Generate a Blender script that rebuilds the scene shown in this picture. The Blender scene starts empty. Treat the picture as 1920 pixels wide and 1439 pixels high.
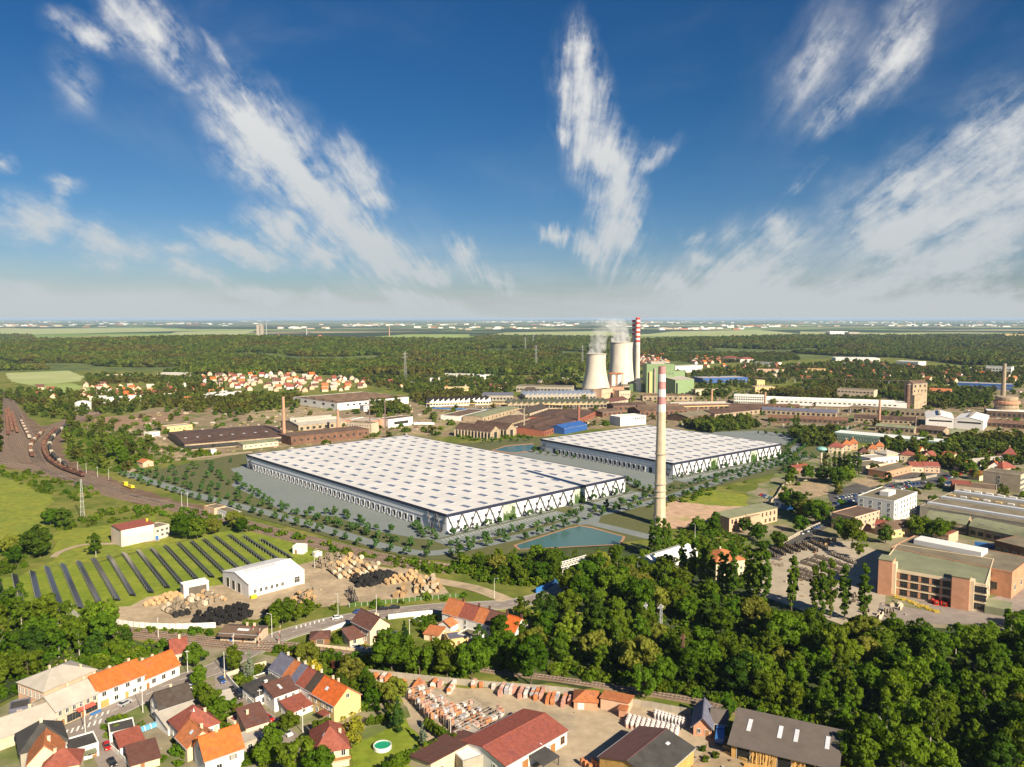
import bpy, math, random
import numpy as np
from math import sin, cos, pi, radians, atan2, sqrt, hypot
from mathutils import Vector, Matrix
random.seed(7); RNG = np.random.default_rng(7)
sc = bpy.context.scene
COL = sc.collection
# ---------------------------------------------------------------- camera
F, CX, CY, HZ, CH = 1461.0, 960.0, 719.5, 597.0, 120.0
TH = math.atan((CY-HZ)/F)
cam_d = bpy.data.cameras.new('camera'); cam = bpy.data.objects.new('camera', cam_d); COL.objects.link(cam)
cam.location = (0, 0, CH); cam.rotation_euler = (pi/2-TH, 0, 0)
cam_d.sensor_width = 36; cam_d.lens = 36*F/1920; cam_d.clip_start = 1; cam_d.clip_end = 200000
sc.camera = cam
# ---------------------------------------------------------------- sun direction, exposure
SUN_AZ, SUN_EL = radians(35), radians(32)          # azimuth measured from "behind the camera" towards the right
SUN = Vector((sin(SUN_AZ)*cos(SUN_EL), -cos(SUN_AZ)*cos(SUN_EL), sin(SUN_EL)))
sl = bpy.data.lights.new('sun', 'SUN'); sl.energy = 4.7; sl.angle = radians(.5); sl.color = (1, .87, .66)
so = bpy.data.objects.new('sun', sl); COL.objects.link(so); so.rotation_euler = SUN.to_track_quat('Z', 'Y').to_euler(); so.location = (300, -300, 600)
sc.view_settings.view_transform = 'Standard'; sc.view_settings.look = 'None'; sc.view_settings.exposure = 1.05; sc.view_settings.gamma = 1
sc.render.engine = 'CYCLES'; sc.cycles.use_denoising = True; sc.cycles.max_bounces = 6; sc.cycles.diffuse_bounces = 3
sc.cycles.glossy_bounces = 2; sc.cycles.transmission_bounces = 3; sc.cycles.transparent_max_bounces = 6; sc.cycles.volume_bounces = 2
sc.cycles.use_adaptive_sampling = True; sc.cycles.adaptive_threshold = .015; sc.cycles.caustics_reflective = False; sc.cycles.caustics_refractive = False
# ---------------------------------------------------------------- node helper
class NT:
    def __init__(s, nt): s.nt = nt
    def n(s, t, **k):
        x = s.nt.nodes.new(t)
        for a, b in k.items():
            if hasattr(x, a): setattr(x, a, b)
        return x
    def l(s, a, b): s.nt.links.new(a, b)
    def put(s, sock, v):
        if hasattr(v, 'is_output'): s.l(v, sock)
        else: sock.default_value = v
    def m(s, op, a, b=None, c=None, clamp=False):
        x = s.nt.nodes.new('ShaderNodeMath'); x.operation = op; x.use_clamp = clamp
        s.put(x.inputs[0], a)
        if b is not None: s.put(x.inputs[1], b)
        if c is not None: s.put(x.inputs[2], c)
        return x.outputs[0]
    def vm(s, op, a, b=None, sc=None):
        x = s.nt.nodes.new('ShaderNodeVectorMath'); x.operation = op
        s.put(x.inputs[0], a)
        if b is not None: s.put(x.inputs[1], b)
        if sc is not None: s.put(x.inputs['Scale'], sc)
        return x.outputs['Value'] if op in ('DOT_PRODUCT', 'LENGTH', 'DISTANCE') else x.outputs[0]
    def xyz(s, x, y, z):
        c = s.nt.nodes.new('ShaderNodeCombineXYZ')
        for i, v in enumerate((x, y, z)): s.put(c.inputs[i], v)
        return c.outputs[0]
    def sep(s, v):
        c = s.nt.nodes.new('ShaderNodeSeparateXYZ'); s.l(v, c.inputs[0]); return c.outputs
    def noise(s, vec, scale, detail=4, rough=.55, dist=0):
        x = s.nt.nodes.new('ShaderNodeTexNoise'); s.l(vec, x.inputs['Vector'])
        x.inputs['Scale'].default_value = scale; x.inputs['Detail'].default_value = detail
        x.inputs['Roughness'].default_value = rough; x.inputs['Distortion'].default_value = dist
        return x
    def step(s, v, lo, hi, a=0., b=1.):
        x = s.nt.nodes.new('ShaderNodeMapRange'); x.interpolation_type = 'SMOOTHSTEP'
        s.put(x.inputs[0], v); s.put(x.inputs[1], lo); s.put(x.inputs[2], hi); s.put(x.inputs[3], a); s.put(x.inputs[4], b)
        return x.outputs[0]
    def mix(s, f, a, b, mode='MIX'):
        x = s.nt.nodes.new('ShaderNodeMix'); x.data_type = 'RGBA'; x.blend_type = mode
        s.put(x.inputs[0], f)
        for i, v in ((6, a), (7, b)):
            if isinstance(v, (tuple, list)) and len(v) == 3: v = (*v, 1)
            s.put(x.inputs[i], v)
        return x.outputs[2]
# ---------------------------------------------------------------- world: sky and cirrus
world = bpy.data.worlds.new('World'); sc.world = world; world.use_nodes = True
W = NT(world.node_tree); world.node_tree.nodes.clear()
sky = W.n('ShaderNodeTexSky'); sky.sky_type = 'NISHITA'; sky.sun_disc = False
sky.sun_elevation = SUN_EL; sky.sun_rotation = atan2(SUN.x, SUN.y); sky.altitude = 300; sky.air_density = 1.0; sky.dust_density = .8; sky.ozone_density = 3.0
SKY_STRENGTH = .06
tc = W.n('ShaderNodeTexCoord'); D = tc.outputs['Generated']
dx, dy, dz = W.sep(D)
az = W.m('MULTIPLY', W.m('ARCTAN2', dx, dy), 180/pi)
el = W.m('MULTIPLY', W.m('ARCSINE', dz), 180/pi)
AE = W.xyz(az, el, 0.)
n1 = W.noise(AE, .16, 3, .6); fx, fy = W.m('ADD', az, -2.), W.m('ADD', el, 9.)
ang = W.m('MULTIPLY', W.m('ARCTAN2', fy, fx), 57.3); rad = W.m('SQRT', W.m('ADD', W.m('MULTIPLY', fx, fx), W.m('MULTIPLY', fy, fy)))
n2 = W.noise(W.xyz(W.m('MULTIPLY', ang, .34), W.m('MULTIPLY', rad, .3), 0.), .95, 4, .66)
w1 = W.vm('SCALE', W.vm('SUBTRACT', n1.outputs['Color'], (.5, .5, .5)), sc=3.6)
w2 = W.vm('SCALE', W.vm('SUBTRACT', n2.outputs['Color'], (.5, .5, .5)), sc=1.8)
P0 = W.vm('MULTIPLY', W.vm('ADD', AE, W.vm('ADD', w1, w2)), (1, 1, 0))
def pix_ae(px, py):                      # a photograph pixel as a compass direction of the sky
    x, u = (px-CX)/F, (CY-py)/F
    d = Vector((x, cos(TH)+u*sin(TH), -sin(TH)+u*cos(TH))).normalized()
    return math.degrees(atan2(d.x, d.y)), math.degrees(math.asin(d.z))
# cloud wisps: x0,y0,x1,y1, half width in degrees at either end, density
STROKES = [
 (440,140,480,200,.5,1.2,.55),(450,205,560,320,2.6,2.4,1.),(560,320,640,420,2.2,1.5,1.),(640,420,760,500,1.5,.9,1.1),(760,500,840,518,.9,.4,.85),(380,80,450,150,.3,.6,.35),(620,340,660,350,1.,1.,.5),
 (650,290,690,370,1.3,1.1,.75),(690,370,705,390,.9,.6,.7),
 (120,40,220,75,.5,1.3,.7),(250,20,310,85,1.4,1.6,.8),(300,95,330,90,.8,.5,.7),(130,130,150,170,1.2,1.2,.35),(330,150,390,160,.5,.4,.3),
 (0,395,140,435,1.0,1.6,.8),(140,435,260,470,1.5,1.,.7),(260,470,380,475,.9,.3,.5),(90,345,150,345,.5,.5,.5),(110,350,110,380,.6,.8,.5),
 (380,432,520,478,.5,1.,.9),(480,400,560,460,.6,1.3,.85),(560,460,640,495,1.2,.6,.85),
 (320,505,440,530,.4,.9,.7),(440,530,540,545,.8,.3,.6),(600,550,640,570,.4,.5,.5),(700,540,860,575,.8,.3,.6),(640,500,700,530,.8,1.,.35),
 (855,460,880,505,.3,1.,.7),(880,505,960,535,.8,.2,.6),
 (1080,70,1090,130,.9,1.5,.75),(1090,130,1105,240,1.6,1.9,.9),(1105,240,1150,330,2.1,1.9,1.),(1150,330,1160,420,1.8,1.7,.95),(1160,420,1150,470,1.7,1.8,.85),(1185,400,1195,440,.8,.5,.7),
 (1020,440,1080,455,.4,.8,.75),(1080,455,1150,480,.8,1.,.8),(1180,320,1260,262,.8,.4,.65),(1045,235,1060,265,.4,.8,.6),
 (1150,490,1200,520,.8,.6,.4),(1230,525,1300,550,.5,1.,.6),(1300,550,1340,560,1.,.6,.5),
 (1290,440,1330,445,.7,.5,.5),(1280,490,1360,480,.6,.8,.5),(1300,530,1480,470,2.2,2.6,.55),(1450,420,1460,450,.4,1.2,.5),(1400,470,1520,440,1.4,.6,.55),
 (1470,370,1530,322,.5,.2,.45),(1520,250,1620,170,.5,1.2,.45),(1620,170,1730,0,1.,1.6,.5),(1500,200,1560,40,1.5,2.4,.3),
 (1630,420,1720,450,2.,2.6,.7),(1620,400,1800,300,1.5,2.6,.45),(1800,300,1960,250,3.,3.6,.5),(1720,470,1950,330,2.6,3.2,.5),(1560,545,1700,540,1.2,1.5,.4),(1700,540,1940,480,2.4,3.5,.45),(1720,590,1960,560,1.5,1.8,.4),
 (0,555,160,580,.7,1.0,.55),(160,580,320,595,.9,.5,.5),(0,285,20,300,.5,.6,.6),
]
dens = None
for (x0, y0, x1, y1, r0, r1, k) in STROKES:
    a = pix_ae(x0, y0); b = pix_ae(x1, y1)
    mp = W.n('ShaderNodeMapping'); mp.vector_type = 'TEXTURE'; W.l(P0, mp.inputs['Vector']); rm = (r0+r1)/2
    mp.inputs['Location'].default_value = ((a[0]+b[0])/2, (a[1]+b[1])/2, 0); mp.inputs['Rotation'].default_value = (0, 0, atan2(b[1]-a[1], b[0]-a[0]))
    mp.inputs['Scale'].default_value = (hypot(b[0]-a[0], b[1]-a[1])*.66+rm*1.5, rm*1.7, 1)
    gt = W.n('ShaderNodeTexGradient'); gt.gradient_type = 'SPHERICAL'; W.l(mp.outputs[0], gt.inputs[0])
    g = W.m('MULTIPLY', W.m('POWER', gt.outputs['Fac'], 1.25), k*1.45)
    dens = g if dens is None else W.m('MAXIMUM', dens, g)
# ice-crystal fibres: parallel streaks of the high wind, seen converging towards the horizon ahead
fib = W.noise(W.vm('ADD', W.xyz(W.m('MULTIPLY', ang, .42), W.m('MULTIPLY', rad, .13), 0.), W.vm('SCALE', w2, sc=.35)), .8, 5, .62)
fib2 = W.noise(W.vm('ADD', AE, w2), .55, 4, .6)
fine = W.m('ADD', W.m('MULTIPLY', fib.outputs['Fac'], 1.0), W.m('MULTIPLY', fib2.outputs['Fac'], .8))      # about .9 on average
dens = W.m('MULTIPLY', W.m('ADD', dens, W.m('MULTIPLY', W.m('SUBTRACT', fine, .95), W.step(dens, 0., .45, 0., 1.7))), 1.2)
dens = W.m('MAXIMUM', dens, 0.)
# thin general cirrus over the whole sky and a pale veil low down
gen = W.noise(W.vm('MULTIPLY', D, (5., 5., 9.)), .8, 5, .6, .5)
thin = W.m('MULTIPLY', W.step(gen.outputs['Fac'], .46, .78), .2)
veiln = W.noise(W.vm('MULTIPLY', AE, (.06, .5, 0)), 1., 3, .6)
veil = W.m('ADD', W.m('MULTIPLY', W.step(el, 0., 8., .55, 0.), W.step(veiln.outputs['Fac'], .32, .68, .2, 1.)), W.step(el, .0, 2.8, 1.0, 0.))
broad = None                             # wide soft sheets of ice haze
for (x0, y0, x1, y1, r, k) in [(1560,560,2000,280,7.,.48),(1480,200,1800,-60,5.,.3),(1180,560,1640,500,3.4,.5),(-80,540,420,590,2.2,.45),(560,420,1080,540,3.,.22),(20,180,520,300,5.,.2),(420,230,760,500,3.2,.3)]:
    a = pix_ae(x0, y0); b = pix_ae(x1, y1); mp = W.n('ShaderNodeMapping'); mp.vector_type = 'TEXTURE'; W.l(P0, mp.inputs['Vector'])
    mp.inputs['Location'].default_value = ((a[0]+b[0])/2, (a[1]+b[1])/2, 0); mp.inputs['Rotation'].default_value = (0, 0, atan2(b[1]-a[1], b[0]-a[0])); mp.inputs['Scale'].default_value = (hypot(b[0]-a[0], b[1]-a[1])*.62+r, r, 1)
    gt = W.n('ShaderNodeTexGradient'); gt.gradient_type = 'SPHERICAL'; W.l(mp.outputs[0], gt.inputs[0]); g = W.m('MULTIPLY', gt.outputs['Fac'], k); broad = g if broad is None else W.m('ADD', broad, g)
broad = W.m('MULTIPLY', broad, W.m('MULTIPLY_ADD', fib.outputs['Fac'], 1.6, .15))
alpha = W.m('ADD', W.m('ADD', W.m('ADD', dens, broad), thin), W.m('MULTIPLY', veil, .9), clamp=False)
alpha = W.step(alpha, -.05, 1.4, 0., .95)
hs = W.n('ShaderNodeHueSaturation'); hs.inputs['Saturation'].default_value = 1.3; hs.inputs['Value'].default_value = .57; W.l(sky.outputs[0], hs.inputs['Color'])
cloudc = W.mix(W.step(el, 0., 22.), (4.5, 4.85, 5.05), (6.9, 6.8, 6.6))
blue = W.mix(1., hs.outputs[0], W.mix(W.step(el, 1., 15.), (.90, .95, 1.12), (.54, .80, .97)), 'MULTIPLY')
skyc = W.mix(alpha, blue, cloudc)
bg = W.n('ShaderNodeBackground'); bg.inputs['Strength'].default_value = SKY_STRENGTH; W.l(skyc, bg.inputs['Color'])
wo = W.n('ShaderNodeOutputWorld'); W.l(bg.outputs[0], wo.inputs['Surface'])
world.cycles.sampling_method = 'MANUAL'; world.cycles.sample_map_resolution = 512
# ---------------------------------------------------------------- pixels to places
def G(px, py, z=0.):
    x, u = (px-CX)/F, (CY-py)/F
    d = (x, cos(TH)+u*sin(TH), -sin(TH)+u*cos(TH)); t = (z-CH)/d[2]
    return Vector((d[0]*t, d[1]*t, z))
def PXY(p):                              # world points (n,3) to pixels
    p = np.asarray(p, float); z = p[:, 2]-CH
    f = p[:, 1]*cos(TH)-z*sin(TH); u = p[:, 1]*sin(TH)+z*cos(TH)
    return np.stack([CX+F*p[:, 0]/f, CY-F*u/f], 1)
def inside(pts, poly):
    pts = np.asarray(pts); x, y = pts[:, 0], pts[:, 1]; c = np.zeros(len(pts), bool); n = len(poly)
    for i in range(n):
        (x1, y1), (x2, y2) = poly[i], poly[(i+1) % n]
        k = ((y1 > y) != (y2 > y)) & (x < (x2-x1)*(y-y1)/((y2-y1) or 1e-9)+x1); c ^= k
    return c
# ---------------------------------------------------------------- materials
MATS = {}
def mat(name, col, rough=.85, var=.14, scale=.5, col2=None, k2=.5, s2=.08, rnd=0., spec=.3, metal=0., bump=0., sharp=.12, leafy=False, coord='pos', aniso=None):
    if name in MATS: return MATS[name]
    m = bpy.data.materials.new(name); m.use_nodes = True; t = NT(m.node_tree); m.node_tree.nodes.clear()
    b = t.n('ShaderNodeBsdfPrincipled'); o = t.n('ShaderNodeOutputMaterial'); t.l(b.outputs[0], o.inputs[0])
    if coord == 'pos': P = t.n('ShaderNodeNewGeometry').outputs['Position']
    else: P = t.n('ShaderNodeTexCoord').outputs['Object']
    if aniso: P = t.vm('MULTIPLY', P, aniso)
    na = t.noise(P, scale, 5, .65)
    nb = t.noise(P, s2, 5, .6)
    c = (*col, 1)
    if col2:
        c = t.mix(t.step(nb.outputs['Fac'], k2-sharp, k2+sharp), col, col2)
    f = t.m('MULTIPLY_ADD', t.m('SUBTRACT', na.outputs['Fac'], .5), 2*var/.35*.5*2, 1.)
    f = t.m('MULTIPLY', f, t.m('MULTIPLY_ADD', t.m('SUBTRACT', nb.outputs['Fac'], .5), var*2, 1.))
    if rnd:
        oi = t.n('ShaderNodeObjectInfo'); f = t.m('MULTIPLY', f, t.m('MULTIPLY_ADD', oi.outputs['Random'], 2*rnd, 1-rnd))
    cc = t.mix(1., c, t.xyz(f, f, f), 'MULTIPLY')
    t.l(cc, b.inputs['Base Color']); b.inputs['Roughness'].default_value = rough; b.inputs['Specular IOR Level'].default_value = spec; b.inputs['Metallic'].default_value = metal
    if bump:
        bp = t.n('ShaderNodeBump'); bp.inputs['Strength'].default_value = bump; bp.inputs['Distance'].default_value = .1; t.l(na.outputs['Fac'], bp.inputs['Height']); t.l(bp.outputs[0], b.inputs['Normal'])
    MATS[name] = m; return m
def leafmat(name, a, b2, tr=.25, rnd=.25, patchy=None):
    m = bpy.data.materials.new(name); m.use_nodes = True; t = NT(m.node_tree); m.node_tree.nodes.clear()
    o = t.n('ShaderNodeOutputMaterial'); oi = t.n('ShaderNodeObjectInfo'); ge = t.n('ShaderNodeNewGeometry')
    c = t.mix(oi.outputs['Random'], a, b2)
    if patchy: c = t.mix(t.step(t.noise(ge.outputs['Position'], .006, 4, .6).outputs['Fac'], .48, .62, 0., .85), c, patchy)
    isl = ge.outputs['Random Per Island']
    f = t.m('MULTIPLY', t.m('MULTIPLY_ADD', isl, .5, .75), t.m('MULTIPLY_ADD', t.m('FRACT', t.m('MULTIPLY', oi.outputs['Random'], 7.3)), 2*rnd, 1-rnd))
    ns = t.noise(ge.outputs['Position'], .03, 2, .5)
    f = t.m('MULTIPLY', f, t.m('MULTIPLY_ADD', ns.outputs['Fac'], .7, .65))
    c = t.mix(1., c, t.xyz(f, f, t.m('MULTIPLY', f, .9)), 'MULTIPLY')
    d = t.n('ShaderNodeBsdfDiffuse'); t.l(c, d.inputs[0]); tl = t.n('ShaderNodeBsdfTranslucent')
    t.l(t.mix(1., c, (1.35, 1.4, .5), 'MULTIPLY'), tl.inputs[0])
    ms = t.n('ShaderNodeMixShader'); ms.inputs[0].default_value = tr; t.l(d.outputs[0], ms.inputs[1]); t.l(tl.outputs[0], ms.inputs[2]); t.l(ms.outputs[0], o.inputs[0])
    MATS[name] = m; return m
def M(n): return MATS[n]
# ---------------------------------------------------------------- mesh builder
class MB:
    def __init__(s): s.v = []; s.f = []; s.mi = []
    def face(s, pts, mi=0):
        i = len(s.v); s.v += [tuple(p) for p in pts]; s.f.append(tuple(range(i, i+len(pts)))); s.mi.append(mi); return s
    def box(s, x0, y0, z0, x1, y1, z1, mi=0):
        i = len(s.v); s.v += [(x, y, z) for z in (z0, z1) for x, y in ((x0, y0), (x1, y0), (x1, y1), (x0, y1))]
        for q in ((3, 2, 1, 0), (4, 5, 6, 7), (0, 1, 5, 4), (1, 2, 6, 5), (2, 3, 7, 6), (3, 0, 4, 7)):
            s.f.append(tuple(i+k for k in q)); s.mi.append(mi)
        return s
    def bar(s, p, q, w, h=None, mi=0):       # box beam from p to q
        p, q = Vector(p), Vector(q); h = h or w; d = (q-p).normalized()
        up = Vector((0, 0, 1)) if abs(d.z) < .99 else Vector((0, 1, 0))
        a = d.cross(up).normalized()*w/2; b = a.cross(d).normalized()*h/2; i = len(s.v)
        for c in (p, q): s.v += [tuple(c-a-b), tuple(c+a-b), tuple(c+a+b), tuple(c-a+b)]
        for k in ((3, 2, 1, 0), (4, 5, 6, 7), (0, 1, 5, 4), (1, 2, 6, 5), (2, 3, 7, 6), (3, 0, 4, 7)):
            s.f.append(tuple(i+j for j in k)); s.mi.append(mi)
        return s
    def lathe(s, prof, n=16, c=(0, 0), mi=0, cap=True):   # prof: (r,z) list or (r,z,mi of the band above)
        i = len(s.v)
        for pr in prof:
            for k in range(n): s.v.append((c[0]+pr[0]*cos(2*pi*k/n), c[1]+pr[0]*sin(2*pi*k/n), pr[1]))
        for j in range(len(prof)-1):
            m_ = prof[j][2] if len(prof[j]) > 2 else mi
            for k in range(n): s.f.append((i+j*n+k, i+j*n+(k+1) % n, i+(j+1)*n+(k+1) % n, i+(j+1)*n+k)); s.mi.append(m_)
        if cap:
            s.f.append(tuple(i+k for k in range(n-1, -1, -1))); s.mi.append(mi)
            s.f.append(tuple(i+(len(prof)-1)*n+k for k in range(n))); s.mi.append(mi)
        return s
    def tube(s, p, q, r, r2=None, n=6, mi=0):
        p, q = Vector(p), Vector(q); r2 = r if r2 is None else r2; d = (q-p).normalized()
        up = Vector((0, 0, 1)) if abs(d.z) < .95 else Vector((0, 1, 0)); a = d.cross(up).normalized(); b = a.cross(d); i = len(s.v)
        for c, rr in ((p, r), (q, r2)):
            for k in range(n): s.v.append(tuple(c+(a*cos(2*pi*k/n)+b*sin(2*pi*k/n))*rr))
        for k in range(n): s.f.append((i+k, i+(k+1) % n, i+n+(k+1) % n, i+n+k)); s.mi.append(mi)
        s.f.append(tuple(i+k for k in range(n-1, -1, -1))); s.mi.append(mi); s.f.append(tuple(i+n+k for k in range(n))); s.mi.append(mi)
        return s
    def extr(s, prof, a0, a1, axis='x', mi=0):   # closed profile (t,z) extruded along x or y
        n = len(prof); i = len(s.v)
        for a in (a0, a1): s.v += [((a, t, z) if axis == 'x' else (t, a, z)) for t, z in prof]
        for k in range(n): s.f.append((i+k, i+(k+1) % n, i+n+(k+1) % n, i+n+k)); s.mi.append(mi)
        s.f.append(tuple(i+k for k in range(n-1, -1, -1))); s.mi.append(mi); s.f.append(tuple(i+n+k for k in range(n))); s.mi.append(mi)
        return s
    def mesh(s, name, mats, smooth=False):
        me = bpy.data.meshes.new(name); me.from_pydata(s.v, [], s.f)
        for m_ in (mats if isinstance(mats, (list, tuple)) else [mats]): me.materials.append(M(m_) if isinstance(m_, str) else m_)
        if any(s.mi): me.polygons.foreach_set('material_index', s.mi)
        if smooth: me.polygons.foreach_set('use_smooth', [True]*len(s.f))
        me.update(); return me
    def obj(s, name, mats, parent=None, smooth=False, fix=True):
        return link(name, s.mesh(name, mats, smooth), parent)
def link(name, data, parent=None, loc=None, rz=None, scale=None):
    o = bpy.data.objects.new(name, data); COL.objects.link(o)
    if parent: o.parent = parent
    if loc is not None: o.location = loc
    if rz: o.rotation_euler = (0, 0, rz)
    if scale is not None: o.scale = scale if isinstance(scale, (tuple, list)) else (scale,)*3
    return o
def tag(o, label, cat, group=None):
    o['label'] = label; o['category'] = cat
    if group: o['group'] = group
    return o
def thing(name, label, cat, loc=(0, 0, 0), rz=0., group=None, scale=None):
    return tag(link(name, None, None, loc, rz, scale), label, cat, group)
def kind(o, k): o['kind'] = k; return o
# ---------------------------------------------------------------- surface materials
for a in [
 ('lawn', (.15,.205,.013), .95, .22, .35, (.185,.22,.02), .5, .05), ('meadow', (.22,.235,.024), .95, .28, .25, (.15,.185,.02), .5, .06),
 ('drymeadow', (.24,.23,.055), .95, .2, .3, (.15,.18,.03), .56, .08), ('scrub', (.085,.12,.024), .95, .35, .12, (.15,.155,.045), .55, .03),
 ('sitelawn', (.105,.108,.04), .95, .15, .4, (.09,.10,.037), .5, .05), ('forestfloor', (.035,.055,.014), .95, .4, .1, (.06,.075,.02), .55, .03),
 ('gravel', (.42,.325,.215), .95, .16, .35, (.29,.225,.15), .52, .06), ('tileyard', (.40,.32,.22), .95, .14, .3, (.24,.20,.145), .55, .07), ('dirt', (.34,.25,.16), .95, .25, .15, (.16,.17,.045), .56, .035),
 ('redearth', (.28,.17,.11), .95, .25, .1, (.19,.15,.07), .55, .04), ('pinkearth', (.46,.31,.21), .95, .2, .2, (.24,.23,.06), .62, .06),
 ('industrial', (.25,.185,.115), .95, .3, .09, (.12,.13,.04), .56, .022), ('yardearth', (.15,.095,.062), .95, .3, .12, (.17,.12,.085), .55, .05), ('ballast', (.21,.145,.10), .95, .3, .25, (.17,.115,.08), .55, .06),
 ('asphalt', (.23,.19,.165), .9, .12, .4, (.265,.225,.20), .5, .07), ('darkasphalt', (.075,.07,.068), .9, .2, .4, (.10,.095,.09), .5, .07), ('siteroad', (.175,.20,.20), .85, .07, .4, (.19,.21,.21), .5, .05),
 ('apron', (.175,.20,.195), .8, .04, .3, (.19,.212,.206), .5, .02), ('kerb', (.42,.40,.34), .9, .1, .5, None, .5, .1), ('paint', (.75,.73,.68), .8, .1, .6, None, .5, .1),
 ('field', (.22,.30,.06), .95, .12, .01, (.27,.33,.10), .5, .004), ('palefield', (.30,.35,.13), .95, .1, .01, (.34,.36,.16), .5, .004), ('pondbank', (.36,.20,.12), .95, .15, .5, None, .5, .1),
 ('townground', (.26,.22,.15), .95, .25, .12, (.11,.14,.035), .52, .045), ('paving', (.40,.34,.26), .95, .12, .4, (.33,.28,.21), .5, .1), ('path', (.36,.28,.19), .95, .15, .4, None, .5, .1)]:
    mat(a[0], a[1], a[2], a[3], a[4], a[5], a[6], a[7])
def water(name, col, ro=.06, sp=.6):
    m = bpy.data.materials.new(name); m.use_nodes = True; t = NT(m.node_tree); b = m.node_tree.nodes['Principled BSDF']
    b.inputs['Base Color'].default_value = (*col, 1); b.inputs['Roughness'].default_value = ro; b.inputs['Specular IOR Level'].default_value = sp
    P = t.n('ShaderNodeNewGeometry').outputs['Position']; nz = t.noise(P, .5, 3, .6); bp = t.n('ShaderNodeBump'); bp.inputs['Strength'].default_value = .15; bp.inputs['Distance'].default_value = .1
    t.l(nz.outputs['Fac'], bp.inputs['Height']); t.l(bp.outputs[0], b.inputs['Normal']); MATS[name] = m
water('pondwater', (.06,.135,.125), .22, .3); water('poolwater', (.02,.30,.16)); water('bluewater', (.12,.32,.45))
# ---------------------------------------------------------------- the open country: one sheet to the horizon
def country_material():
    m = bpy.data.materials.new('country'); m.use_nodes = True; t = NT(m.node_tree); b = m.node_tree.nodes['Principled BSDF']
    P = t.n('ShaderNodeNewGeometry').outputs['Position']; x, y, z = t.sep(P)
    near = t.mix(t.step(t.noise(P, .03, 5, .6).outputs['Fac'], .42, .6), (.105,.135,.022), (.185,.18,.045))
    nn = t.noise(P, .15, 5, .7).outputs['Fac']; near = t.mix(1., near, t.xyz(*[t.m('MULTIPLY_ADD', nn, 1.1, .45)]*3), 'MULTIPLY')
    # land use of the far plain: long fields, woods and villages
    wn = t.noise(t.vm('MULTIPLY', P, (.0003, .0003, 0)), 1., 4, .5).outputs['Color']
    q = t.vm('ADD', t.vm('MULTIPLY', P, (.00055, .0010, 0)), t.vm('SCALE', wn, sc=.9))
    v = t.n('ShaderNodeTexVoronoi'); t.l(q, v.inputs['Vector']); v.inputs['Scale'].default_value = 1.6
    r, g, bb = t.sep(v.outputs['Color'])
    fld = t.mix(g, (.16,.25,.05), (.33,.36,.15))
    fld = t.mix(t.step(bb, .72, .76), fld, (.36,.30,.17))
    far = t.mix(t.step(r, .46, .5), fld, (.03,.05,.016))
    wood = t.step(t.noise(t.vm('MULTIPLY', P, (.0004, .0008, 0)), 1., 6, .62).outputs['Fac'], .53, .57)
    far = t.mix(wood, far, (.03,.048,.018))
    spk = t.noise(P, .012, 3, .6).outputs['Fac']; far = t.mix(1., far, t.xyz(*[t.m('MULTIPLY_ADD', spk, .9, .55)]*3), 'MULTIPLY')
    c = t.mix(t.step(y, 4300., 4700.), near, far)
    t.l(c, b.inputs['Base Color']); b.inputs['Roughness'].default_value = 1; b.inputs['Specular IOR Level'].default_value = 0.1; MATS['country'] = m
country_material()
g = MB(); S = 70000
g.face([(-S, -3000, 0), (S, -3000, 0), (S, S, 0), (-S, S, 0)]); kind(g.obj('ground', 'country'), 'structure')
ZL = [.012]
def nextz(step=.006): ZL[0] += step; return ZL[0]
NATURAL = {'meadow', 'drymeadow', 'lawn', 'forestfloor', 'redearth', 'dirt', 'pinkearth', 'industrial', 'townground', 'tileyard', 'gravel', 'palefield', 'field', 'yardearth'}
def patch(name, pts, m, z=None, px=True, k='structure', parent=None):
    z = nextz() if z is None else z
    w = [G(*p) if px else Vector((*p, 0)) for p in pts]
    if m in NATURAL:                     # ragged natural outline
        rr = random.Random(len(pts)*31+int(w[0].x)); q = []
        for i in range(len(w)):
            a_, b_ = w[i], w[(i+1) % len(w)]; L = (b_-a_).length; n = max(1, min(40, int(L/5))); s_ = Vector((-(b_-a_).y, (b_-a_).x, 0)).normalized(); d = 0.
            for j_ in range(n): d = d*.6+rr.uniform(-1.6, 1.6)*min(1.6, L/20); q.append(a_.lerp(b_, j_/n)+s_*(d if j_ else 0))
        w = q
    b = MB(); b.face([(p.x, p.y, z) for p in w])
    import bmesh
    me = b.mesh(name, m); bm = bmesh.new(); bm.from_mesh(me); bmesh.ops.triangulate(bm, faces=bm.faces[:]); bm.to_mesh(me); bm.free()
    o = link(name, me, parent)
    return kind(o, k) if k else o
def smooth(pts, n=8):
    out = []; P_ = [pts[0]]+list(pts)+[pts[-1]]
    for i in range(1, len(P_)-2):
        p0, p1, p2, p3 = P_[i-1:i+3]
        for j in range(n):
            t = j/n; out.append(.5*((2*p1)+(p2-p0)*t+(2*p0-5*p1+4*p2-p3)*t*t+(3*p1-p0-3*p2+p3)*t**3))
    return out+[pts[-1]]
def path_w(pts, n=8): return smooth([G(*p) for p in pts], n)
def offs(w, d):
    o = []
    for i, p in enumerate(w):
        a = w[max(i-1, 0)]; b = w[min(i+1, len(w)-1)]; t = (b-a); t.z = 0; t.normalize(); o.append(p+Vector((t.y, -t.x, 0))*d)
    return o
def strip(b, w, d0, d1, z, mi=0):
    l, r = offs(w, d0), offs(w, d1)
    for i in range(len(w)-1): b.face([(l[i].x, l[i].y, z), (r[i].x, r[i].y, z), (r[i+1].x, r[i+1].y, z), (l[i+1].x, l[i+1].y, z)], mi)
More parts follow.
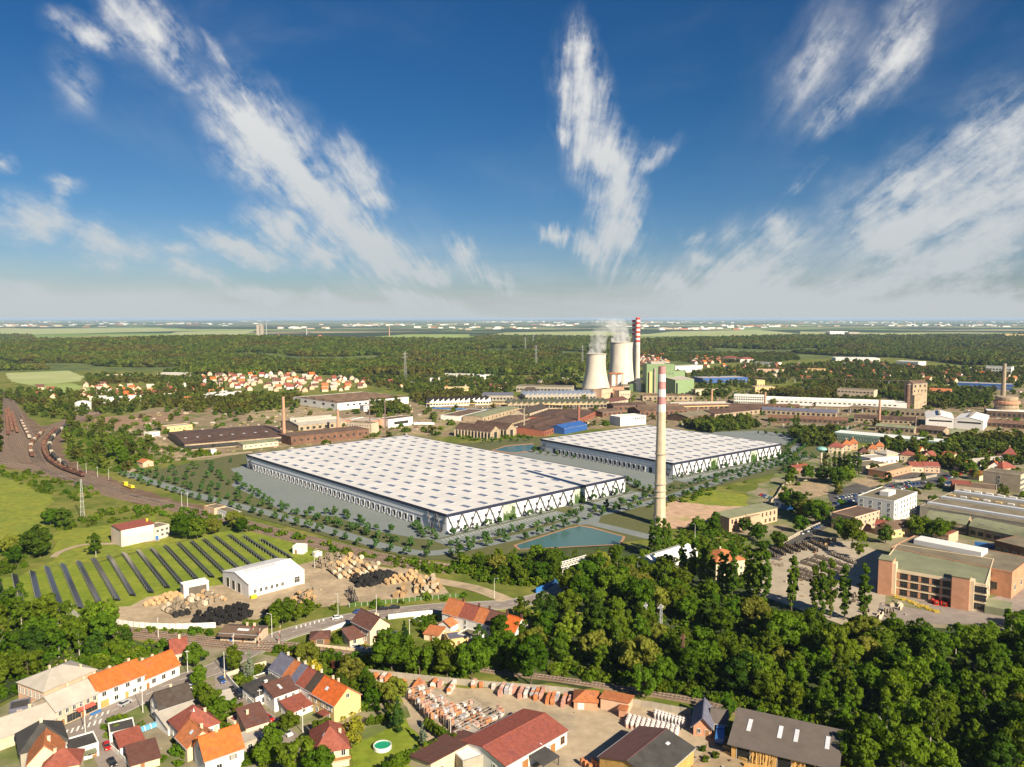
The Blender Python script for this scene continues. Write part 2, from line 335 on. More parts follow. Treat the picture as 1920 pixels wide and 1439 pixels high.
def ribbon(name, pts, width, m, z=None, k='structure', world=False, n=8):
    w = pts if world else path_w(pts, n); z = nextz() if z is None else z; b = MB(); strip(b, w, -width/2, width/2, z)
    o = b.obj(name, m); return (kind(o, k) if k else o), w
def kerbs(name, w, d, m='kerb', h=.12, wd=.3):
    b = MB()
    for s in (-1, 1):
        l, r = offs(w, s*d), offs(w, s*(d+wd))
        for i in range(len(w)-1):
            A_, B_, C_, D_ = l[i], r[i], r[i+1], l[i+1]
            b.face([(*A_.xy, h), (*B_.xy, h), (*C_.xy, h), (*D_.xy, h)]); b.face([(*A_.xy, 0), (*A_.xy, h), (*D_.xy, h), (*D_.xy, 0)]); b.face([(*B_.xy, 0), (*B_.xy, h), (*C_.xy, h), (*C_.xy, 0)])
    return kind(b.obj(name, m), 'structure')
def along(w, step, start=0.):            # points and headings every step metres along a path
    out = []; acc = start
    for i in range(len(w)-1):
        a, b = w[i], w[i+1]; L = (b-a).length
        while acc <= L and L > 0:
            if acc >= 0: out.append((a.lerp(b, acc/L), atan2((b-a).y, (b-a).x)))
            acc += step
        acc -= L
    return out
# far fields (hundreds of metres across), lifted a little against the sheet
for nm, pts, m_ in [
 ('field', [(700,632),(760,627.5),(880,627),(880,632),(800,640),(700,637)], 'field'), ('field', [(950,624),(1135,621),(1180,626),(1130,631),(870,634)], 'palefield'),
 ('field', [(0,617),(300,615),(350,621),(0,629)], 'palefield'), ('field', [(330,623),(480,620),(445,632),(300,633)], 'palefield'),
 ('meadow', [(12,700),(130,695.5),(158,707),(150,716),(60,724),(20,716)], 'palefield'), ('meadow', [(62,722),(130,719),(185,731),(140,738),(70,736)], 'field'),
 ('field', [(1180,631),(1260,622),(1420,619),(1500,626),(1400,632)], 'palefield'), ('field', [(1500,622),(1740,626),(1750,629),(1500,628)], 'palefield'),
 ('field', [(1000,707),(1090,703),(1095,709),(1010,713)], 'field'), ('meadow', [(1260,665),(1400,660),(1480,664),(1300,671)], 'field'), ('meadow', [(55,634),(200,629),(208,637),(70,645)], 'drymeadow')]:
    patch(nm, pts, m_, z=.6 if pts[0][1] < 640 else .3)
# near and middle ground
for nm, pts, m_ in [
 ('industrial_ground', [(150,800),(290,765),(560,755),(800,752),(1080,738),(1400,733),(1930,728),(1930,850),(1800,850),(1560,822),(1200,800),(850,818),(470,858),(300,862),(200,830)], 'industrial'),
 ('bare_earth', [(165,790),(200,782),(300,775),(345,772),(350,783),(300,790),(260,800),(170,808)], 'redearth'), ('bare_earth', [(260,790),(345,768),(350,785),(300,790)], 'redearth'),
 ('bare_earth', [(460,772),(560,762),(640,772),(560,786),(470,790)], 'dirt'), ('bare_earth', [(740,800),(800,775),(860,770),(900,780),(830,812),(770,822)], 'dirt'),
 ('forest_floor', [(830,1225),(985,1175),(1105,1130),(1060,1065),(940,1035),(1000,1030),(1200,1020),(1300,1050),(1420,1110),(1640,1170),(1930,1150),(1930,1460),(1580,1460),(1600,1400),(1430,1345),(1190,1300),(1000,1285)], 'forestfloor'),
 ('forest_floor', [(-20,1110),(60,1150),(140,1170),(250,1200),(330,1215),(170,1260),(60,1290),(-20,1330)], 'forestfloor'),
 ('meadow', [(-20,895),(40,900),(95,930),(90,985),(50,1005),(-20,1015)], 'meadow'), ('meadow', [(100,1000),(200,985),(290,968),(330,990),(400,996),(300,1024),(110,1072),(40,1078),(100,1045)], 'meadow'),
 ('solar_field_lawn', [(-20,1086),(60,1076),(160,1060),(300,1024),(430,996),(490,1000),(570,1022),(606,1048),(553,1061),(425,1096),(245,1138),(172,1148),(130,1166),(40,1152),(-20,1140)], 'lawn'),
 ('cable_yard', [(172,1147),(245,1137),(275,1121),(337,1110),(425,1096),(553,1061),(590,1052),(640,1045),(713,1063),(787,1083),(832,1100),(842,1113),(787,1124),(653,1136),(587,1141),(527,1141),(470,1168),(415,1178),(300,1178),(200,1167),(172,1158)], 'gravel'),
 ('dry_field', [(968,1147),(1000,1132),(1042,1122),(1098,1140),(1104,1150),(1040,1162),(1000,1178),(985,1162)], 'drymeadow'),
 ('roof_tile_yard', [(680,1264),(820,1284),(1080,1308),(1190,1312),(1310,1348),(1330,1380),(1310,1425),(1260,1460),(985,1460),(900,1425),(800,1392),(760,1345),(745,1300)], 'tileyard'),
 ('timber_yard', [(1310,1348),(1370,1385),(1580,1440),(1590,1470),(1260,1470),(1310,1420)], 'dirt'),
 ('garden_lawn', [(652,1460),(655,1392),(690,1362),(760,1346),(800,1392),(830,1412),(800,1460)], 'lawn'), ('garden_lawn', [(590,1250),(680,1270),(745,1300),(760,1345),(690,1362),(640,1330)], 'lawn'),
 ('garden_lawn', [(245,1410),(325,1392),(332,1402),(255,1424)], 'lawn'),
 ('town_ground', [(1470,872),(1560,845),(1930,845),(1930,1180),(1640,1172),(1420,1110),(1380,1010),(1330,985)], 'townground'),
 ('village_ground', [(-20,1340),(60,1290),(170,1255),(330,1215),(480,1222),(600,1255),(690,1275),(770,1345),(650,1395),(655,1470),(-20,1470)], 'townground'),
 ('chimney_lot', [(1180,965),(1225,950),(1300,935),(1350,940),(1400,950),(1340,975),(1290,990),(1250,992),(1190,978)], 'pinkearth'), ('chimney_lot_grass', [(1250,935),(1330,918),(1400,930),(1400,950),(1310,945)], 'meadow'),
 ('drum_yard', [(1400,1050),(1440,1035),(1500,1020),(1600,1015),(1660,1040),(1660,1180),(1600,1180),(1420,1115),(1385,1085)], 'paving'),
 ('car_park', [(1550,925),(1640,895),(1760,880),(1800,895),(1740,915),(1640,925),(1620,945),(1560,950)], 'darkasphalt'), ('vacant_lot', [(1440,925),(1480,905),(1560,905),(1540,930),(1470,940)], 'dirt'), ('vacant_lot', [(1590,900),(1640,893),(1680,900),(1630,915)], 'dirt'),
 ('works_yard', [(1650,1130),(1760,1150),(1900,1110),(1930,1100),(1930,1170),(1640,1172)], 'asphalt'),
]: patch(nm, pts, m_)
# ---------------------------------------------------------------- roads
_, MAIN = ribbon('road', [(60,1412),(112,1387),(175,1353),(250,1316),(325,1281),(400,1256),(450,1232),(512,1199),(587,1175),(650,1161),(725,1150),(825,1140),(890,1137),(956,1133),(1002,1124),(1042,1111),(1082,1088),(1120,1062)], 9.5, 'asphalt')
ribbon('side_road', [(950,1127),(930,1118),(887,1103),(820,1090),(787,1083),(740,1066)], 7, 'gravel')
ribbon('lane', [(165,1358),(182,1385),(196,1410),(215,1445)], 6, 'asphalt')
_, LANE = ribbon('lane', [(418,1262),(422,1290),(437,1309),(475,1335),(512,1359),(540,1382),(566,1410)], 5.5, 'asphalt')
_, EAST = ribbon('road', [(1440,1048),(1500,1008),(1560,975),(1600,955),(1650,935)], 9, 'darkasphalt')
ribbon('works_road', [(1640,1090),(1700,1120),(1790,1150),(1860,1175)], 9, 'asphalt')
ribbon('service_road', [(560,790),(640,800),(760,790),(900,770),(1050,760),(1250,750)], 9, 'dirt'); ribbon('dirt_road', [(245,800),(248,815),(300,830),(350,862),(450,853)], 8, 'dirt'); ribbon('dirt_road', [(230,888),(300,868),(380,858),(470,848)], 9, 'path')
ribbon('footpath', [(100,1046),(115,1035),(160,1022),(230,1020),(300,1014)], 3.5, 'path')
kerbs('kerb', MAIN[8:-6], 4.9)
pb = MB(); zp = nextz()
for d in (-4.3, 4.2): strip(pb, MAIN[16:-10], d, d+.14, zp)
for p, h in along(MAIN[16:-10], 6):
    a = Vector((cos(h), sin(h), 0)); s = Vector((-a.y, a.x, 0))*.09; q = p+a*2.6
    pb.face([(*(p-s).xy, zp), (*(p+s).xy, zp), (*(q+s).xy, zp), (*(q-s).xy, zp)])
kind(pb.obj('road_marking', 'paint'), 'structure')
def hatch(name, pts, width, gap, bar):
    w = path_w(pts); b = MB(); z = zp+.006
    for p, h in along(w, gap):
        a = Vector((cos(h), sin(h), 0)); s = Vector((-a.y, a.x, 0)); e = [p-s*width/2, p-s*width/2+a*bar, p+s*width/2+a*(bar+width*.5), p+s*width/2+a*width*.5]
        b.face([(v.x, v.y, z) for v in e])
    return kind(b.obj(name, 'paint'), 'structure')
hatch('hatch_marking', [(552,1179),(604,1165)], 2.2, 1.9, .6); hatch('zebra_crossing', [(118,1377),(188,1354)], 2.6, 1.5, .55); hatch('hatch_marking', [(165,1349),(200,1338)], 2.0, 1.6, .5)
# ---------------------------------------------------------------- logistics site: lawns, roads, ponds
for a in [('whwall', (.70,.70,.71), .6, .05, .3), ('whroof', (.58,.565,.555), .75, .09, .05), ('navy', (.025,.03,.06), .5, .1, .5), ('strut', (.10,.10,.105), .6, .1, .5), ('dockframe', (.42,.43,.45), .6, .08, .5), ('dockdoor', (.022,.025,.035), .5, .2, .8),
          ('skylight', (.125,.16,.25), .5, .1, .2), ('skykerb', (.55,.54,.53), .6, .05, .4), ('greenwall', (.05,.10,.02), .9, .5, .8), ('greenwallpale', (.42,.45,.36), .9, .3, .5), ('winband', (.30,.34,.42), .3, .2, .6), ('glass', (.025,.03,.036), .12, .2, .5)]: mat(*a)
patch('site_lawn', [(236,893),(300,880),(430,855),(475,850),(900,830),(1000,820),(1560,800),(1600,830),(1530,858),(1470,885),(1340,915),(1226,952),(1225,1010),(1150,1020),(900,1045),(838,1052),(783,1050),(700,1032),(600,1004),(400,950)], 'sitelawn')
patch('truck_apron', [(432,880),(452,876),(480,862),(780,900),(900,960),(860,1010),(790,1012),(752,1005),(692,994),(630,969),(543,965),(492,939),(433,911),(450,897)], 'apron')
patch('truck_apron', [(925,848),(1000,846),(1262,880),(1262,905),(1215,920),(1150,900)], 'apron')
patch('car_park', [(1310,812),(1420,808),(1500,818),(1480,835),(1410,830)], 'siteroad')
SITE = [(236,888),(254.7,894),(346,923),(437,947),(528,969),(637,1001),(710,1023),(770,1036),(815,1038),(868,1030),(912,1021),(1004,1000),(1069,980),(1112,967),(1226,941),(1340,906),(1459,872),(1492,857),(1490,845),(1507,832),(1545,816),(1600,802)]
_, SRD = ribbon('site_road', SITE, 8.5, 'siteroad'); kerbs('site_kerb', SRD, 4.3, wd=.35)
_, SR2 = ribbon('site_road', [(1075,972),(1110,982),(1160,994),(1225,1010),(1260,1018)], 8.5, 'siteroad'); 
patch('road_junction', [(1052,978),(1092,955),(1130,962),(1120,985),(1085,985)], 'siteroad')
# ---------------------------------------------------------------- the two warehouses
def warehouse(name, label, A, B, C, h, ndock, dock_px, nu, nv, green, nV):
    a, c = G(*A), G(*C); u = (c-a); Wd = u.length; u.normalize(); v = Vector((-u.y, u.x, 0)); Ln = (G(*B)-a).dot(v)
    rz = atan2(u.y, u.x); t = thing(name, label, 'warehouse', a, rz)
    w = MB(); w.box(0, 0, 0, Wd, Ln, h-.9); w.obj('wall', 'whwall', t)
    p = MB(); e = .35
    for (x0, y0, x1, y1) in ((-e, -e, Wd+e, .05), (-e, Ln-.05, Wd+e, Ln+e), (-e, .05, .05, Ln-.05), (Wd-.05, .05, Wd+e, Ln-.05)): p.box(x0, y0, h-1.4, x1, y1, h+.25)
    p.obj('parapet', 'navy', t)
    r = MB(); r.box(.05, .05, h-.9, Wd-.05, Ln-.05, h); roof = r.obj('roof', 'whroof', t)
    sk = MB(); sk.box(-1.6, -3.9, 0, 1.6, 3.9, .16, 1); sk.box(-1.54, -3.82, .16, 1.54, 3.82, .2, 0); skm = sk.mesh('skylight', ['skylight', 'skykerb'])
    for i in range(nu):
        for j in range(nv): link('skylight', skm, roof, ((i+.55)*Wd/nu, (j+.5)*Ln/nv, h))
    # dock doors on the long side (x=0)
    y0, y1 = [(G(*q)-a).dot(v) for q in dock_px]
    dk = MB(); dk.box(-.5, -1.75, .9, .0, -1.35, 4.9, 0); dk.box(-.5, 1.35, .9, 0, 1.75, 4.9, 0); dk.box(-.5, -1.35, 4.4, 0, 1.35, 4.9, 0); dk.box(-.12, -1.35, 1.1, .02, 1.35, 4.4, 1); dk.box(-.9, -1.5, .4, 0, 1.5, 1.08, 0)
    dkm = dk.mesh('dock_door', ['dockframe', 'dockdoor'])
    for i in range(ndock): link('dock_door', dkm, t, (0, y0+(y1-y0)*i/(ndock-1), 0))
    dm = MB(); dm.box(-.1, -1.6, 0, .02, 1.6, 4.6); dm = dm.mesh('gate', 'dockdoor')
    link('gate', dm, t, (0, max(y0, y1)+7, 0)); link('gate', dm, t, (0, min(y0, y1)-7, 0))
    rl = MB(); rl.box(-.25, 0.4, h-4.6, .02, Ln-.4, h-4.45); rl.obj('rail', 'dockframe', t)
    # V struts
    def vees(n, x0, x1, place, skip=()):
        step = (x1-x0)/n
        for i in range(n):
            if i in skip: continue
            m0 = x0+step*(i+.5)
            for s in (-1, 1):
                b = MB(); b.bar(place(m0, 0.), place(m0+s*step*.48, h-1.1), .55, .45); b.obj('strut', 'strut', t)
    vees(nV, .3, Wd-.3, lambda x, z: (x, -.55, z), green)
    st = (Wd-.6)/nV
    vees(2, .3, 2*st*.85, lambda y, z: (-.55, y, z)); vees(1, Ln-st, Ln-.3, lambda y, z: (-.55, y, z))
    # two storeys of ribbon windows between the struts
    for i in range(nV):
        x0 = .3+st*i
        if i in green:
            gp = MB(); gp.box(x0+.4, -.5, .3, x0+st-.4, -.05, h-1.6, 1); rr = random.Random(i)
            for k in range(9): xx = x0+.8+k*(st-1.6)/8; gp.box(xx-.35, -.75, .3, xx+.35, -.5, 3.5+rr.random()*5, 0)
            gp.box(x0+.4, -.9, .2, x0+st-.4, -.5, 3.0, 0); gp.obj('green_wall', ['greenwall', 'greenwallpale'], t); continue
        for z in (1.6, 5.2):
            b = MB(); b.box(x0+st*.1, -.06, z, x0+st*.62, .02, z+1.5, 0)
            for k in range(6): b.box(x0+st*(.1+.087*k), -.1, z, x0+st*(.1+.087*k)+.18, -.06, z+1.5, 1)
            b.obj('window', ['winband', 'whwall'], t)
            b = MB(); b.box(x0+st*.66, -.08, z-.1, x0+st*.86, .02, z+1.5, 0); b.obj('window', ['dockdoor'], t)
    for z in (1.6, 5.2):
        b = MB(); b.box(-.06, 3, z, .02, 2*st*.85-2, z+1.5); b.obj('window', 'winband', t); b = MB(); b.box(-.06, Ln-st+1.5, z, .02, Ln-2, z+1.5); b.obj('window', 'winband', t)
    return a, u, v, Wd, Ln
wa, wu, wv, wW, wL = warehouse('warehouse', 'huge white warehouse with long row of dock doors beside the grey truck apron', (838,1002), (474,877), (1172,923), 11, 37, ((783,978),(496,881)), 12, 17, (4, 10), 15)
xa, xu, xv, xW, xL = warehouse('warehouse', 'smaller white warehouse behind the striped concrete chimney', (1262,896), (1000,848), (1464,856), 11, 20, ((1212,884),(1038,855)), 13, 9, (5, 11), 16)
# parking rows in front of both warehouses (local frame: u along the facade, v into the building)
YT = []                                   # young tree spots
def loc(a, u, v, x, y): return a+u*x+v*y
def lpatch(nm, a, u, v, x0, y0, x1, y1, m_): 
    q = [loc(a, u, v, *p) for p in ((x0, y0), (x1, y0), (x1, y1), (x0, y1))]; return patch(nm, [(p.x, p.y) for p in q], m_, px=False)
def car_rows(a, u, v, Wd, x0, x1):
    lpatch('car_park', a, u, v, x0, -24.5, x1, -1, 'siteroad')
    lpatch('parking_lane', a, u, v, x0, -17, x1, -11.5, 'apron')
    b = MB(); z = nextz()
    for (y0, y1) in ((-11.3, -6.6), (-21.8, -17.2)):
        x = x0+4
        while x < x1-3:
            q = [loc(a, u, v, xx, yy) for xx, yy in ((x, y0), (x+.22, y0), (x+1.4, y1), (x+1.18, y1))]; b.face([(p.x, p.y, z) for p in q]); x += 2.7
    kind(b.obj('parking_marking', 'paint'), 'structure')
    for y0, y1 in ((-5.8, -4.0), (-24.6, -22.6)):
        o = lpatch('planting_strip', a, u, v, x0, y0, x1, y1, 'sitelawn')
        x = x0+3
        while x < x1: YT.append((loc(a, u, v, x, (y0+y1)/2+random.uniform(-.5, .5)), random.uniform(.7, 1.1))); x += random.uniform(8, 12.5)
car_rows(wa, wu, wv, wW, -14, 82); car_rows(wa, wu, wv, wW, 94, wW+6); car_rows(xa, xu, xv, xW, -8, xW+14)
for k in range(4): lpatch('planting_strip', wa, wu, wv, -16+3*k, 2+6.5*k, -4, 3.4+6.5*k, 'sitelawn'); YT.append((loc(wa, wu, wv, -14+3*k, 2.7+6.5*k), .9)); YT.append((loc(wa, wu, wv, -7, 2.7+6.5*k), .8))
pz = patch('pond_bank', [(962,1024),(1063,991.5),(1088,986.3),(1111,990),(1173,1008),(1165,1023),(972,1032.5)], 'pondbank')
patch('pond', [(968,1024),(1064,993),(1088,988),(1110,992),(1168,1008),(1160,1022),(975,1031)], 'pondwater')
patch('pond_bank', [(918,846),(950,836),(1000,832),(1002,846),(960,852)], 'pondbank'); patch('pond', [(924,845),(952,837.5),(1000,834),(1000,845),(960,850)], 'pondwater')
# young trees along the site roads and over the lawn
for d in (-6.5, 6.5):
    for p, h in along(offs(SRD, d), 11.5, random.uniform(0, 6)): YT.append((p+Vector((random.uniform(-1, 1), random.uniform(-1, 1), 0)), random.uniform(.75, 1.2)))
lawn = [(262,889),(300,880),(430,860),(440,868),(410,890),(430,913),(488,942),(530,966),(430,940)]
for k in range(400):
    px = random.uniform(262, 530), random.uniform(858, 966)
    if not inside([px], lawn)[0]: continue
    p = G(*px)
    if all((p-q[0]).length > 9.5 for q in YT): YT.append((p, random.uniform(.7, 1.15)))
for pts, st in (([(440,898),(470,925),(543,962)], 9), ([(560,966),(630,966),(690,990),(740,1003)], 8), ([(600,975),(690,1003),(760,1022)], 9), ([(1420,815),(1520,822)], 9), ([(1330,806),(1440,801)], 9), ([(1500,850),(1470,890)], 8), ([(1175,905),(1215,925)], 6), ([(1000,850),(1080,862)], 9), ([(905,832),(990,828)], 9)):
    for p, h in along(path_w(pts), st): YT.append((p+Vector((random.uniform(-1.5, 1.5), random.uniform(-1.5, 1.5), 0)), random.uniform(.7, 1.15)))
# ---------------------------------------------------------------- trees
leafmat('leaf', (.072,.155,.012), (.155,.205,.020), .46, .28); leafmat('leafdark', (.022,.055,.014), (.04,.08,.016), .15, .2); leafmat('leafyellow', (.30,.27,.02), (.36,.30,.03), .2, .1)
leafmat('leafblue', (.13,.17,.12), (.16,.19,.14), .1, .15); leafmat('leafyoung', (.050,.115,.035), (.075,.135,.035), .15, .2); leafmat('leaffar', (.048,.082,.012), (.11,.135,.020), .2, .36, (.105,.09,.022)); leafmat('leafpoplar', (.08,.155,.016), (.13,.185,.022), .4, .12)
leafmat('leafgold', (.19,.20,.02), (.23,.22,.025), .2, .1); leafmat('leafred', (.09,.025,.02), (.11,.04,.03), .1, .1)
leafmat('leafmid', (.040,.085,.012), (.065,.11,.014), .3, .2); leafmat('leafpale', (.16,.185,.025), (.20,.20,.04), .36, .2)
mat('bark', (.11,.085,.06), .95, .3, 1.2); mat('birchbark', (.42,.38,.32), .9, .3, 1.)
def quads_mesh(name, pos, nrm, size, m_):
    n = len(pos); r = np.random.default_rng(n)
    up = r.normal(size=(n, 3)); a = np.cross(nrm, up); a /= np.linalg.norm(a, axis=1)[:, None]+1e-9; b = np.cross(nrm, a)
    s = size[:, None]*.5; asp = r.uniform(.6, 1., (n, 1))
    V = np.stack([pos-a*s-b*s*asp*.6, pos+a*s*.8-b*s*asp, pos+a*s+b*s*asp*.7, pos-a*s*.7+b*s*asp], 1).reshape(-1, 3)
    V += np.repeat(nrm*s*.25, 4, 0)*r.normal(size=(4*n, 1))
    me = bpy.data.meshes.new(name); me.vertices.add(4*n); me.vertices.foreach_set('co', V.astype('f').ravel())
    me.loops.add(4*n); me.loops.foreach_set('vertex_index', np.arange(4*n, dtype='i')); me.polygons.add(n); me.polygons.foreach_set('loop_start', np.arange(0, 4*n, 4, dtype='i'))
    me.materials.append(M(m_)); me.update(); me.validate(); return me
def crown(name, seed, rx, rz, zc, lobes, per, leaf, m_='leaf', shape='round', lr=.36):
    r = np.random.default_rng(seed); C = []; R = []
    while len(C) < lobes:
        p = r.uniform(-1, 1, 3); d = np.linalg.norm(p)
        if d > 1 or d < .28: continue
        if shape == 'round': k = 1.
        elif shape == 'column': k = .55+.45*sqrt(max(0, 1-p[2]**2)); p[:2] *= k
        elif shape == 'cone': k = (1-p[2])/2; p[:2] *= k*1.1
        q = np.array([p[0]*rx, p[1]*rx, zc+p[2]*rz])
        q[:2] += r.normal(size=2)*.06*rx
        C.append(q); R.append(rx*lr*r.uniform(.65, 1.15)*(1.0 if shape != 'cone' else max(.25, (1-p[2])/2)))
    pos, nrm = [], []
    for c, rr in zip(C, R):
        d = r.normal(size=(per, 3)); d[:, 2] += .25; out = c-np.array([0, 0, zc]); d += out/(np.linalg.norm(out)+1e-6)*.55
        d /= np.linalg.norm(d, axis=1)[:, None]; e = d*rr*r.uniform(.72, 1.08, (per, 1)); e[:, 2] *= .8
        pos.append(c+e); nn = d+r.normal(size=(per, 3))*.38; nn /= np.linalg.norm(nn, axis=1)[:, None]; nrm.append(nn)
    pos = np.concatenate(pos); nrm = np.concatenate(nrm); keep = pos[:, 2] > .25; pos = pos[keep]; nrm = nrm[keep]
    return quads_mesh(name, pos, nrm, r.uniform(.7, 1.3, len(pos))*leaf, m_)
def trunk(seed, h, r0, limbs=5, m_='bark', span=2.6):
    rr = random.Random(seed); b = MB(); p = Vector((0, 0, -.1)); rad = r0; top = None
    for k in range(4):
        q = p+Vector((rr.uniform(-.18, .18), rr.uniform(-.18, .18), h/4)); b.tube(p, q, rad, rad*.78, 7); rad *= .78; p = q
        if k >= 1:
            for j in range(limbs//3+1):
                a = rr.uniform(0, 2*pi); e = p+Vector((cos(a)*span*rr.uniform(.6, 1), sin(a)*span*rr.uniform(.6, 1), rr.uniform(1., 2.6))); mid = p.lerp(e, .5)+Vector((0, 0, -.25))
                b.tube(p, mid, rad*.55, rad*.4, 5); b.tube(mid, e, rad*.4, rad*.15, 5)
    return b.mesh('trunk', m_)
BROAD = [(crown('crown', 10+i, rx, rz, zc, lb, 62, .78), trunk(20+i, zc+1.2, .26)) for i, (rx, rz, zc, lb) in enumerate([(4.3,4.0,6.6,40),(4.9,4.2,6.8,46),(3.7,4.9,7.6,40),(4.2,3.5,6.0,36),(5.2,4.8,7.6,52),(3.4,4.4,7.0,36)])]
BROAD += [(crown('crown', 30, 3.4, 5.2, 7.6, 44, 56, .75, 'leaf', 'column', .44), trunk(130, 9, .25)), (crown('crown', 31, 4.8, 3.8, 6.8, 26, 58, .75, 'leaf', 'round', .28), trunk(131, 8, .28, 9, 'bark', 3.4)), (crown('crown', 32, 3.9, 4.2, 6.6, 40, 60, .72, 'leafmid'), trunk(132, 7.5, .25)), (crown('crown', 33, 5.4, 4.0, 6.4, 44, 58, .8, 'leafpale', 'round', .30), trunk(133, 8, .28, 6, 'bark', 3.))]
BIRCH = [(crown('crown', 40+i, 3.2, 5.0, 7.6, 30, 45, .62, 'leaf', 'column', .34), trunk(45+i, 9.5, .2, 8, 'birchbark', 2.)) for i in range(2)]
POPLAR = [(crown('crown', 50+i, 1.75, 9.8, 11.0, 80, 44, .55, 'leafpoplar', 'column', .40), trunk(55+i, 14, .3, 3, 'bark', .9)) for i in range(2)]
SPRUCE = [(crown('crown', 60+i, 3.0, 6.2, 6.6, 60, 44, .5, mm, 'cone', .38), trunk(65+i, 9, .2, 0)) for i, mm in enumerate(('leafdark', 'leafblue'))]
THUJA = [(crown('crown', 70, 1.5, 3.2, 3.3, 26, 50, .4, 'leafgold', 'column', .5), trunk(71, 3.5, .12, 0)), (crown('crown', 72, 1.3, 2.8, 2.9, 24, 50, .38, 'leaf', 'column', .5), trunk(73, 3., .1, 0)), (crown('crown', 74, 3.0, 4.6, 4.7, 44, 60, .45, 'leafgold', 'round', .4), trunk(75, 4., .16, 0))]
BUSH = [(crown('crown', 80+i, 1.9, 1.5, 1.35, 16, 48, .5, mm, 'round', .45), trunk(85+i, 1.4, .08, 3, 'bark', .9)) for i, mm in enumerate(('leaf', 'leaf', 'leafyellow', 'leafred'))]
YOUNG = [(crown('crown', 90+i, 1.55, 1.7, 3.0, 12, 26, .6, 'leafyoung', 'round', .5), trunk(95+i, 2.8, .09, 2, 'bark', .7)) for i in range(3)]
def tree(kindlist, p, s=1., i=None, name='broadleaf_tree', label='', cat='tree', group=None, sz=None):
    i = random.randrange(len(kindlist)) if i is None else i; c, tr = kindlist[i % len(kindlist)]
    t = thing(name, label, cat, (p[0], p[1], 0), random.uniform(0, 6.28), group, (s, s, s*(sz or random.uniform(.9, 1.12))))
    link('trunk', tr, t); link('crown', c, t); return t
def scatter(poly, gap, rng=random, tries=6000, maxn=999, px=True):   # spread spots inside a pixel outline, gap metres apart
    w = [G(*p) for p in poly]; x0, x1, y0, y1 = min(p.x for p in w), max(p.x for p in w), min(p.y for p in w), max(p.y for p in w); wp = [(p.x, p.y) for p in w]
    out = []; cell = {}
    c = np.column_stack([RNG.uniform(x0, x1, tries), RNG.uniform(y0, y1, tries)]); c = c[inside(c, wp)]
    for x, y in c:
        k = (int(x//gap), int(y//gap))
        if any((x-a)**2+(y-b)**2 < gap*gap for i in (-1, 0, 1) for j in (-1, 0, 1) for a, b in cell.get((k[0]+i, k[1]+j), ())): continue
        cell.setdefault(k, []).append((x, y)); out.append((x, y))
        if len(out) >= maxn: break
    return out
# every young tree of the logistics site
near_w1 = lambda p: (p-wa).dot(wu)
for p, s in YT:
    d = p-wa; a, b = d.dot(wu), d.dot(wv); e = p-xa; a2, b2 = e.dot(xu), e.dot(xv)
    if (0 < a < wW and 0 < b < wL) or (0 < a2 < xW and 0 < b2 < xL): continue
    q = PXY([p])[0]; sz_ = 'small' if s < .85 else ('sturdy' if s > 1.02 else 'mid-sized')
    if b < 2 and -30 < a < wW+10 and p.y < 560: pl_ = 'before the strut front of the larger warehouse, ' + ('near its front corner' if q[0] < 950 else ('by its middle' if q[0] < 1080 else 'near the road junction'))
    elif a < -2: pl_ = 'by the truck apron, ' + ('on the far left lawn' if q[0] < 360 else ('on the lawn left of the apron' if q[0] < 520 else ('along the apron edge' if q[0] < 700 else 'at the near road bend')))
    else: pl_ = 'around the smaller warehouse, ' + ('between the two buildings' if q[0] < 1230 else ('before its strut front' if q[0] < 1400 else ('at its right corner' if q[1] > 845 else 'by the far car park')))
    lb, gr = '%s young round tree %s' % (sz_, pl_), 'young trees '+pl_
    tree(YOUNG, p, s*1.05, None, 'young_tree', lb, 'tree', gr)
# the wood at lower right: each tree of its own
WOOD = [(835,1228),(905,1215),(985,1182),(1040,1165),(1108,1146),(1062,1120),(1090,1095),(1110,1075),(1050,1072),(1045,1090),(1000,1100),(880,1070),(850,1052),(900,1052),(960,1050),(1200,1050),(1245,1072),(1325,1118),(1345,1150),(1420,1160),(1510,1188),(1640,1204),(1740,1222),(1840,1214),(1930,1182),(1930,1470),(1640,1470),(1625,1400),(1590,1372),(1440,1325),(1310,1296),(1200,1277),(1060,1256),(940,1238)]
CLEAR = [[(1205,1165),(1290,1180),(1350,1205),(1290,1215),(1230,1195)], [(1040,1160),(1108,1146),(1040,1130)]]
spots = scatter(WOOD, 7.6, tries=9000)
spots.sort(key=lambda q: q[1]); pp = PXY([(x, y, 0) for x, y in spots])
wood_extra = []; nw = 0; random.seed(5)
cl = np.zeros(len(spots), bool)
for c_ in CLEAR: cl |= inside(pp, c_)
ZX = [(1000, 'left of the big round railway tree'), (1130, 'behind the tile shelter'), (1250, 'below the blue bridge and pond'), (1400, 'above the wooden hut'), (1560, 'behind the timber shed'), (1720, 'below the last factory poplars'), (9999, 'towards the right edge')]
for (x, y), q, c_ in zip(spots, pp, cl):
    if c_: continue
    if nw < 290:
        s = random.uniform(.6, 1.0)+random.random()**3*.45
        if q[1] < 1080 and q[0] < 1230: s *= .62
        bir = random.random() < .12; wh = next(t for lim, t in ZX if q[0] < lim)
        row = 'front line' if q[1] > 1330 or (q[0] < 1250 and q[1] > 1235) else ('middle' if q[1] > 1230 or (q[0] < 1250 and q[1] > 1150) else 'upper edge')
        siz = ('airy pale-trunked' if bir else ('low round' if s < .85 else ('tall broad' if s > 1.05 else 'leafy green')))
        tree(BIRCH if bir else BROAD, (x, y), s, None, 'broadleaf_tree', '%s tree, %s of the wood %s' % (siz, row, wh), 'tree', 'trees of the wood, %s, %s' % (row, wh)); nw += 1
    else: wood_extra.append((x, y))
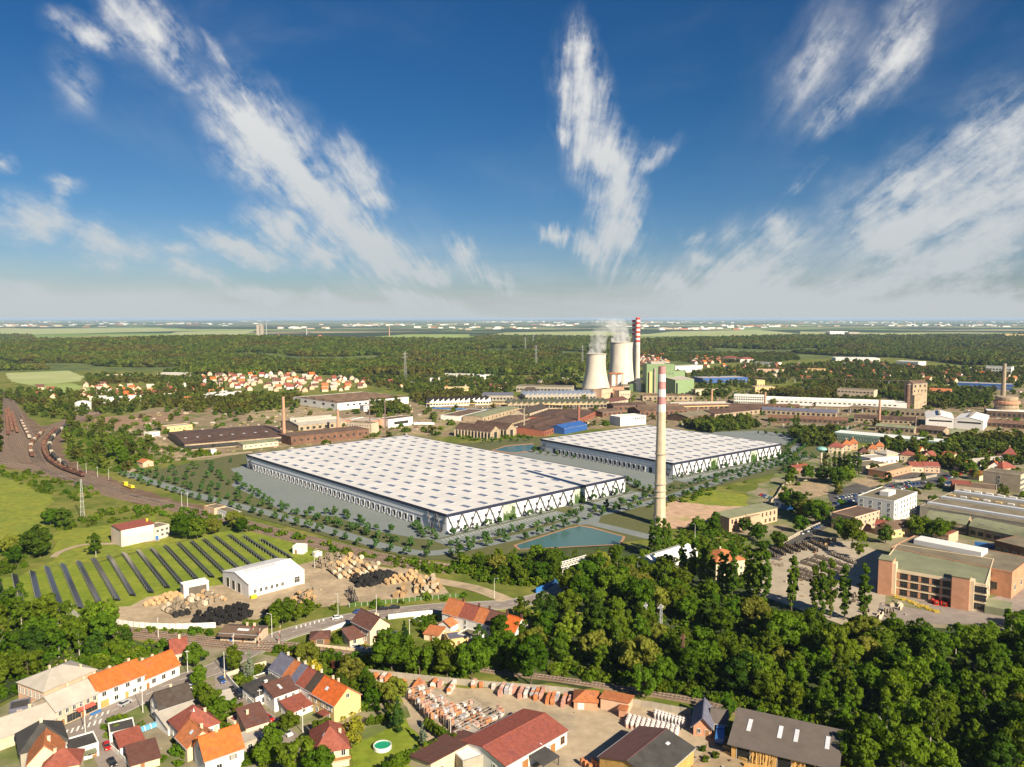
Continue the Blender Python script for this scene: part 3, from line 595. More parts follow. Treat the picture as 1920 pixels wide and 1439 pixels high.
# ---------------------------------------------------------------- far woods and scrub: masses nobody could count
def points_stuff(name, pts, sizes, meshes, label=None, seed=0, zs=None):
    r = np.random.default_rng(seed); pts = np.asarray(pts, float); sizes = np.asarray(sizes, float); which = r.integers(0, len(meshes), len(pts)); objs = []
    for i, me in enumerate(meshes):
        k = which == i
        if not k.any(): continue
        P3 = np.column_stack([pts[k], np.zeros(k.sum()) if zs is None else np.asarray(zs)[k]])
        pm = bpy.data.meshes.new(name); pm.from_pydata(P3.tolist(), [], []); at = pm.attributes.new('size', 'FLOAT', 'POINT'); at.data.foreach_set('value', sizes[k].astype('f')); rt = pm.attributes.new('turn', 'FLOAT', 'POINT'); rt.data.foreach_set('value', r.uniform(0, 6.28, k.sum()).astype('f'))
        o = kind(link(name, pm), 'stuff'); objs.append(o)
        if label: o['label'] = label
        ng = bpy.data.node_groups.new(name, 'GeometryNodeTree'); ng.interface.new_socket('Geometry', in_out='INPUT', socket_type='NodeSocketGeometry'); ng.interface.new_socket('Geometry', in_out='OUTPUT', socket_type='NodeSocketGeometry')
        N = ng.nodes.new; gi, go = N('NodeGroupInput'), N('NodeGroupOutput'); ip = N('GeometryNodeInstanceOnPoints'); src = bpy.data.objects.new(name+'_form', me)
        oi = N('GeometryNodeObjectInfo'); oi.inputs['Object'].default_value = src; oi.inputs['As Instance'].default_value = True
        na = N('GeometryNodeInputNamedAttribute'); na.data_type = 'FLOAT'; na.inputs['Name'].default_value = 'size'
        nr = N('GeometryNodeInputNamedAttribute'); nr.data_type = 'FLOAT'; nr.inputs['Name'].default_value = 'turn'; cx = N('ShaderNodeCombineXYZ'); L = ng.links.new
        L(gi.outputs[0], ip.inputs['Points']); L(oi.outputs['Geometry'], ip.inputs['Instance']); L(na.outputs['Attribute'], ip.inputs['Scale']); L(nr.outputs['Attribute'], cx.inputs[2]); L(cx.outputs[0], ip.inputs['Rotation']); L(ip.outputs[0], go.inputs[0])
        md = o.modifiers.new('spread', 'NODES'); md.node_group = ng
    return objs
MID = [crown('mid_crown', 200+i, 3.6, 3.6, 4.6, 16, 16, 1.5, 'leaffar', 'round', .42) for i in range(4)]
SCRUB = [crown('scrub_crown', 210+i, 1.7, 1.1, .9, 9, 16, .75, 'leaf', 'round', .5) for i in range(3)]
FAR = [crown('far_crown', 220+i, 5.2, 4.6, 6.0, 10, 9, 3.6, 'leaffar', 'round', .5) for i in range(4)]
def hill_z(x, y):
    return 34*np.exp(-((x+1150)/620)**2-((y-3000)/620)**2)+14*np.exp(-((x+250)/700)**2-((y-2700)/500)**2)+16*np.exp(-((x-900)/900)**2-((y-3300)/500)**2)+10*np.exp(-((x+1700)/500)**2-((y-2600)/500)**2)
nx, ny = 70, 40; gx = np.linspace(-3400, 3400, nx); gy = np.linspace(1500, 4900, ny); hb = MB()
for j in range(ny):
    for i in range(nx): hb.v.append((gx[i], gy[j], float(hill_z(gx[i], gy[j]))-.8))
for j in range(ny-1):
    for i in range(nx-1): hb.f.append((j*nx+i, j*nx+i+1, (j+1)*nx+i+1, (j+1)*nx+i)); hb.mi.append(0)
mat('clearing', (.12,.15,.03), .95, .3, .05, (.06,.085,.02), .5, .012); kind(hb.obj('hills', 'clearing', smooth=True), 'structure')
FOREST = [[(-30,646),(60,642),(210,640),(330,636),(500,636),(700,641),(880,641),(905,634),(1100,636),(1180,640),(1190,690),(1080,700),(1000,704),(800,706),(690,702),(640,706),(560,700),(420,706),(340,708),(240,694),(130,693),(-30,697)],
          [(1190,648),(1300,640),(1500,633),(1700,634),(1930,632),(1930,684),(1850,690),(1700,672),(1560,668),(1400,660),(1260,662),(1195,672)], [(-30,628),(60,634),(70,644),(-30,646)]]
HOLE = [[(1560,668),(1720,676),(1720,684),(1560,676)]]
def forest_points(polys, gap, ylo, yhi, hole=(), jit=.45):
    xs = np.arange(-.72*yhi, .72*yhi, gap); ys = np.arange(ylo, yhi, gap); X, Y = np.meshgrid(xs, ys); P2 = np.column_stack([X.ravel(), Y.ravel()])
    P2 = P2[np.abs(P2[:, 0]) < .72*P2[:, 1]]; P2 += RNG.uniform(-jit*gap, jit*gap, P2.shape); q = PXY(np.column_stack([P2, np.zeros(len(P2))]))
    k = np.zeros(len(P2), bool)
    for po in polys: k |= inside(q, po)
    for po in hole: k &= ~inside(q, po)
    return P2[k]
fp = forest_points(FOREST, 9.5, 1500, 5000, HOLE); ds = RNG.uniform(size=len(fp)) < np.clip(1.25-fp[:, 1]/5500, .35, 1); fp = fp[ds]
fn = np.sin(fp[:, 0]*.0042+1.4*np.sin(fp[:, 1]*.0031))*np.sin(fp[:, 1]*.0068+fp[:, 0]*.0016)+.45*np.sin(fp[:, 0]*.013+fp[:, 1]*.004)*np.sin(fp[:, 1]*.017); fp = fp[(fn > -.62)]
points_stuff('forest', fp, RNG.uniform(.75, 1.45, len(fp))*np.clip(fp[:, 1]/2600, 1, 1.5), FAR, 'dark green forest covering the low hills behind the industrial town', 1, hill_z(fp[:, 0], fp[:, 1])-1)
# belts of trees between the villages and works
BELTS = [([(-20,735),(60,735),(150,740),(220,735),(300,745),(345,740),(400,748),(340,770),(290,765),(230,780),(180,775),(130,790),(60,780),(20,750)], 19), ([(160,706),(340,708),(420,712),(340,722),(250,718),(170,724)], 18),
 ([(280,722),(400,722),(410,740),(560,750),(560,765),(440,780),(340,772),(300,750)], 19), ([(120,800),(170,790),(260,812),(300,840),(250,885),(200,888),(130,860)], 33), ([(1300,700),(1400,688),(1560,684),(1700,690),(1800,696),(1930,700),(1930,728),(1800,730),(1700,722),(1560,724),(1480,718),(1400,730),(1320,726)], 24), ([(1640,742),(1700,735),(1800,740),(1860,748),(1850,765),(1760,766)], 13), ([(1405,742),(1560,722),(1568,740),(1480,746)], 14), ([(-30,745),(0,742),(0,850),(-30,860)], 14), ([(690,715),(800,722),(900,728),(960,728),(960,745),(900,745),(800,738)], 20), ([(430,745),(560,738),(560,758),(480,775),(400,775)], 22),
 ([(640,706),(830,710),(1000,712),(1090,706),(1085,728),(1010,730),(900,722),(800,742),(770,738),(700,725)], 19), ([(770,742),(860,738),(900,748),(840,758),(780,756)], 12), ([(690,758),(740,755),(765,775),(700,780)], 12),
 ([(1195,700),(1300,702),(1330,695),(1500,690),(1600,676),(1700,690),(1850,692),(1930,690),(1930,700),(1850,712),(1740,705),(1640,712),(1580,703),(1400,712),(1330,715),(1200,706)], 21),
 ([(1500,716),(1600,712),(1700,720),(1740,730),(1800,732),(1870,730),(1850,752),(1740,752),(1640,742),(1540,738)], 18), ([(1200,672),(1260,664),(1480,664),(1500,676),(1440,680),(1300,682)], 14), ([(1440,740),(1560,744),(1650,752),(1640,758),(1500,750)], 13), ([(1310,728),(1370,735),(1360,745),(1300,742)], 10),
 ([(1280,800),(1400,792),(1420,803),(1330,812)], 7), ([(1800,826),(1930,830),(1930,850),(1780,842)], 7), ([(1480,815),(1560,812),(1560,838),(1510,840),(1500,830)], 10), ([(1650,838),(1800,840),(1930,852),(1930,872),(1820,890),(1700,858)], 13)]
bp = []; rs = []
for po, gp in BELTS:
    s = scatter(po, gp*.62, tries=4000); bp += s; rs += [random.uniform(.7, 1.35) for _ in s]
bp += wood_extra; rs += [random.uniform(.8, 1.25) for _ in wood_extra]
points_stuff('tree_belt', bp, rs, MID, 'belts of leafy trees between the works, rail yard and villages', 2)
# undergrowth: shrubs on waste ground, under the wood and along the tracks
SC = [(WOOD, 3.0, 3200), ([(0,1015),(90,990),(200,960),(330,950),(420,975),(400,996),(290,968),(100,1000),(60,1060),(0,1085)], 4.0, 900), ([(-20,1110),(60,1150),(140,1172),(250,1200),(330,1215),(170,1260),(60,1290),(-20,1330)], 3.0, 1100),
 ([(430,985),(520,1000),(700,1046),(850,1062),(960,1045),(900,1075),(800,1075),(640,1040),(560,1012),(480,996)], 3.2, 1500), ([(120,800),(200,795),(300,840),(430,850),(300,872),(200,890),(130,865)], 4.2, 2200), ([(-20,870),(90,890),(200,925),(150,940),(90,930),(0,895)], 5, 500),
 ([(500,1216),(700,1240),(900,1258),(860,1270),(690,1258),(560,1240)], 2.6, 900), ([(1000,1262),(1060,1271),(1135,1280),(1241,1297),(1310,1309),(1380,1326),(1500,1352),(1495,1338),(1375,1312),(1300,1294),(1200,1274),(1060,1252)], 2.5, 1100), ([(900,1240),(1000,1258),(990,1264),(890,1248)], 2.6, 120), ([(1380,1318),(1580,1362),(1575,1368),(1400,1330)], 2.6, 260), ([(1340,1105),(1420,1140),(1510,1170),(1640,1190),(1760,1212),(1640,1210),(1510,1196),(1400,1165),(1340,1140)], 3.2, 900),
 ([(850,1062),(1060,1068),(1045,1090),(1000,1102),(900,1090)], 3, 900), ([(540,1140),(640,1137),(780,1126),(870,1118),(870,1128),(700,1143),(560,1160)], 7., 300), ([(160,1175),(400,1185),(410,1196),(160,1182)], 3, 300),
 ([(560,800),(700,790),(760,800),(700,822),(600,822)], 7, 300), ([(1230,735),(1400,728),(1500,745),(1300,755)], 9, 250), ([(850,815),(960,812),(1000,822),(880,828)], 5, 200), ([(1180,955),(1260,935),(1350,915),(1400,905),(1350,925),(1270,950)], 5, 200), ([(600,1250),(690,1270),(750,1340),(640,1330)], 3.4, 260), ([(1290,985),(1340,985),(1400,1020),(1440,1050),(1420,1110),(1330,1090),(1240,1040)], 3.4, 800)]
bp = []; rs = []
for po, gp, tr in SC:
    s = scatter(po, gp, tries=tr); bp += s; rs += [random.uniform(.6, 1.5) for _ in s]
points_stuff('undergrowth', bp, rs, SCRUB, 'green shrubs and undergrowth covering verges and waste ground', 3)
# ---------------------------------------------------------------- building kit
for a in [('white', (.72,.70,.66), .8, .07, .3), ('cream', (.62,.50,.35), .85, .09, .3), ('beige', (.50,.40,.29), .85, .12, .25), ('yellow', (.66,.47,.22), .85, .08, .3), ('peach', (.58,.38,.26), .85, .1, .3), ('brickred', (.30,.10,.06), .9, .2, .5), ('brickorange', (.50,.255,.155), .9, .14, .4),
 ('greyplaster', (.36,.32,.26), .9, .15, .3), ('concrete', (.34,.30,.24), .9, .15, .25), ('oldwall', (.36,.28,.19), .9, .25, .3), ('timber', (.50,.30,.10), .85, .2, .6), ('darktimber', (.20,.10,.045), .85, .2, .6), ('rust', (.16,.085,.055), .9, .3, .3), ('blue', (.03,.10,.32), .6, .1, .4),
 ('tileorange', (.52,.115,.022), .8, 0.22, .9, (0.342,0.101,0.038), .6, .35), ('tiledull', (.42,.145,.055), .85, 0.22, .9, (0.280,0.121,0.064), .6, .35), ('tilered', (.235,.068,.045), .85, 0.22, .9, (0.187,0.062,0.052), .6, .35), ('tilebrown', (.125,.055,.042), .85, 0.22, .9, (0.098,0.058,0.054), .6, .35), ('tiledark', (.06,.045,.036), .9, 0.25, .9, (0.057,0.052,0.049), .6, .35), ('slate', (.125,.125,.17), .7, 0.22, .9, (0.098,0.107,0.156), .6, .35), ('metalgrey', (.40,.36,.31), .7, .12, .25), ('metalwhite', (.70,.68,.66), .6, .06, .2),
 ('bitumen', (.055,.052,.05), .95, .25, .3), ('rooffelt', (.17,.145,.10), .95, .22, .12), ('greenfelt', (.20,.21,.13), .95, .18, .12), ('shedroof', (.115,.095,.085), .9, .12, .3), ('purpleroof', (.125,.062,.058), .85, .1, .4), ('sheetred', (.26,.075,.052), .75, 0.22, .9, (0.200,0.063,0.058), .6, .35), ('rustroof', (.085,.05,.038), .95, .35, .12), ('brownroof', (.13,.085,.06), .95, .3, .12),
 ('palegreen', (.20,.285,.14), .7, .06, .2), ('greenglass', (.20,.40,.36), .25, .15, .3), ('towerconc', (.60,.54,.46), .9, .07, .08), ('stackconc', (.58,.46,.32), .9, .12, .25), ('stackwhite', (.74,.70,.68), .8, .08, .3), ('stackred', (.62,.05,.035), .8, .1, .3), ('stackpink', (.50,.22,.22), .85, .15, .4),
 ('frame', (.66,.64,.60), .6, .05, .5), ('darkframe', (.12,.10,.08), .6, .1, .5), ('brownframe', (.30,.14,.05), .7, .1, .5), ('steel', (.42,.42,.42), .5, .1, .5), ('rail', (.34,.27,.22), .5, .2, .5), ('sleeper', (.10,.075,.06), .9, .3, .8), ('skylite', (.55,.57,.62), .35, .08, .4), ('awning', (.55,.10,.07), .8, .1, .5), ('dooryellow', (.48,.25,.06), .8, .1, .5), ('rubber', (.012,.012,.012), .8, .1, .5), ('hedge', (.06,.11,.02), .95, .3, 1.)]:
    mat(*a, rnd=.06)
mat('cardark', (.02,.025,.035), .3, .05, 1, rnd=.1)
for n_, c_ in (('carwhite', (.72,.72,.72)), ('carblue', (.03,.08,.26)), ('carred', (.40,.02,.015)), ('carsilver', (.40,.42,.45)), ('carblack', (.015,.015,.02)), ('cargrey', (.13,.14,.15)), ('cargreen', (.03,.12,.08)), ('yellowpaint', (.62,.45,.03)), ('redpaint', (.55,.03,.02)), ('bluepaint', (.04,.16,.42)), ('tealpaint', (.02,.32,.28))): mat(n_, c_, .3, .05, 1., spec=.5, rnd=.08)
WC = {}
def win_mesh(w, h, fr='frame', cross=True, gl='glass'):
    k = (w, h, fr, cross, gl)
    if k not in WC:
        b = MB(); e = .1; d = .1
        b.box(-w/2, -.03, 0, w/2, .02, h, 1)
        for q in ((-w/2-e, -d, -e, -w/2, .01, h+e), (w/2, -d, -e, w/2+e, .01, h+e), (-w/2, -d, h, w/2, .01, h+e), (-w/2-.08, -d-.08, -e, w/2+.08, .01, 0)): b.box(*q, 0)
        if cross:
            n = max(1, int(w/1.1))
            for i in range(n): x = -w/2+w*(i+1)/(n+1); b.box(x-.04, -.07, 0, x+.04, -.03, h, 0)
            if h > 1.8: b.box(-w/2, -.07, h*.6, w/2, -.03, h*.6+.07, 0)
        WC[k] = b.mesh('window', [fr, gl])
    return WC[k]
def door_mesh(w, h, m_='brownframe'):
    k = ('d', w, h, m_)
    if k not in WC:
        b = MB(); b.box(-w/2, -.06, 0, w/2, .02, h, 0); b.box(-w/2-.1, -.1, 0, -w/2, .01, h+.1, 1); b.box(w/2, -.1, 0, w/2+.1, .01, h+.1, 1); b.box(-w/2, -.1, h, w/2, .01, h+.1, 1); WC[k] = b.mesh('door', [m_, 'frame'])
    return WC[k]
class B:
    """a building in its own frame: x along the near side, y away from it"""
    def __init__(s, name, label, A, Bp, w, e, r=None, rt='gable', wall='cream', roof='tileorange', pz=0., cat='house', ov=.4, group=None, th=.25, world=False, sink=0.):
        a, b = (Vector((*A, 0)), Vector((*Bp, 0))) if world else (G(*A, pz), G(*Bp, pz)); a.z = b.z = 0
        u = b-a; s.L = L = u.length; rz = atan2(u.y, u.x)
        if isinstance(w, tuple): q = G(*w, pz); w = abs((q-a).x*-sin(rz)+(q-a).y*cos(rz))
        s.w, s.e, s.r = w, e, r or e+w*.38; s.rt = rt
        t = s.t = thing(name, label, cat, a, rz, group); r = s.r; s.wm = wall
        wb, rb = MB(), MB(); m = w/2; axis = 'x' if rt in ('gable', 'shed', 'shedb', 'barrel', 'saw') else 'y'; W_, L_ = (w, L) if axis == 'x' else (L, w)
        prof = None
        if rt in ('gable', 'gabley'): prof = [(0, e), (W_/2, r), (W_, e)]
        elif rt in ('shed', 'shedy'): prof = [(0, e), (W_, r)]
        elif rt in ('shedb', 'shedyb'): prof = [(0, r), (W_, e)]
        elif rt in ('barrel', 'barrely'): prof = [(W_*i/10, e+(r-e)*sin(pi*i/10)**.8) for i in range(11)]
        elif rt in ('saw', 'sawy'):
            n = max(2, int(W_/7)); prof = []
            for i in range(n): prof += [(W_*i/n, e), (W_*(i+.75)/n, r), (W_*(i+.8)/n, e)] if i < n-1 else [(W_*i/n, e), (W_*(i+.75)/n, r), (W_, e)]
        if prof:
            wb.extr([(prof[0][0], -sink)]+[(y, z-.1) for y, z in prof]+[(prof[-1][0], -sink)], 0, L_, axis)
            def edge(p, q, d):
                k = hypot(q[0]-p[0], q[1]-p[1]) or 1; return (p[0]-(q[0]-p[0])/k*d, p[1]-(q[1]-p[1])/k*d)
            o_ = ov if rt[:3] != 'saw' else .05
            pr = [edge(prof[0], prof[1], o_)]+prof[1:-1]+[edge(prof[-1], prof[-2], o_)]
            rb.extr([(y, z) for y, z in pr]+[(y, z-th) for y, z in reversed(pr)], -ov, L_+ov, axis)
            s.prof = prof; s.axis = axis
        elif rt == 'hip':
            wb.box(0, 0, -sink, L, w, e-.06); o = ov; z0 = e-.05; i = min(m, L/2)*.98
            c = [(-o, -o), (L+o, -o), (L+o, w+o), (-o, w+o)]
            if L >= w: a1, a2 = (i, m, r), (L-i, m, r); fs = [(c[0], c[1], a2, a1), (c[1], c[2], a2), (c[2], c[3], a1, a2), (c[3], c[0], a1)]
            else: a1, a2 = (L/2, i, r), (L/2, w-i, r); fs = [(c[0], c[1], a1), (c[1], c[2], a2, a1), (c[2], c[3], a2), (c[3], c[0], a1, a2)]
            for f in fs: rb.face([(p[0], p[1], z0) if len(p) == 2 else p for p in f])
            rb.box(-o, -o, z0-.2, L+o, w+o, z0-.005)
        else:                                # flat with a parapet
            wb.box(0, 0, -sink, L, w, e-.02); rb.box(.25, .25, e-.02, L-.25, w-.25, e+.12)
        s.wall = wb.obj('wall', wall, t); s.roof = rb.obj('roof', roof, t)
        if rt in ('gable', 'gabley') and L_ < 60:        # ridge tiles and eaves gutters
            g_ = MB(); P3 = (lambda tt, aa, zz: (aa, tt, zz)) if axis == 'x' else (lambda tt, aa, zz: (tt, aa, zz))
            g_.bar(P3(W_/2, -ov, r+.04), P3(W_/2, L_+ov, r+.04), .34, .16); g_.obj('ridge_cap', roof, s.roof); g_ = MB()
            for q in (pr[0], pr[-1]): g_.bar(P3(q[0]+(-.08 if q[0] < W_/2 else .08), -ov, q[1]-.1), P3(q[0]+(-.08 if q[0] < W_/2 else .08), L_+ov, q[1]-.1), .16, .16)
            g_.obj('gutter', 'steel', s.roof)
        if rt == 'flat':
            p = MB(); q = .3
            for z in ((-.06, -.06, L+.06, q), (-.06, w-q, L+.06, w+.06), (-.06, q, q, w-q), (L-q, q, L+.06, w-q)): p.box(z[0], z[1], e-.3, z[2], z[3], e+.4)
            p.obj('parapet', wall, t)
    def top(s, x, y):
        if s.rt == 'flat': return s.e
        if s.rt == 'hip':
            i = min(s.w/2, s.L/2); d = min(x, s.L-x, y, s.w-y); return s.e+(s.r-s.e)*max(0, d)/i
        t = y if s.axis == 'x' else x
        for (a, za), (b, zb) in zip(s.prof, s.prof[1:]):
            if a <= t <= b+1e-6: return za+(zb-za)*(t-a)/((b-a) or 1)
        return s.e
    def at(s, face, d):
        return {'f': ((d, 0), 0), 'r': ((s.L, d), pi/2), 'b': ((s.L-d, s.w), pi), 'l': ((0, s.w-d), -pi/2)}[face]
    def len(s, face): return s.L if face in 'fb' else s.w
    def win(s, face, n, z, w=1.1, h=1.4, t0=0., t1=1., fr='frame', cross=True, name='window', gl='glass'):
        me = win_mesh(w, h, fr, cross, gl); L = s.len(face)
        for i in range(n):
            (x, y), rz = s.at(face, L*(t0+(t1-t0)*(i+.5)/n)); link(name, me, s.t, (x, y, z), rz)
        return s
    def door(s, face, t, w=1.1, h=2.2, m_='brownframe', name='door', z=0.):
        (x, y), rz = s.at(face, s.len(face)*t); link(name, door_mesh(w, h, m_), s.t, (x, y, z), rz); return s
    def chim(s, *pts, w=.7, h=1.1, m_='cream'):
        for fx, fy in pts:
            x, y = fx*s.L, fy*s.w; z = s.top(x, y); b = MB(); b.box(x-w/2, y-w*.35, z-.8, x+w/2, y+w*.35, z+h); b.box(x-w/2-.08, y-w*.35-.08, z+h, x+w/2+.08, y+w*.35+.08, z+h+.14); b.obj('chimney', m_, s.roof)
        return s
    def sky(s, *pts, w=.9, l=1.3, m_='skylite', h=.12, name='skylight', rim=None):   # roof lights, flush on the slope
        for fx, fy in pts:
            x, y = fx*s.L, fy*s.w; d = .4
            ax = s.axis if s.rt not in ('flat', 'hip') else 'x'
            if s.rt == 'hip': ax = 'x'
            b = MB(); P_ = []
            for (u, v) in ((-w/2, -l/2), (w/2, -l/2), (w/2, l/2), (-w/2, l/2)):
                xx, yy = (x+u, y+v); P_.append((xx, yy, s.top(xx, yy)))
            hi = [(p[0], p[1], p[2]+h+.03) for p in P_]; b.face(hi)
            for i in range(4): b.face([P_[i], P_[(i+1) % 4], hi[(i+1) % 4], hi[i]], 1)
            b.obj(name, [m_, rim or 'darkframe'], s.roof)
        return s
    def box(s, name, x0, y0, z0, x1, y1, z1, m_, on=None):
        b = MB(); b.box(x0, y0, z0, x1, y1, z1); b.obj(name, m_, on or s.t); return s
    def band(s, name, z0, z1, m_, out=.08):
        b = MB(); L, w, o = s.L, s.w, out
        for q in ((-o, -o, L+o, -.004), (-o, w+.004, L+o, w+o), (-o, -.004, -.004, w+.004), (L+.004, -.004, L+o, w+.004)): b.box(q[0], q[1], z0, q[2], q[3], z1)
        b.obj(name, m_, s.t); return s
# ---------------------------------------------------------------- village in the lower left
mat('palewall', (.62,.53,.44), .85, .1, .3)
b = B('row_house', 'two-storey white street house with bright orange roof beside the silver car', (185,1331), (272,1295.5), 9.5, 5.6, 9.4, wall='white', roof='tileorange')
b.win('f', 4, 3.6, 1.2, 1.3).win('f', 1, 1., 1.2, 1.3, .33, .42).win('f', 2, 1., 1., 1.2, .7, .98).door('f', .13, 2.6, 2.4, 'timber', 'garage_door').door('f', .6, 1.1, 2.2, 'timber').chim((.45,.6), (.85,.55), (.12,.6))
b = B('row_house', 'lower white house with orange roof at the end of the street row', (273,1295), (337,1267), 9, 3.9, 8, wall='white', roof='tileorange')
b.win('f', 3, 1.3, 1.3, 1.5, .1, .95).win('r', 2, 1.3).chim((.5,.6), (.2,.58)).door('f', .07)
b = B('shop_house', 'beige shop house with pale metal roof and red awning over the pavement', (107,1367), (184.5,1331.5), 11, 5.6, 8.6, wall='beige', roof='metalgrey')
b.win('f', 6, 3.6, .9, 1.3).win('f', 2, .6, 2.4, 2., .28, .52, 'darkframe').win('f', 2, .6, 1.8, 2., .7, .97, 'darkframe').door('f', .62).door('f', .14).chim((.55,.55), (.95,.55))
ab = MB(); ab.extr([(-1.5, 2.85), (0, 3.5), (0, 3.4), (-1.5, 2.75)], b.L*.45, b.L*.88, 'x'); ab.obj('awning', 'awning', b.t); b.box('planter', b.L*.72, -1.9, 0, b.L*.98, -1.6, .9, 'bluepaint')
b = B('old_hall', 'peach plaster hall with grey metal hip roof behind the shop house', (35,1314), (84,1333), 17, 6.2, 9.2, 'hip', 'peach', 'metalgrey')
b.win('f', 7, 3., .8, 1.9).win('f', 3, .5, .8, 1., .3, .9).chim((.2,.5), (.8,.8))
b = B('long_house', 'long low beige house with pale sheet roof at the left edge', (-14,1414), (106,1370), 10.5, 4.1, 7, wall='beige', roof='metalgrey')
b.win('f', 2, 1.3, 1.6, 1.5, .3, .6).win('f', 2, 1.3, 1., 1.4, .72, .95).chim((.7,.55)).door('f', .85)
b = B('corner_house', 'big house with dark grey hip roof in the bottom left corner', (40,1446), (128,1420), 12, 5, 9.6, 'hip', 'greyplaster', 'bitumen'); b.chim((.5,.45)).win('r', 2, 2).win('f', 3, 2)
b = B('gable_house', 'house with orange gable roof in the bottom left corner below the dark hip roof', (52,1468), (120,1452), 9, 5, 9.2, 'gabley', 'cream', 'tiledull'); b.win('f', 2, 2).chim((.6,.4))
b = B('porch_house', 'small maroon roof at the bottom edge left of the lane', (80,1475), (150,1462), 7, 4.5, 7.4, 'hip', 'cream', 'tilered'); b.chim((.3,.5)).win('f', 2, 1.5)
b = B('garage', 'white garage with dark flat roof left of the lane', (128,1436), (186,1418), 7.5, 3.6, rt='flat', wall='white', roof='bitumen', cat='garage'); b.win('f', 2, 1., 1.6, 1.6).door('f', .85).box('canopy', b.L*.45, -2.4, 2.6, b.L*.9, 0, 2.75, 'greenfelt')
b = B('shed', 'small dark shed with blue-edged roof behind the long beige house', (18,1349), (56,1341), 6, 2.6, rt='flat', wall='slate', roof='bitumen', cat='shed'); b.door('f', .5)
b = B('house', 'white house with mossy dark roof beside the street', (300,1362), (362,1341), 8, 5.2, 8.8, wall='white', roof='tiledark'); b.win('l', 2, 1.2, .9, 1.2).win('l', 2, 4, .8, 1.).win('f', 3, 2.6).chim((.5,.55))
b = B('house_annex', 'low annex with wide pale pinkish roof beside the maroon-roofed house', (316,1381), (378,1356), 8, 2.6, 5, 'shed', 'white', 'metalgrey'); b.win('f', 2, .8).sky((.4,.3))
b = B('house', 'house with maroon tile roof and skylights among the gardens', (345,1408), (412,1383), 11, 4.6, 9.4, 'hip', 'white', 'tilered'); b.win('l', 2, 1.4).win('f', 2, 2).chim((.75,.35)).sky((.35,.25), (.45,.2), (.42,.35))
b = B('house_wing', 'lower house with brownish orange gable roof in front of the maroon roof', (352,1430), (408,1408), 8, 4.2, 7.6, 'gabley', 'cream', 'tiledull'); b.chim((.6,.3)).sky((.3,.4))
b = B('house', 'white gabled house with brightest orange roof at the bottom edge', (386,1462), (458,1436), 9.5, 5.2, 9.6, wall='white', roof='tileorange'); b.win('f', 3, 2.9, .7, 1.4, .62, .8).win('f', 1, 1.5, 1.3, 1.4, .2, .5).win('l', 1, 6, .8, 1.).chim((.45,.5))
b = B('house', 'house with dark brown terrace roof below the side lane', (462,1392), (505,1378), 8, 4.4, 6.6, 'shed', 'cream', 'tilebrown'); b.win('f', 2, 1.2, 1.2, 1.4).door('f', .15).box('balcony', 0, -1.6, 2.4, b.L, 0, 2.55, 'frame').chim((.3,.6))
b = B('garage', 'low garage with pale flat roof below the brown terrace roof', (458,1414), (502,1398), 6, 2.8, rt='flat', wall='greyplaster', roof='metalgrey', cat='garage'); b.win('f', 2, .9)
b = B('shed', 'garden shed with dark pergola roof beside the lane', (206,1394), (254,1382), 6.5, 2.6, rt='flat', wall='white', roof='bitumen', cat='shed'); b.door('l', .5)
b = B('garage', 'white garage with red sheet roof beside the lane', (226,1418), (270,1404), 6, 2.7, 4.0, 'shed', 'white', 'tilered', cat='garage'); b.door('l', .5, 2.4, 2.2, 'brownframe', 'garage_door')
b = B('shed', 'low building with brown sheet roof at the bottom edge between two gardens', (246,1452), (300,1436), 8, 2.6, 4, 'shed', 'cream', 'tilebrown', cat='shed'); b.door('f', .4)
b = B('cottage', 'cottage with maroon roof and beige wall behind the orange-roofed row', (322,1246), (352,1240), 8, 3.6, 7.4, wall='cream', roof='tilered'); b.win('f', 2, 1.).chim((.6,.5))
b = B('garage', 'garage with half grey half beige roof beside the parked dark cars', (404,1334), (437,1325), 8, 3, rt='gable', r=4, wall='cream', roof='metalgrey', cat='garage'); b.door('f', .5, 2.4, 2.2, 'frame', 'garage_door')
b = B('shed', 'narrow garden shed with red roof edge near the low maroon roof', (440,1372), (492,1346), 3.5, 2.7, rt='flat', wall='cream', roof='sheetred', cat='shed'); b.door('f', .3)
# the diagonal row: each segment a house with its own roof
P0_, P1_ = G(627,1358), G(677,1335); ru = (P1_-P0_); RW = ru.length; ru.normalize(); rv = Vector((-ru.y, ru.x, 0)); far_ = G(492, 1256, 6.); RL = (far_-P0_).dot(rv); print('ROW', RW, RL)
seg = [('yellow', 'tileorange', .32, 'yellow end house of the diagonal row with orange roof and skylight'), ('white', 'tiledark', .11, 'house with dark brown roof in the diagonal row next to the yellow one'), ('white', 'tilered', .14, 'house with red roof in the middle of the diagonal row'), ('white', 'slate', .10, 'narrow house with grey slate roof between red and orange roofs of the diagonal row'), ('white', 'tiledull', .11, 'house with dull orange roof between two slate roofs of the diagonal row'), ('white', 'slate', .22, 'slate-roofed house at the far end of the diagonal row')]
y = 0.
for i, (wl, rf, fr, lb) in enumerate(seg):
    d = RL*fr; a = P0_+rv*(y+.05); c = a+ru*RW
    b = B('row_house', lb, (a.x, a.y), (c.x, c.y), d-.1, 5.7, 9.6+.12*(i % 2), 'gabley', wl, rf, world=True, ov=.02 if i else .3)
    b.win('l', max(1, int(d/3.5)), 3.4).win('l', max(1, int(d/4)), .9)
    if i == 0: b.win('l', 2, 3.4, 1.2, 1.4, .6, .95).win('f', 1, 6.4, 1., 1.2).sky((.25,.6)).chim((.55,.45), (.6,.75)).box('porch', -2.4, 2, 2.5, -.02, 5.5, 2.7, 'tilered')
    else: b.chim((.52,.5))
    y += d
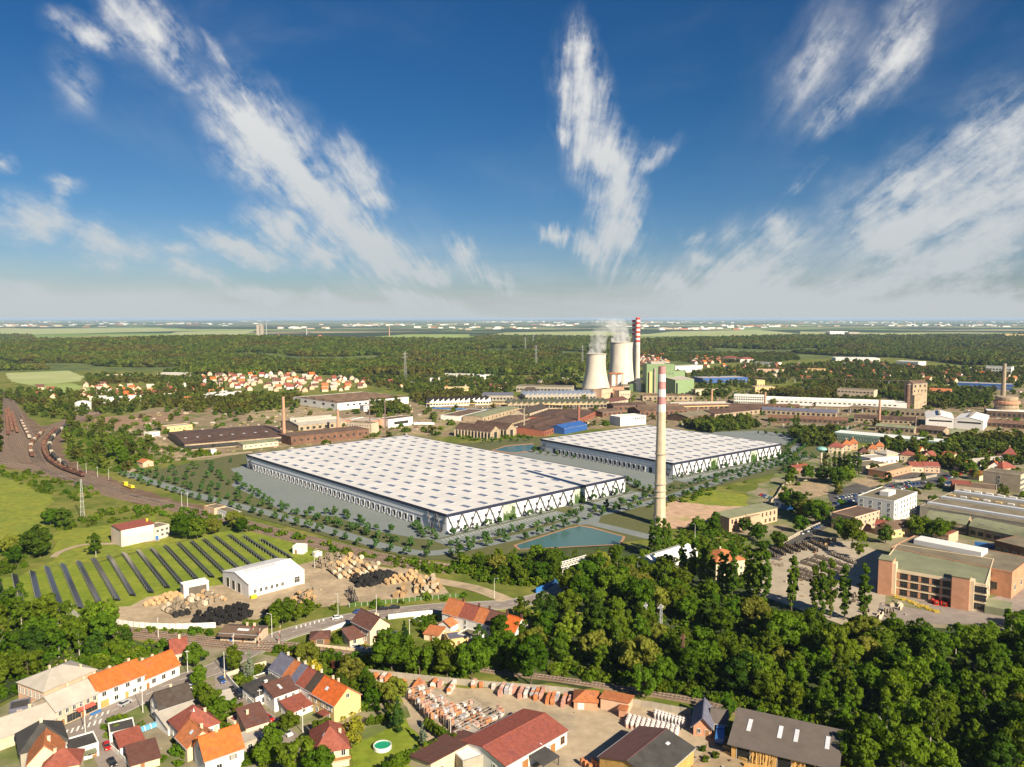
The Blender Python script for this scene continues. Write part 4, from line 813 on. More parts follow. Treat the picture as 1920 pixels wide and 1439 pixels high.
b = B('annex', 'white flat annex with dark roof between yard and diagonal row', (480,1327), (542,1302), 8, 3.8, 4.6, 'shed', 'white', 'bitumen', cat='annex'); b.win('l', 2, 1., 1., 1.2).win('f', 1, .8, 1.6, 1.6, .1, .4).chim((.5,.5), w=.9, m_='white')
b = B('annex', 'two-storey white annex with brown roof leaning on the diagonal row', (515,1337), (571,1316), 7, 5.2, 6.6, 'shed', 'white', 'tilebrown', cat='annex'); b.win('f', 4, 3.2, .8, 1.1).win('f', 1, 1., .9, 1.2, .3, .5).win('l', 1, 3.2).sky((.35,.4), (.35,.55))
b = B('annex', 'single-storey white annex with orange-red roof below the two-storey one', (546,1351), (594,1331), 6, 2.6, 3.9, 'shed', 'white', 'tilered', cat='annex'); b.win('f', 3, 1., .9, .9).door('f', .08)
b = B('garden_house', 'small white wall house beside the blue spruce garden', (486,1292), (530,1276), 4, 2.6, rt='flat', wall='white', roof='rooffelt', cat='annex'); b.door('f', .5)
b = B('villa', 'villa with dark red hip roof and balcony at the bottom beside the garden pool', (590,1448), (655,1436), 12, 5.2, 9.8, 'hip', 'cream', 'tilered'); b.win('r', 2, 3.6).win('f', 3, 3.3, 1., 1.8).box('balcony', b.L*.25, -1.6, 2.7, b.L+.3, 0, 2.9, 'cream').box('railing', b.L*.25, -1.65, 2.9, b.L+.3, -1.55, 3.7, 'brownframe').chim((.8,.4)).sky((.2,.3), (.3,.25))
b = B('house', 'cream house with dark brown gable roof and balcony by the level crossing', (694,1211), (731,1198), 12, 6, 9.6, 'gabley', 'cream', 'tilebrown'); b.win('f', 1, 3.4, 1.6, 1.6, .2, .6).box('balcony', b.L*.15, -1.3, 3.0, b.L*.65, 0, 3.15, 'brownframe').door('f', .4, 2.4, 2.3, 'brownframe', 'garage_door').win('l', 3, 3.4).win('l', 2, 1.2).chim((.75,.5), (.68,.3))
b = B('annex', 'low wing with brown roof beside the cream crossing house', (656,1214), (692,1204), 6.5, 2.9, 4.8, 'shed', 'cream', 'tilebrown', cat='annex'); b.win('f', 2, 1.).door('f', .8)
b = B('carport', 'carport with brown hip roof at the railway verge', (582,1211), (618,1208), 7, 2.5, 4, 'hip', 'darktimber', 'tilebrown', cat='carport'); b.door('f', .5, 2.6, 2.0, 'darkframe')
b = B('station_house', 'low station building with brown-grey roof beside the level crossing', (413,1203), (484,1208), 8, 3.6, 4.6, 'gable', 'beige', 'brownroof'); b.door('f', .28, 1.2, 2.1, 'bluepaint').door('f', .6, 1., 2.1).win('f', 2, 1.1, 1., 1., .7, .95).sky((.55,.25), w=4.5, l=1.2, m_='metalwhite').box('canopy', 0, -2.4, 3.0, b.L, 0, 3.15, 'brownroof').chim((.5,.8), (.7,.8))
# second row beyond the railway
Q0, Q1 = G(829,1172), G(966,1212); qu = (Q1-Q0); QL = qu.length; qu.normalize()
x = 0.
for i, (rf, fr, lb) in enumerate([('tiledull', .22, 'end house with tall orange gable roof in the row beyond the railway'), ('tilered', .22, 'house with maroon roof in the row beyond the railway'), ('tiledull', .14, 'house with pinkish brown roof in the row beyond the railway'), ('tilebrown', .24, 'house with dark brown roof in the row beyond the railway'), ('tileorange', .18, 'end house with bright orange roof in the row beyond the railway')]):
    d = QL*fr; a = Q0+qu*(x+.05); c = Q0+qu*(x+d-.05)
    b = B('row_house', lb, (a.x, a.y), (c.x, c.y), 9, 5., 9.2+(.5 if i == 0 else .08*(i % 2)), 'gable', 'white', rf, world=True, ov=.02 if i not in (0,) else .2); b.win('f', max(1, int(d/4)), 3.).win('f', max(1, int(d/5)), .8); b.chim((.95,.5), m_='tilebrown'); x += d
    if i == 4: b.win('r', 2, 1.6)
b = B('annex', 'small orange-roofed annex before the row beyond the railway', (822,1182), (845,1188), 6, 2.8, 4.4, 'gabley', 'white', 'tiledull', cat='annex'); b.win('f', 1, .9)
b = B('shed', 'low shed with rusty orange roof before the row beyond the railway', (795,1200), (822,1204), 6, 2.6, 3.4, 'shed', 'cream', 'tiledull', cat='shed'); b.door('f', .5)
b = B('shed', 'low shed with dark blue-grey flat roof before the row beyond the railway', (842,1215), (878,1210), 7, 2.7, rt='flat', wall='yellow', roof='slate', cat='shed'); b.door('f', .5)
b = B('shed', 'shed with grey flat roof and white wall before the row beyond the railway', (858,1203), (890,1212), 6, 2.8, rt='flat', wall='white', roof='rooffelt', cat='shed'); b.win('f', 2, 1.)
# ---------------------------------------------------------------- roof tile dealer and timber yard
b = B('store_hall', 'long store hall with red sheet roof in the roof tile yard', (948,1464), (1063,1396), 17, 4.2, 6.0, 'gable', 'white', 'sheetred', cat='hall'); b.door('f', .75, 2.2, 2.6).win('f', 1, 1., 1.6, 2., .86, .98, 'brownframe').win('f', 1, .9, .8, 2., .66, .72, gl='bluepaint').door('f', .3, 2.4, 2.6).win('l', 2, 1.2)
b.box('roof_joint', b.L*.56, -.1, 4.3, b.L*.575, b.w*.5, 4.34, 'metalwhite')
cn = MB(); cn.face([(b.L*.35, -5.5, 2.6), (b.L*.62, -5.5, 2.6), (b.L*.62, -.1, 3.3), (b.L*.35, -.1, 3.3)]); cn.face([(b.L*.35, -5.5, 2.5), (b.L*.62, -5.5, 2.5), (b.L*.62, -.1, 3.2), (b.L*.35, -.1, 3.2)]); 
for xx in (.36, .61): cn.box(b.L*xx-.1, -5.3, 0, b.L*xx+.1, -5.1, 2.55)
cn.obj('canopy', 'bitumen', b.t)
b = B('store_shed', 'low shed with dark brown roof beside the red store hall', (808,1462), (902,1410), 10, 3.0, 4.6, 'shedb', 'cream', 'tilebrown', cat='shed'); b.win('f', 2, 1., 1.1, 1.2, .5, .95).door('f', .2)
b = B('canopy_roof', 'light grey flat canopy between brown shed and red store hall', (868,1452), (915,1436), 6, 3.2, rt='flat', wall='greyplaster', roof='metalwhite', cat='canopy')
b = B('lean_to', 'pale grey lean-to behind the red store hall', (880,1412), (912,1396), 7, 3, rt='flat', wall='greyplaster', roof='metalgrey', cat='shed')
pa, pb_ = G(1199,1362,4.6), G(1301,1402,4.6); pu = (pb_-pa).normalized(); pv = Vector((-pu.y, pu.x, 0)); pa = pa-pv*20; pb_ = pb_-pv*20
b = B('purple_roof_hall', 'timber hall with purple and black halves of its gable roof', (pa.x, pa.y), (pb_.x, pb_.y), 20, 4.6, 6.8, 'gabley', 'timber', 'purpleroof', cat='hall', world=True); hb_ = MB(); b.win('f', 3, 1., 1.6, 1.8, .3, .9, 'darkframe')
sl_ = hypot(b.L/2+.4, (b.r-b.e)*(b.L/2+.4)/(b.L/2)); k_ = (b.r-b.e)/(b.L/2)
hb_.face([(b.L/2, -.42, b.r+.03), (b.L+.42, -.42, b.e-.42*k_+.03), (b.L+.42, b.w+.42, b.e-.42*k_+.03), (b.L/2, b.w+.42, b.r+.03)]); hb_.obj('roof_felt', 'bitumen', b.roof)
b.sky((.7,.75), w=.9, l=1.4)
b = B('timber_shed', 'long open timber shed with grey felt roof and skylights', (1371,1420), (1566,1468), 13, 4.3, 7.4, 'shed', 'timber', 'shedroof', cat='shed', ov=1.)
b.sky((.13,.6), (.44,.6), (.60,.6), (.90,.6), w=1.1, l=4.6, rim='frame')
for t_ in (.12, .52, .78): b.door('f', t_, b.L*.13, 3.6, 'rubber', 'bay_shade_panel')  # near-black panels on the closed wall, painted as the shade inside open bays
rr_ = random.Random(3)
for k in range(26):
    x = b.L*(.2+.25*rr_.random()) if k < 18 else b.L*(.62+.3*rr_.random()); pb_ = MB(); pb_.bar((x, -1.4-rr_.random()*.4, .0), (x+rr_.uniform(-.4, .4), -.3, 3.2+rr_.random()*.8), .3, .06); pb_.obj('leaning_board', 'timber', b.t)
b = B('hut', 'wooden hut with dark gable roof beside the blue truck', (1300,1379), (1334,1384), 11, 3.4, 6.0, 'gabley', 'brickorange', 'slate', cat='hut', ov=.8); b.win('f', 1, 1., .9, 1.2, .1, .5).door('f', .75)
b = B('hut_wing', 'dark roofed wing behind the wooden hut', (1334,1372), (1362,1376), 8, 3.0, 5.2, 'gable', 'darktimber', 'shedroof', cat='hut', ov=.5)
b = B('tile_kiosk', 'brick kiosk with red tile roof and glass door at the yard fence', (1076,1330), (1120,1333), 7, 2.8, 4.8, 'hip', 'brickorange', 'tiledull', cat='kiosk'); b.door('f', .3, 1.8, 2., 'frame')
b = B('tile_shelter', 'open tile shelter with long red roof rim next to the kiosk', (1126,1330), (1178,1340), 6, 3.2, 3.9, 'shedb', 'peach', 'tiledull', cat='shelter'); b.box('side_wall', b.L-2.2, -3, 0, b.L, -.02, 2.6, 'brickorange').box('side_roof', b.L-2.6, -3.2, 2.62, b.L+.3, -.1, 2.85, 'tiledull')
# ---------------------------------------------------------------- around the solar field
b = B('transformer_house', 'white two-part transformer house with red roof on the meadow', (228,1026), (290,1013), 11, 9.2, 9.9, 'shed', 'palewall', 'sheetred', cat='building'); b.win('f', 3, 6.3, 1.6, 2.).box('white_band', 1, -.06, 5.4, b.L-.2, -.005, 8.9, 'white').box('vent', b.L*.9, b.w*.5, 9.6, b.L*.95, b.w*.6, 11.2, 'yellowpaint')
b = B('transformer_annex', 'lower beige annex with flat roof right of the transformer house', (291,1014), (318,1006), 9, 6.6, rt='flat', wall='palewall', roof='rooffelt', cat='building'); b.win('f', 3, 4.2, 1.5, 1.3, .02, .98).win('f', 2, 1.6, 1.5, 1.3, .35, .98).door('f', .12, 2., 2.4, 'bluepaint')
b = B('transformer_wing', 'narrow beige slab beside the left end of the transformer house', (209,1017), (220,1021), 6, 8.4, rt='flat', wall='beige', roof='rooffelt', cat='building'); b.win('r', 1, 4., .8, 3.)
b = B('cable_hall', 'white metal hall with low gable roof in the cable drum yard', (467,1122), (571,1094), 25, 6.2, 8.6, 'gable', 'metalwhite', 'metalwhite', cat='hall', ov=.2); b.win('f', 6, 1.6, 1.2, 1.6, .06, .64).win('f', 1, 1.4, 2.6, 2.6, .8, .92).win('l', 3, .2, 3., 4.2, .1, .75, 'frame', False).sky((.42,.46), w=b.L*.55, l=1.6).sky((.5,.85), w=b.L*.4, l=1.6)
b.box('bin', 0, -2.2, 0, 2.6, -.6, 1.4, 'yellowpaint')
b = B('portal_shelter', 'white open portal shelter beside the solar rows', (345,1122), (392,1112), 5, 5.2, rt='flat', wall='white', roof='metalwhite', cat='shelter'); b.door('f', .55, b.L*.72, 4.2, 'darkframe', 'bay_shade_panel')  # dark panel on the wall stands for the shade inside the portal
b = B('switch_house', 'small white switch house at the corner of the solar field', (549,1039), (569,1040), 5, 3.8, rt='flat', wall='white', roof='metalwhite', cat='hut'); b.door('f', .3)
b = B('switch_box', 'tiny white box beside the switch house at the solar field', (592,1046), (604,1043), 3, 2., rt='flat', wall='white', roof='metalgrey', cat='hut')
b = B('track_house', 'pinkish lineside house with flat roof below the site road', (383,965), (402,970), 8, 5, rt='flat', wall='peach', roof='rooffelt', cat='building'); b.win('f', 1, 2.4).door('r', .5)
b = B('lineside_office', 'low pale office with many windows beside the railway below the site road', (402,967), (432,978), 7, 4.4, rt='flat', wall='white', roof='rooffelt', cat='building'); b.win('f', 7, 1.8, 1., 1.4)
b = B('brick_shed', 'ruined peach shed with brown roof among shrubs near the site lawn', (268,877), (288,874), 9, 4, 6, 'gabley', 'peach', 'tiledull', cat='shed'); b.door('f', .5)
# ---------------------------------------------------------------- power station
def lathe_thing(name, label, cat, p, parts, n=28, smooth_=True, **k):
    t = thing(name, label, cat, p, 0, **k)
    for nm, prof, m_, cap in parts: MB().lathe(prof, n, cap=cap).obj(nm, m_, t, smooth_)
    return t
def cooling(label, px, py, rb, rt_, h, thr=.78):
    prof = []; rth = rt_*.96; zt = h*thr
    for i in range(21):
        z = 5+(h-5)*i/20; k = (rb**2/rth**2-1)/(zt**2) if z < zt else (rt_**2/rth**2-1)/((h-zt)**2); prof.append((rth*sqrt(1+k*(z-zt)**2), z))
    inner = [(r-.8, z) for r, z in reversed(prof)]
    t = thing('cooling_tower', label, 'cooling tower', G(px, py)); MB().lathe(prof+[(prof[-1][0]-.8, h)]+inner[1:], 48, cap=False).obj('shell', 'towerconc', t, True)
    MB().lathe([(prof[-1][0]+.05, h-1.4), (prof[-1][0]+.7, h-1.3), (prof[-1][0]+.7, h-.1), (prof[-1][0]-.5, h+.15)], 48, cap=False).obj('rim', 'greyplaster', t)
    r0 = prof[0][0]; b = MB()
    for i in range(40):
        a = 2*pi*i/40
        for s in (-1, 1): b.bar((r0*1.02*cos(a), r0*1.02*sin(a), 0), (r0*cos(a+s*pi/40), r0*sin(a+s*pi/40), 5.1), .6)
    b.obj('support_columns', 'concrete', t); MB().lathe([(r0*1.08, 0), (r0*1.08, 1.6)], 40).obj('basin', 'concrete', t)
    ld = MB(); ra = prof
    for (r1, z1), (r2, z2) in zip(prof, prof[1:]): ld.bar((r1*cos(-.85)*1.01, r1*sin(-.85)*1.01, z1), (r2*cos(-.85)*1.01, r2*sin(-.85)*1.01, z2), .7)
    ld.obj('ladder', 'greyplaster', t); return t, prof
CT1, _ = cooling('nearer cooling tower, flared concrete shell with steam rising to the left', 1117, 733, 25, 16.6, 62)
CT2, _ = cooling('wider cooling tower standing behind beside the red-striped stacks', 1164, 724, 25, 20.5, 78)
def stack(name, label, px, py, r0, r1, h, bands, base, rings=(), n=24, cat='chimney'):
    t = thing(name, label, cat, G(px, py)); lo = bands[0][0] if bands else h
    R = lambda z: r0+(r1-r0)*z/h
    MB().lathe([(R(lo*i/8), lo*i/8) for i in range(9)], n).obj('shaft', base, t, False)
    for (z0, z1, m_) in bands: MB().lathe([(R(z0)+.01, z0), (R(z1)+.01, z1)], n).obj('band', m_, t)
    MB().lathe([(r1*.72, h-.5), (r1*.72, h+.05)], n).obj('flue', 'rubber', t)
    for z in rings: MB().lathe([(R(z)+.02, z-.35), (R(z)+.5, z-.3), (R(z)+.5, z+.3), (R(z)+.02, z+.35)], n, cap=False).obj('ring', 'greyplaster', t)
    ld = MB()
    for s in (-.3, .3):
        ld.bar((-.3+s, -R(0)-.25, 0), (-.3+s, -R(h)-.25, h), .07)
    for i in range(int(h/1.2)): z = i*1.2; ld.bar((-.6, -R(z)-.25, z), (0, -R(z)-.25, z), .05)
    ld.obj('ladder', 'steel', t); return t
zb = lambda h, f: h*f
stack('tall_stack', 'tall concrete stack with red and white bands, left one of the pair', 1187.5, 719, 4.2, 3.4, 117, [(89+4*i, 93+4*i, ('stackred', 'stackwhite')[i % 2 == 1]) for i in range(7)], 'towerconc')
stack('tall_stack', 'tall concrete stack with red and white bands, right one of the pair', 1194.5, 720, 4.9, 4.0, 121, [(72+4.1*i, 76.1+4.1*i, ('stackwhite', 'stackred')[i % 2]) for i in range(12)], 'towerconc')
CS = stack('chimney', 'tall concrete chimney with faded pink and white bands before the smaller warehouse', 1236.5, 985, 3.45, 2.05, 92.5, [(92.5-26+4.34*i, 92.5-26+4.34*(i+1)+.0, ('stackwhite', 'stackpink')[i % 2]) for i in range(6)], 'stackconc', (42, 24.5, 20.5, 17, 5), 32)
B('boiler_house', 'pale green boiler house, tallest block of the power station', (1212,737), (1264,737), 40, 46, rt='flat', wall='palegreen', roof='greenfelt', cat='power station').win('f', 4, 30, 3, 2, .5, 1).box('duct', 4, -3, 0, 8, -.1, 34, 'yellow').box('stair_tower', 12, -2.5, 0, 15, -.1, 40, 'greyplaster').box('roof_box', 8, 8, 46, 30, 25, 50, 'metalgrey')
B('boiler_annex', 'lower pale green block right of the boiler house', (1266,740), (1301,738), 30, 23, 26, 'shed', 'palegreen', 'metalgrey', cat='power station').door('f', .08, 4, 18, 'rubber')
B('boiler_annex', 'small yellow-green block behind the lower green block', (1262,727), (1284,726), 25, 28, rt='flat', wall='palegreen', roof='rooffelt', cat='power station')
B('boiler_annex', 'low pale green block left of the boiler house', (1180,734), (1206,735), 20, 12, rt='flat', wall='palegreen', roof='rooffelt', cat='power station').box('white_tank', 12, -2, 0, 20, -.2, 22, 'white')
cv = thing('coal_conveyor', 'sloping coal conveyor bridge rising to the boiler house', 'conveyor', G(1178, 728)); d_ = G(1229, 733)-G(1178, 728); c_ = MB(); c_.bar((0, 0, 8), (d_.x, d_.y, 27), 4, 3.5); c_.obj('gallery', 'greyplaster', cv)
for k in (.4, .8): p = d_*k; q = MB(); q.bar((p.x-1.5, p.y, 0), (p.x, p.y, 8+19*k), .8); q.bar((p.x+1.5, p.y, 0), (p.x, p.y, 8+19*k), .8); q.obj('trestle', 'steel', cv)
si = thing('ash_silos', 'white ash silos in an orange frame between the cooling towers', 'silos', G(1157, 729)); 
for x in (-7, 3): MB().lathe([(4.5, 5), (4.5, 24), (3, 25)], 16, (x, 0)).obj('silo', 'white', si)
f_ = MB(); [f_.bar((x, -5.5, 0), (x, -5.5, 26), .8) for x in (-13, -2, 9)]; f_.box(-14, -6, 25.6, 10, 6, 27, 0); f_.obj('frame', 'tiledull', si)
for lb, A, Bq, w, e, wl, rf in [('peach block at the foot of the nearer cooling tower', (1128,749), (1149,746), 15, 14, 'peach', 'rooffelt'), ('pale concrete block right of the nearer cooling tower', (1161,749), (1182,748), 16, 12, 'beige', 'rooffelt'), ('small dark roofed pump house below the ash silos', (1143,763), (1178,757), 18, 6, 'beige', 'tilebrown'), ('rusty low block between silos and boiler house', (1145,738), (1170,738), 14, 10, 'brickorange', 'brownroof')]:
    b = B('plant_building', lb, A, Bq, w, e, rt='flat' if 'dark' not in lb else 'gable', r=e+4, wall=wl, roof=rf, cat='building'); b.win('f', 4, e*.45, 1.6, 2.4, .1, .9)
# ---------------------------------------------------------------- works and halls of the middle distance
def hall(name, label, A, Bq, w, e, r, rt, wl, rf, wins=(), mon=0, strips=0, cat='factory hall', lights=0, ov=.3, pz=0.):
    b = B(name, label, A, Bq, w, e, r, rt, wl, rf, cat=cat, ov=ov, pz=pz)
    for q in wins: b.win(*q)
    for k in range(mon):                 # raised roof lanterns
        y = b.w*(k+1)/(mon+1); z = b.top(b.L/2, y); l_ = MB(); l_.extr([(y-2, z-.6), (y-2, z+1.6), (y, z+2.4), (y+2, z+1.6), (y+2, z-.6)], b.L*.06, b.L*.94, 'x'); l_.obj('roof_lantern', [rf], b.roof)
    for k in range(strips):
        y = b.w*(k+.7)/strips; z = b.top(b.L/2, y); l_ = MB(); l_.box(1, y-1.1, z-.3, b.L-1, y+1.1, z+.5); l_.obj('roof_light_strip', 'metalwhite', b.roof)
    for k in range(lights): x = b.L*(k+.5)/lights; b.sky((x/b.L, .3), w=2.5, l=2.5, h=.5)
    return b
WB = lambda n, z, w=3., h=2.6, t0=0., t1=1., face='f': (face, n, z, w, h, t0, t1, 'darkframe')
hall('old_works_hall', 'long derelict works hall with rusty black roof left of the warehouse', (347,846), (545,829), (303,823), 6.2, 8.6, 'gable', 'oldwall', 'rustroof', [WB(24, 1., 5.5, 3.4), WB(7, 1.2, 5, 3, face='l')], 0, 0, lights=9)
hall('old_works_block', 'flat brown brick block behind the warehouse roof', (546,836), (692,820), 30, 8, None, 'flat', 'rust', 'brownroof', [WB(12, 3.5, 2, 2)])
hall('old_works_hall', 'grey-roofed old hall behind the brown brick block', (560,812), (650,803), 45, 8, 11, 'gable', 'oldwall', 'metalgrey', [WB(8, 3)], 2)
hall('cream_office', 'long cream low building before the derelict hall', (456,843.5), (522,836), 12, 4.6, 5.6, 'shed', 'cream', 'greenfelt', [('f', 7, 1.6, 1.4, 1.4)], cat='building')
hall('yellow_house', 'yellow flat house behind the derelict hall', (313,811), (361,806), 14, 5.4, None, 'flat', 'yellow', 'metalgrey', [('f', 5, 2, 1.4, 1.4)], cat='building')
hall('white_cabin', 'small white cabin left of the yellow flat house', (280,820), (300,817), 8, 4, None, 'flat', 'white', 'metalgrey', [('f', 3, 1.4)], cat='building')
hall('white_cabin', 'small white cabin on the grass below the derelict hall', (396,853), (406,852), 5, 4, None, 'flat', 'white', 'metalgrey', [], cat='building')
hall('big_white_hall', 'big white hall with brown ridged roof near the red-roofed village', (633,770), (766,757), (556,757), 9, None, 'flat', 'white', 'brownroof', [WB(10, 5, 4, 2, .1, .9), WB(5, 5, 6, 2.4, face='l')], 4)
hall('white_annex', 'white windowed annex before the big white hall', (682,772), (722,769), 12, 7, None, 'flat', 'white', 'brownroof', [('f', 9, 1.5, 1.6, 1.6), ('f', 9, 4.4, 1.6, 1.6)], cat='building')
hall('cream_office', 'cream office block with small windows behind the brown brick block', (650,812), (697,815), 14, 11, None, 'flat', 'beige', 'rooffelt', [('f', 10, 2, 1.2, 1.5), ('f', 10, 5, 1.2, 1.5), ('f', 10, 8, 1.2, 1.5)], cat='building')
hall('grey_roof_hall', 'hall with flat grey roof beside the cream office block', (698,806), (722,800), 40, 9, None, 'flat', 'brickorange', 'metalgrey', [], 0, 1)
hall('white_block', 'cream block with dark ribbon window near the bare lot', (728,803), (774,797), 18, 9, None, 'flat', 'white', 'brownroof', [('f', 1, 3, 20, 3, .25, .8, 'darkframe')], cat='building')
for i, (A, Bq) in enumerate([((853,818), (920,825)), ((886,813), (950,820))]):
    b = hall('pier_hall', 'ruined nave hall with pillars and pale gables, %s of two' % ('nearer', 'farther')[i], A, Bq, 17, 7.6, 13, 'gable', 'oldwall', 'rustroof', [('f', 11, .4, 2.6, 5.6, .02, .98, 'oldwall', False), ('r', 1, .3, 5, 6.5, .3, .7, 'cream', False)])
    for k in range(12): b.box('pillar', b.L*k/11-.5, -.7, 0, b.L*k/11+.5, -.02, 7.4, 'beige')
hall('red_brick_works', 'long red brick works with patched rusty roof behind the far pond', (1021,819), (1083,796.5), (966,806), 6, 8.2, 'gable', 'brickred', 'rustroof', [WB(16, 1.6, 2, 2.4)], 2, 1)
hall('red_brick_works', 'far end of the red brick works with red wall by the thin brick chimney', (1084,796.5), (1117,781), 60, 6.4, 8, 'gable', 'brickred', 'rustroof', [WB(9, 1.6, 2, 2.4)], 1)
hall('brown_works', 'low brown works left of the red brick works', (945,808), (1000,790), 30, 5.5, 7.5, 'gable', 'oldwall', 'brownroof', [WB(10, 1.5, 2, 2.4)])
hall('blue_hall', 'small hall with bright blue roof behind the smaller warehouse', (1058,815), (1101,806), 20, 6, 9, 'gable', 'blue', 'blue', [])
hall('white_hall', 'plain white block peeking over the smaller warehouse', (1163,800), (1211,796), 20, 10, None, 'flat', 'white', 'metalwhite', [('f', 5, 7, 2, 1.4, .55, .95)], cat='building')
hall('saw_tooth_hall', 'wide hall with grey saw-tooth roof before the power station', (952,768), (1144,766), 42, 7, 10.4, 'sawy', 'oldwall', 'greenfelt', [WB(30, 1.5, 3.6, 3.4)])
hall('saw_tooth_hall', 'hall with bluish saw-tooth glazing behind the grey saw-tooth roof', (985,751), (1118,749), 45, 7, 10.6, 'sawy', 'greyplaster', 'skylite', [WB(20, 1.5)])
hall('saw_tooth_hall', 'short white hall with dark saw-tooth roof left of the power station', (806,763), (921,759), 26, 7, 11, 'sawy', 'white', 'tiledark', [WB(22, 1.8, 2.6, 2.6)])
hall('pillar_hall', 'brown pitched hall with pale pillars before the grey saw-tooth hall', (985,790), (1028,776), 18, 8, 13, 'gable', 'beige', 'tiledark', [WB(9, 1.5, 2, 4.4)])
hall('white_shed', 'white shed with brown flat roof on the bare lot', (862,790), (912,777), (834,786), 5.4, None, 'flat', 'white', 'brownroof', [('f', 8, 1.8, 1.4, 1.4)])
hall('grey_long_hall', 'long hall with pale green-grey roof right of the white shed', (905,792), (973,773), 26, 6, 7.4, 'gable', 'oldwall', 'greenfelt', [WB(10, 1.6, 2, 2)])
hall('yellow_block', 'yellow flat block with rows of windows near the tree belt', (834,738), (881,737), 14, 9, None, 'flat', 'yellow', 'metalgrey', [('f', 12, 1.5, 1.6, 1.8), ('f', 12, 5, 1.6, 1.8)], cat='building')
hall('grey_works', 'long grey works with gantry left of the cooling tower', (968,735), (1072,737), 30, 9, None, 'flat', 'concrete', 'rooffelt', [WB(16, 3, 4, 2.4)])
hall('grey_works', 'low pale works with dark roof in front of the long grey works', (905,752), (962,752), 30, 8, 11, 'gable', 'greyplaster', 'slate', [WB(9, 2)])
hall('grey_works', 'white works with steep dark roof behind the bluish saw-tooth hall', (978,744), (1012,744), 16, 6, 14, 'hip', 'white', 'tiledark', [WB(5, 2)])
hall('white_works', 'long low white works right of the steep dark roof', (1020,745), (1085,744), 18, 7, None, 'flat', 'white', 'rooffelt', [WB(12, 2.5)])
hall('long_white_factory', 'very long white factory with window rows behind the brown works', (1376,757), (1700,769), 26, 8.5, None, 'flat', 'metalwhite', 'metalwhite', [('f', 34, 4.6, 3., 1.3, .0, .95, 'darkframe')], 1)
hall('white_head_block', 'taller windowed white head of the long factory', (1376,759), (1436,761), 18, 13, None, 'flat', 'white', 'metalwhite', [('f', 14, 3, 2., 1.8), ('f', 14, 7, 2., 1.8), ('f', 14, 10.2, 2., 1.5)], cat='building')
random.seed(21)
brown = [((1205,752),(1300,752),22,7), ((1150,772),(1215,770),24,7), ((1200,782),(1290,778),34,7), ((1255,770),(1375,768),30,7), ((1290,792),(1345,783),30,6), ((1340,786),(1430,776),30,6), ((1365,772),(1440,776),30,6), ((1428,777),(1568,784),18,6), ((1440,790),(1590,796),14,4.5), ((1590,773),(1735,783),26,6.5), ((1602,791),(1722,797),26,4.5), ((1641,808),(1714,814),16,5.5), ((1720,812),(1768,817),16,5), ((1850,783),(1935,787),30,8), ((1850,800),(1935,806),22,5), ((1480,803),(1560,808),10,3.5), ((1130,783),(1165,779),25,6), ((1405,766),(1500,768),14,5), ((1780,820),(1840,824),14,4), ((1850,826),(1925,834),14,5)]
adj = ['rust-brown', 'long dark', 'patched brown', 'pale-roofed', 'weathered', 'sooty', 'lantern-roofed', 'striped-roof', 'low rusty', 'cream-walled', 'blackened', 'grey-roofed', 'small brown', 'white-topped', 'rust-red', 'flat brown', 'squat', 'thin', 'earthy', 'far right']
plc = ['below the boiler house', 'above the smaller warehouse roof', 'right of the plain white block', 'right of the chimney bands', 'right of the concrete chimney', 'beyond the far car park', 'before the long white factory', 'with a row of pale roof lights before the long white factory', 'behind the far car park trees', 'below the concrete tower', 'left of the twin white halls', 'behind the glass building', 'beside the twin white halls', 'right of the twin white halls', 'at the right edge before the pale hall', 'left of the glass building', 'behind the saw-tooth hall', 'at the left end of the long factory', 'near the white tank', 'at the right edge above the town']
for i, (A, Bq, w, e) in enumerate(brown):
    rf = ('brownroof', 'rustroof', 'brownroof', 'metalgrey', 'rooffelt', 'rustroof', 'brownroof', 'slate', 'rust', 'rooffelt', 'rustroof', 'greenfelt', 'brownroof', 'metalwhite', 'rust', 'rooffelt', 'brownroof', 'rust', 'greenfelt', 'rooffelt')[i]
    b = hall('works_hall', '%s works hall %s' % (adj[i], plc[i]), A, Bq, w, e, e+random.uniform(1.5, 3.5), random.choice(('gable', 'gable', 'flat')), random.choice(('oldwall', 'rust', 'brownroof', 'oldwall', 'rust')), rf, [WB(max(4, int(abs(Bq[0]-A[0])/9)), e*.3, 2.8, e*.4)], 1 if i in (0, 2, 3, 6) else 0, 1 if i == 7 else 0)
for i, (A, Bq) in enumerate([((1735,801), (1788,804)), ((1788.5,804), (1843,808))]):
    b = hall('twin_white_hall', 'big white sheet-metal hall, %s of the twin pair' % ('left', 'right')[i], A, Bq, 62, 10.5, 13.5, 'gabley', 'metalwhite', 'metalwhite', [('f', 1, 7, 22, 1.4, .1, .95, 'darkframe')]); b.sky((.5,.5), w=2, l=50, h=1.4, m_='greyplaster')
b = hall('concrete_tower', 'tall weathered concrete mixing tower with pitched top', (1710,766), (1737,764), 13, 33, 37, 'gable', 'oldwall', 'brownroof', [WB(4, 6, 2, 2), WB(4, 22, 2, 2), WB(3, 28, 3, 3)], cat='tower'); b.box('lower_block', -4, -6, 0, b.L*.55, -.02, 18, 'oldwall')
stack('stub_chimney', 'thick short steel chimney beside the concrete mixing tower', 1701, 768, 3, 2.8, 35, [], 'rust', (33,), 16)
hall('beige_hall', 'tall beige hall left of the concrete mixing tower', (1569,750), (1638,754), 25, 16, None, 'flat', 'beige', 'rooffelt', [WB(10, 12, 3, 1.5)])
hall('brick_hall', 'hall with orange roof right of the concrete mixing tower', (1742,744), (1783,746), 16, 9, 13, 'gable', 'cream', 'tiledull', [WB(7, 2, 2, 4)])
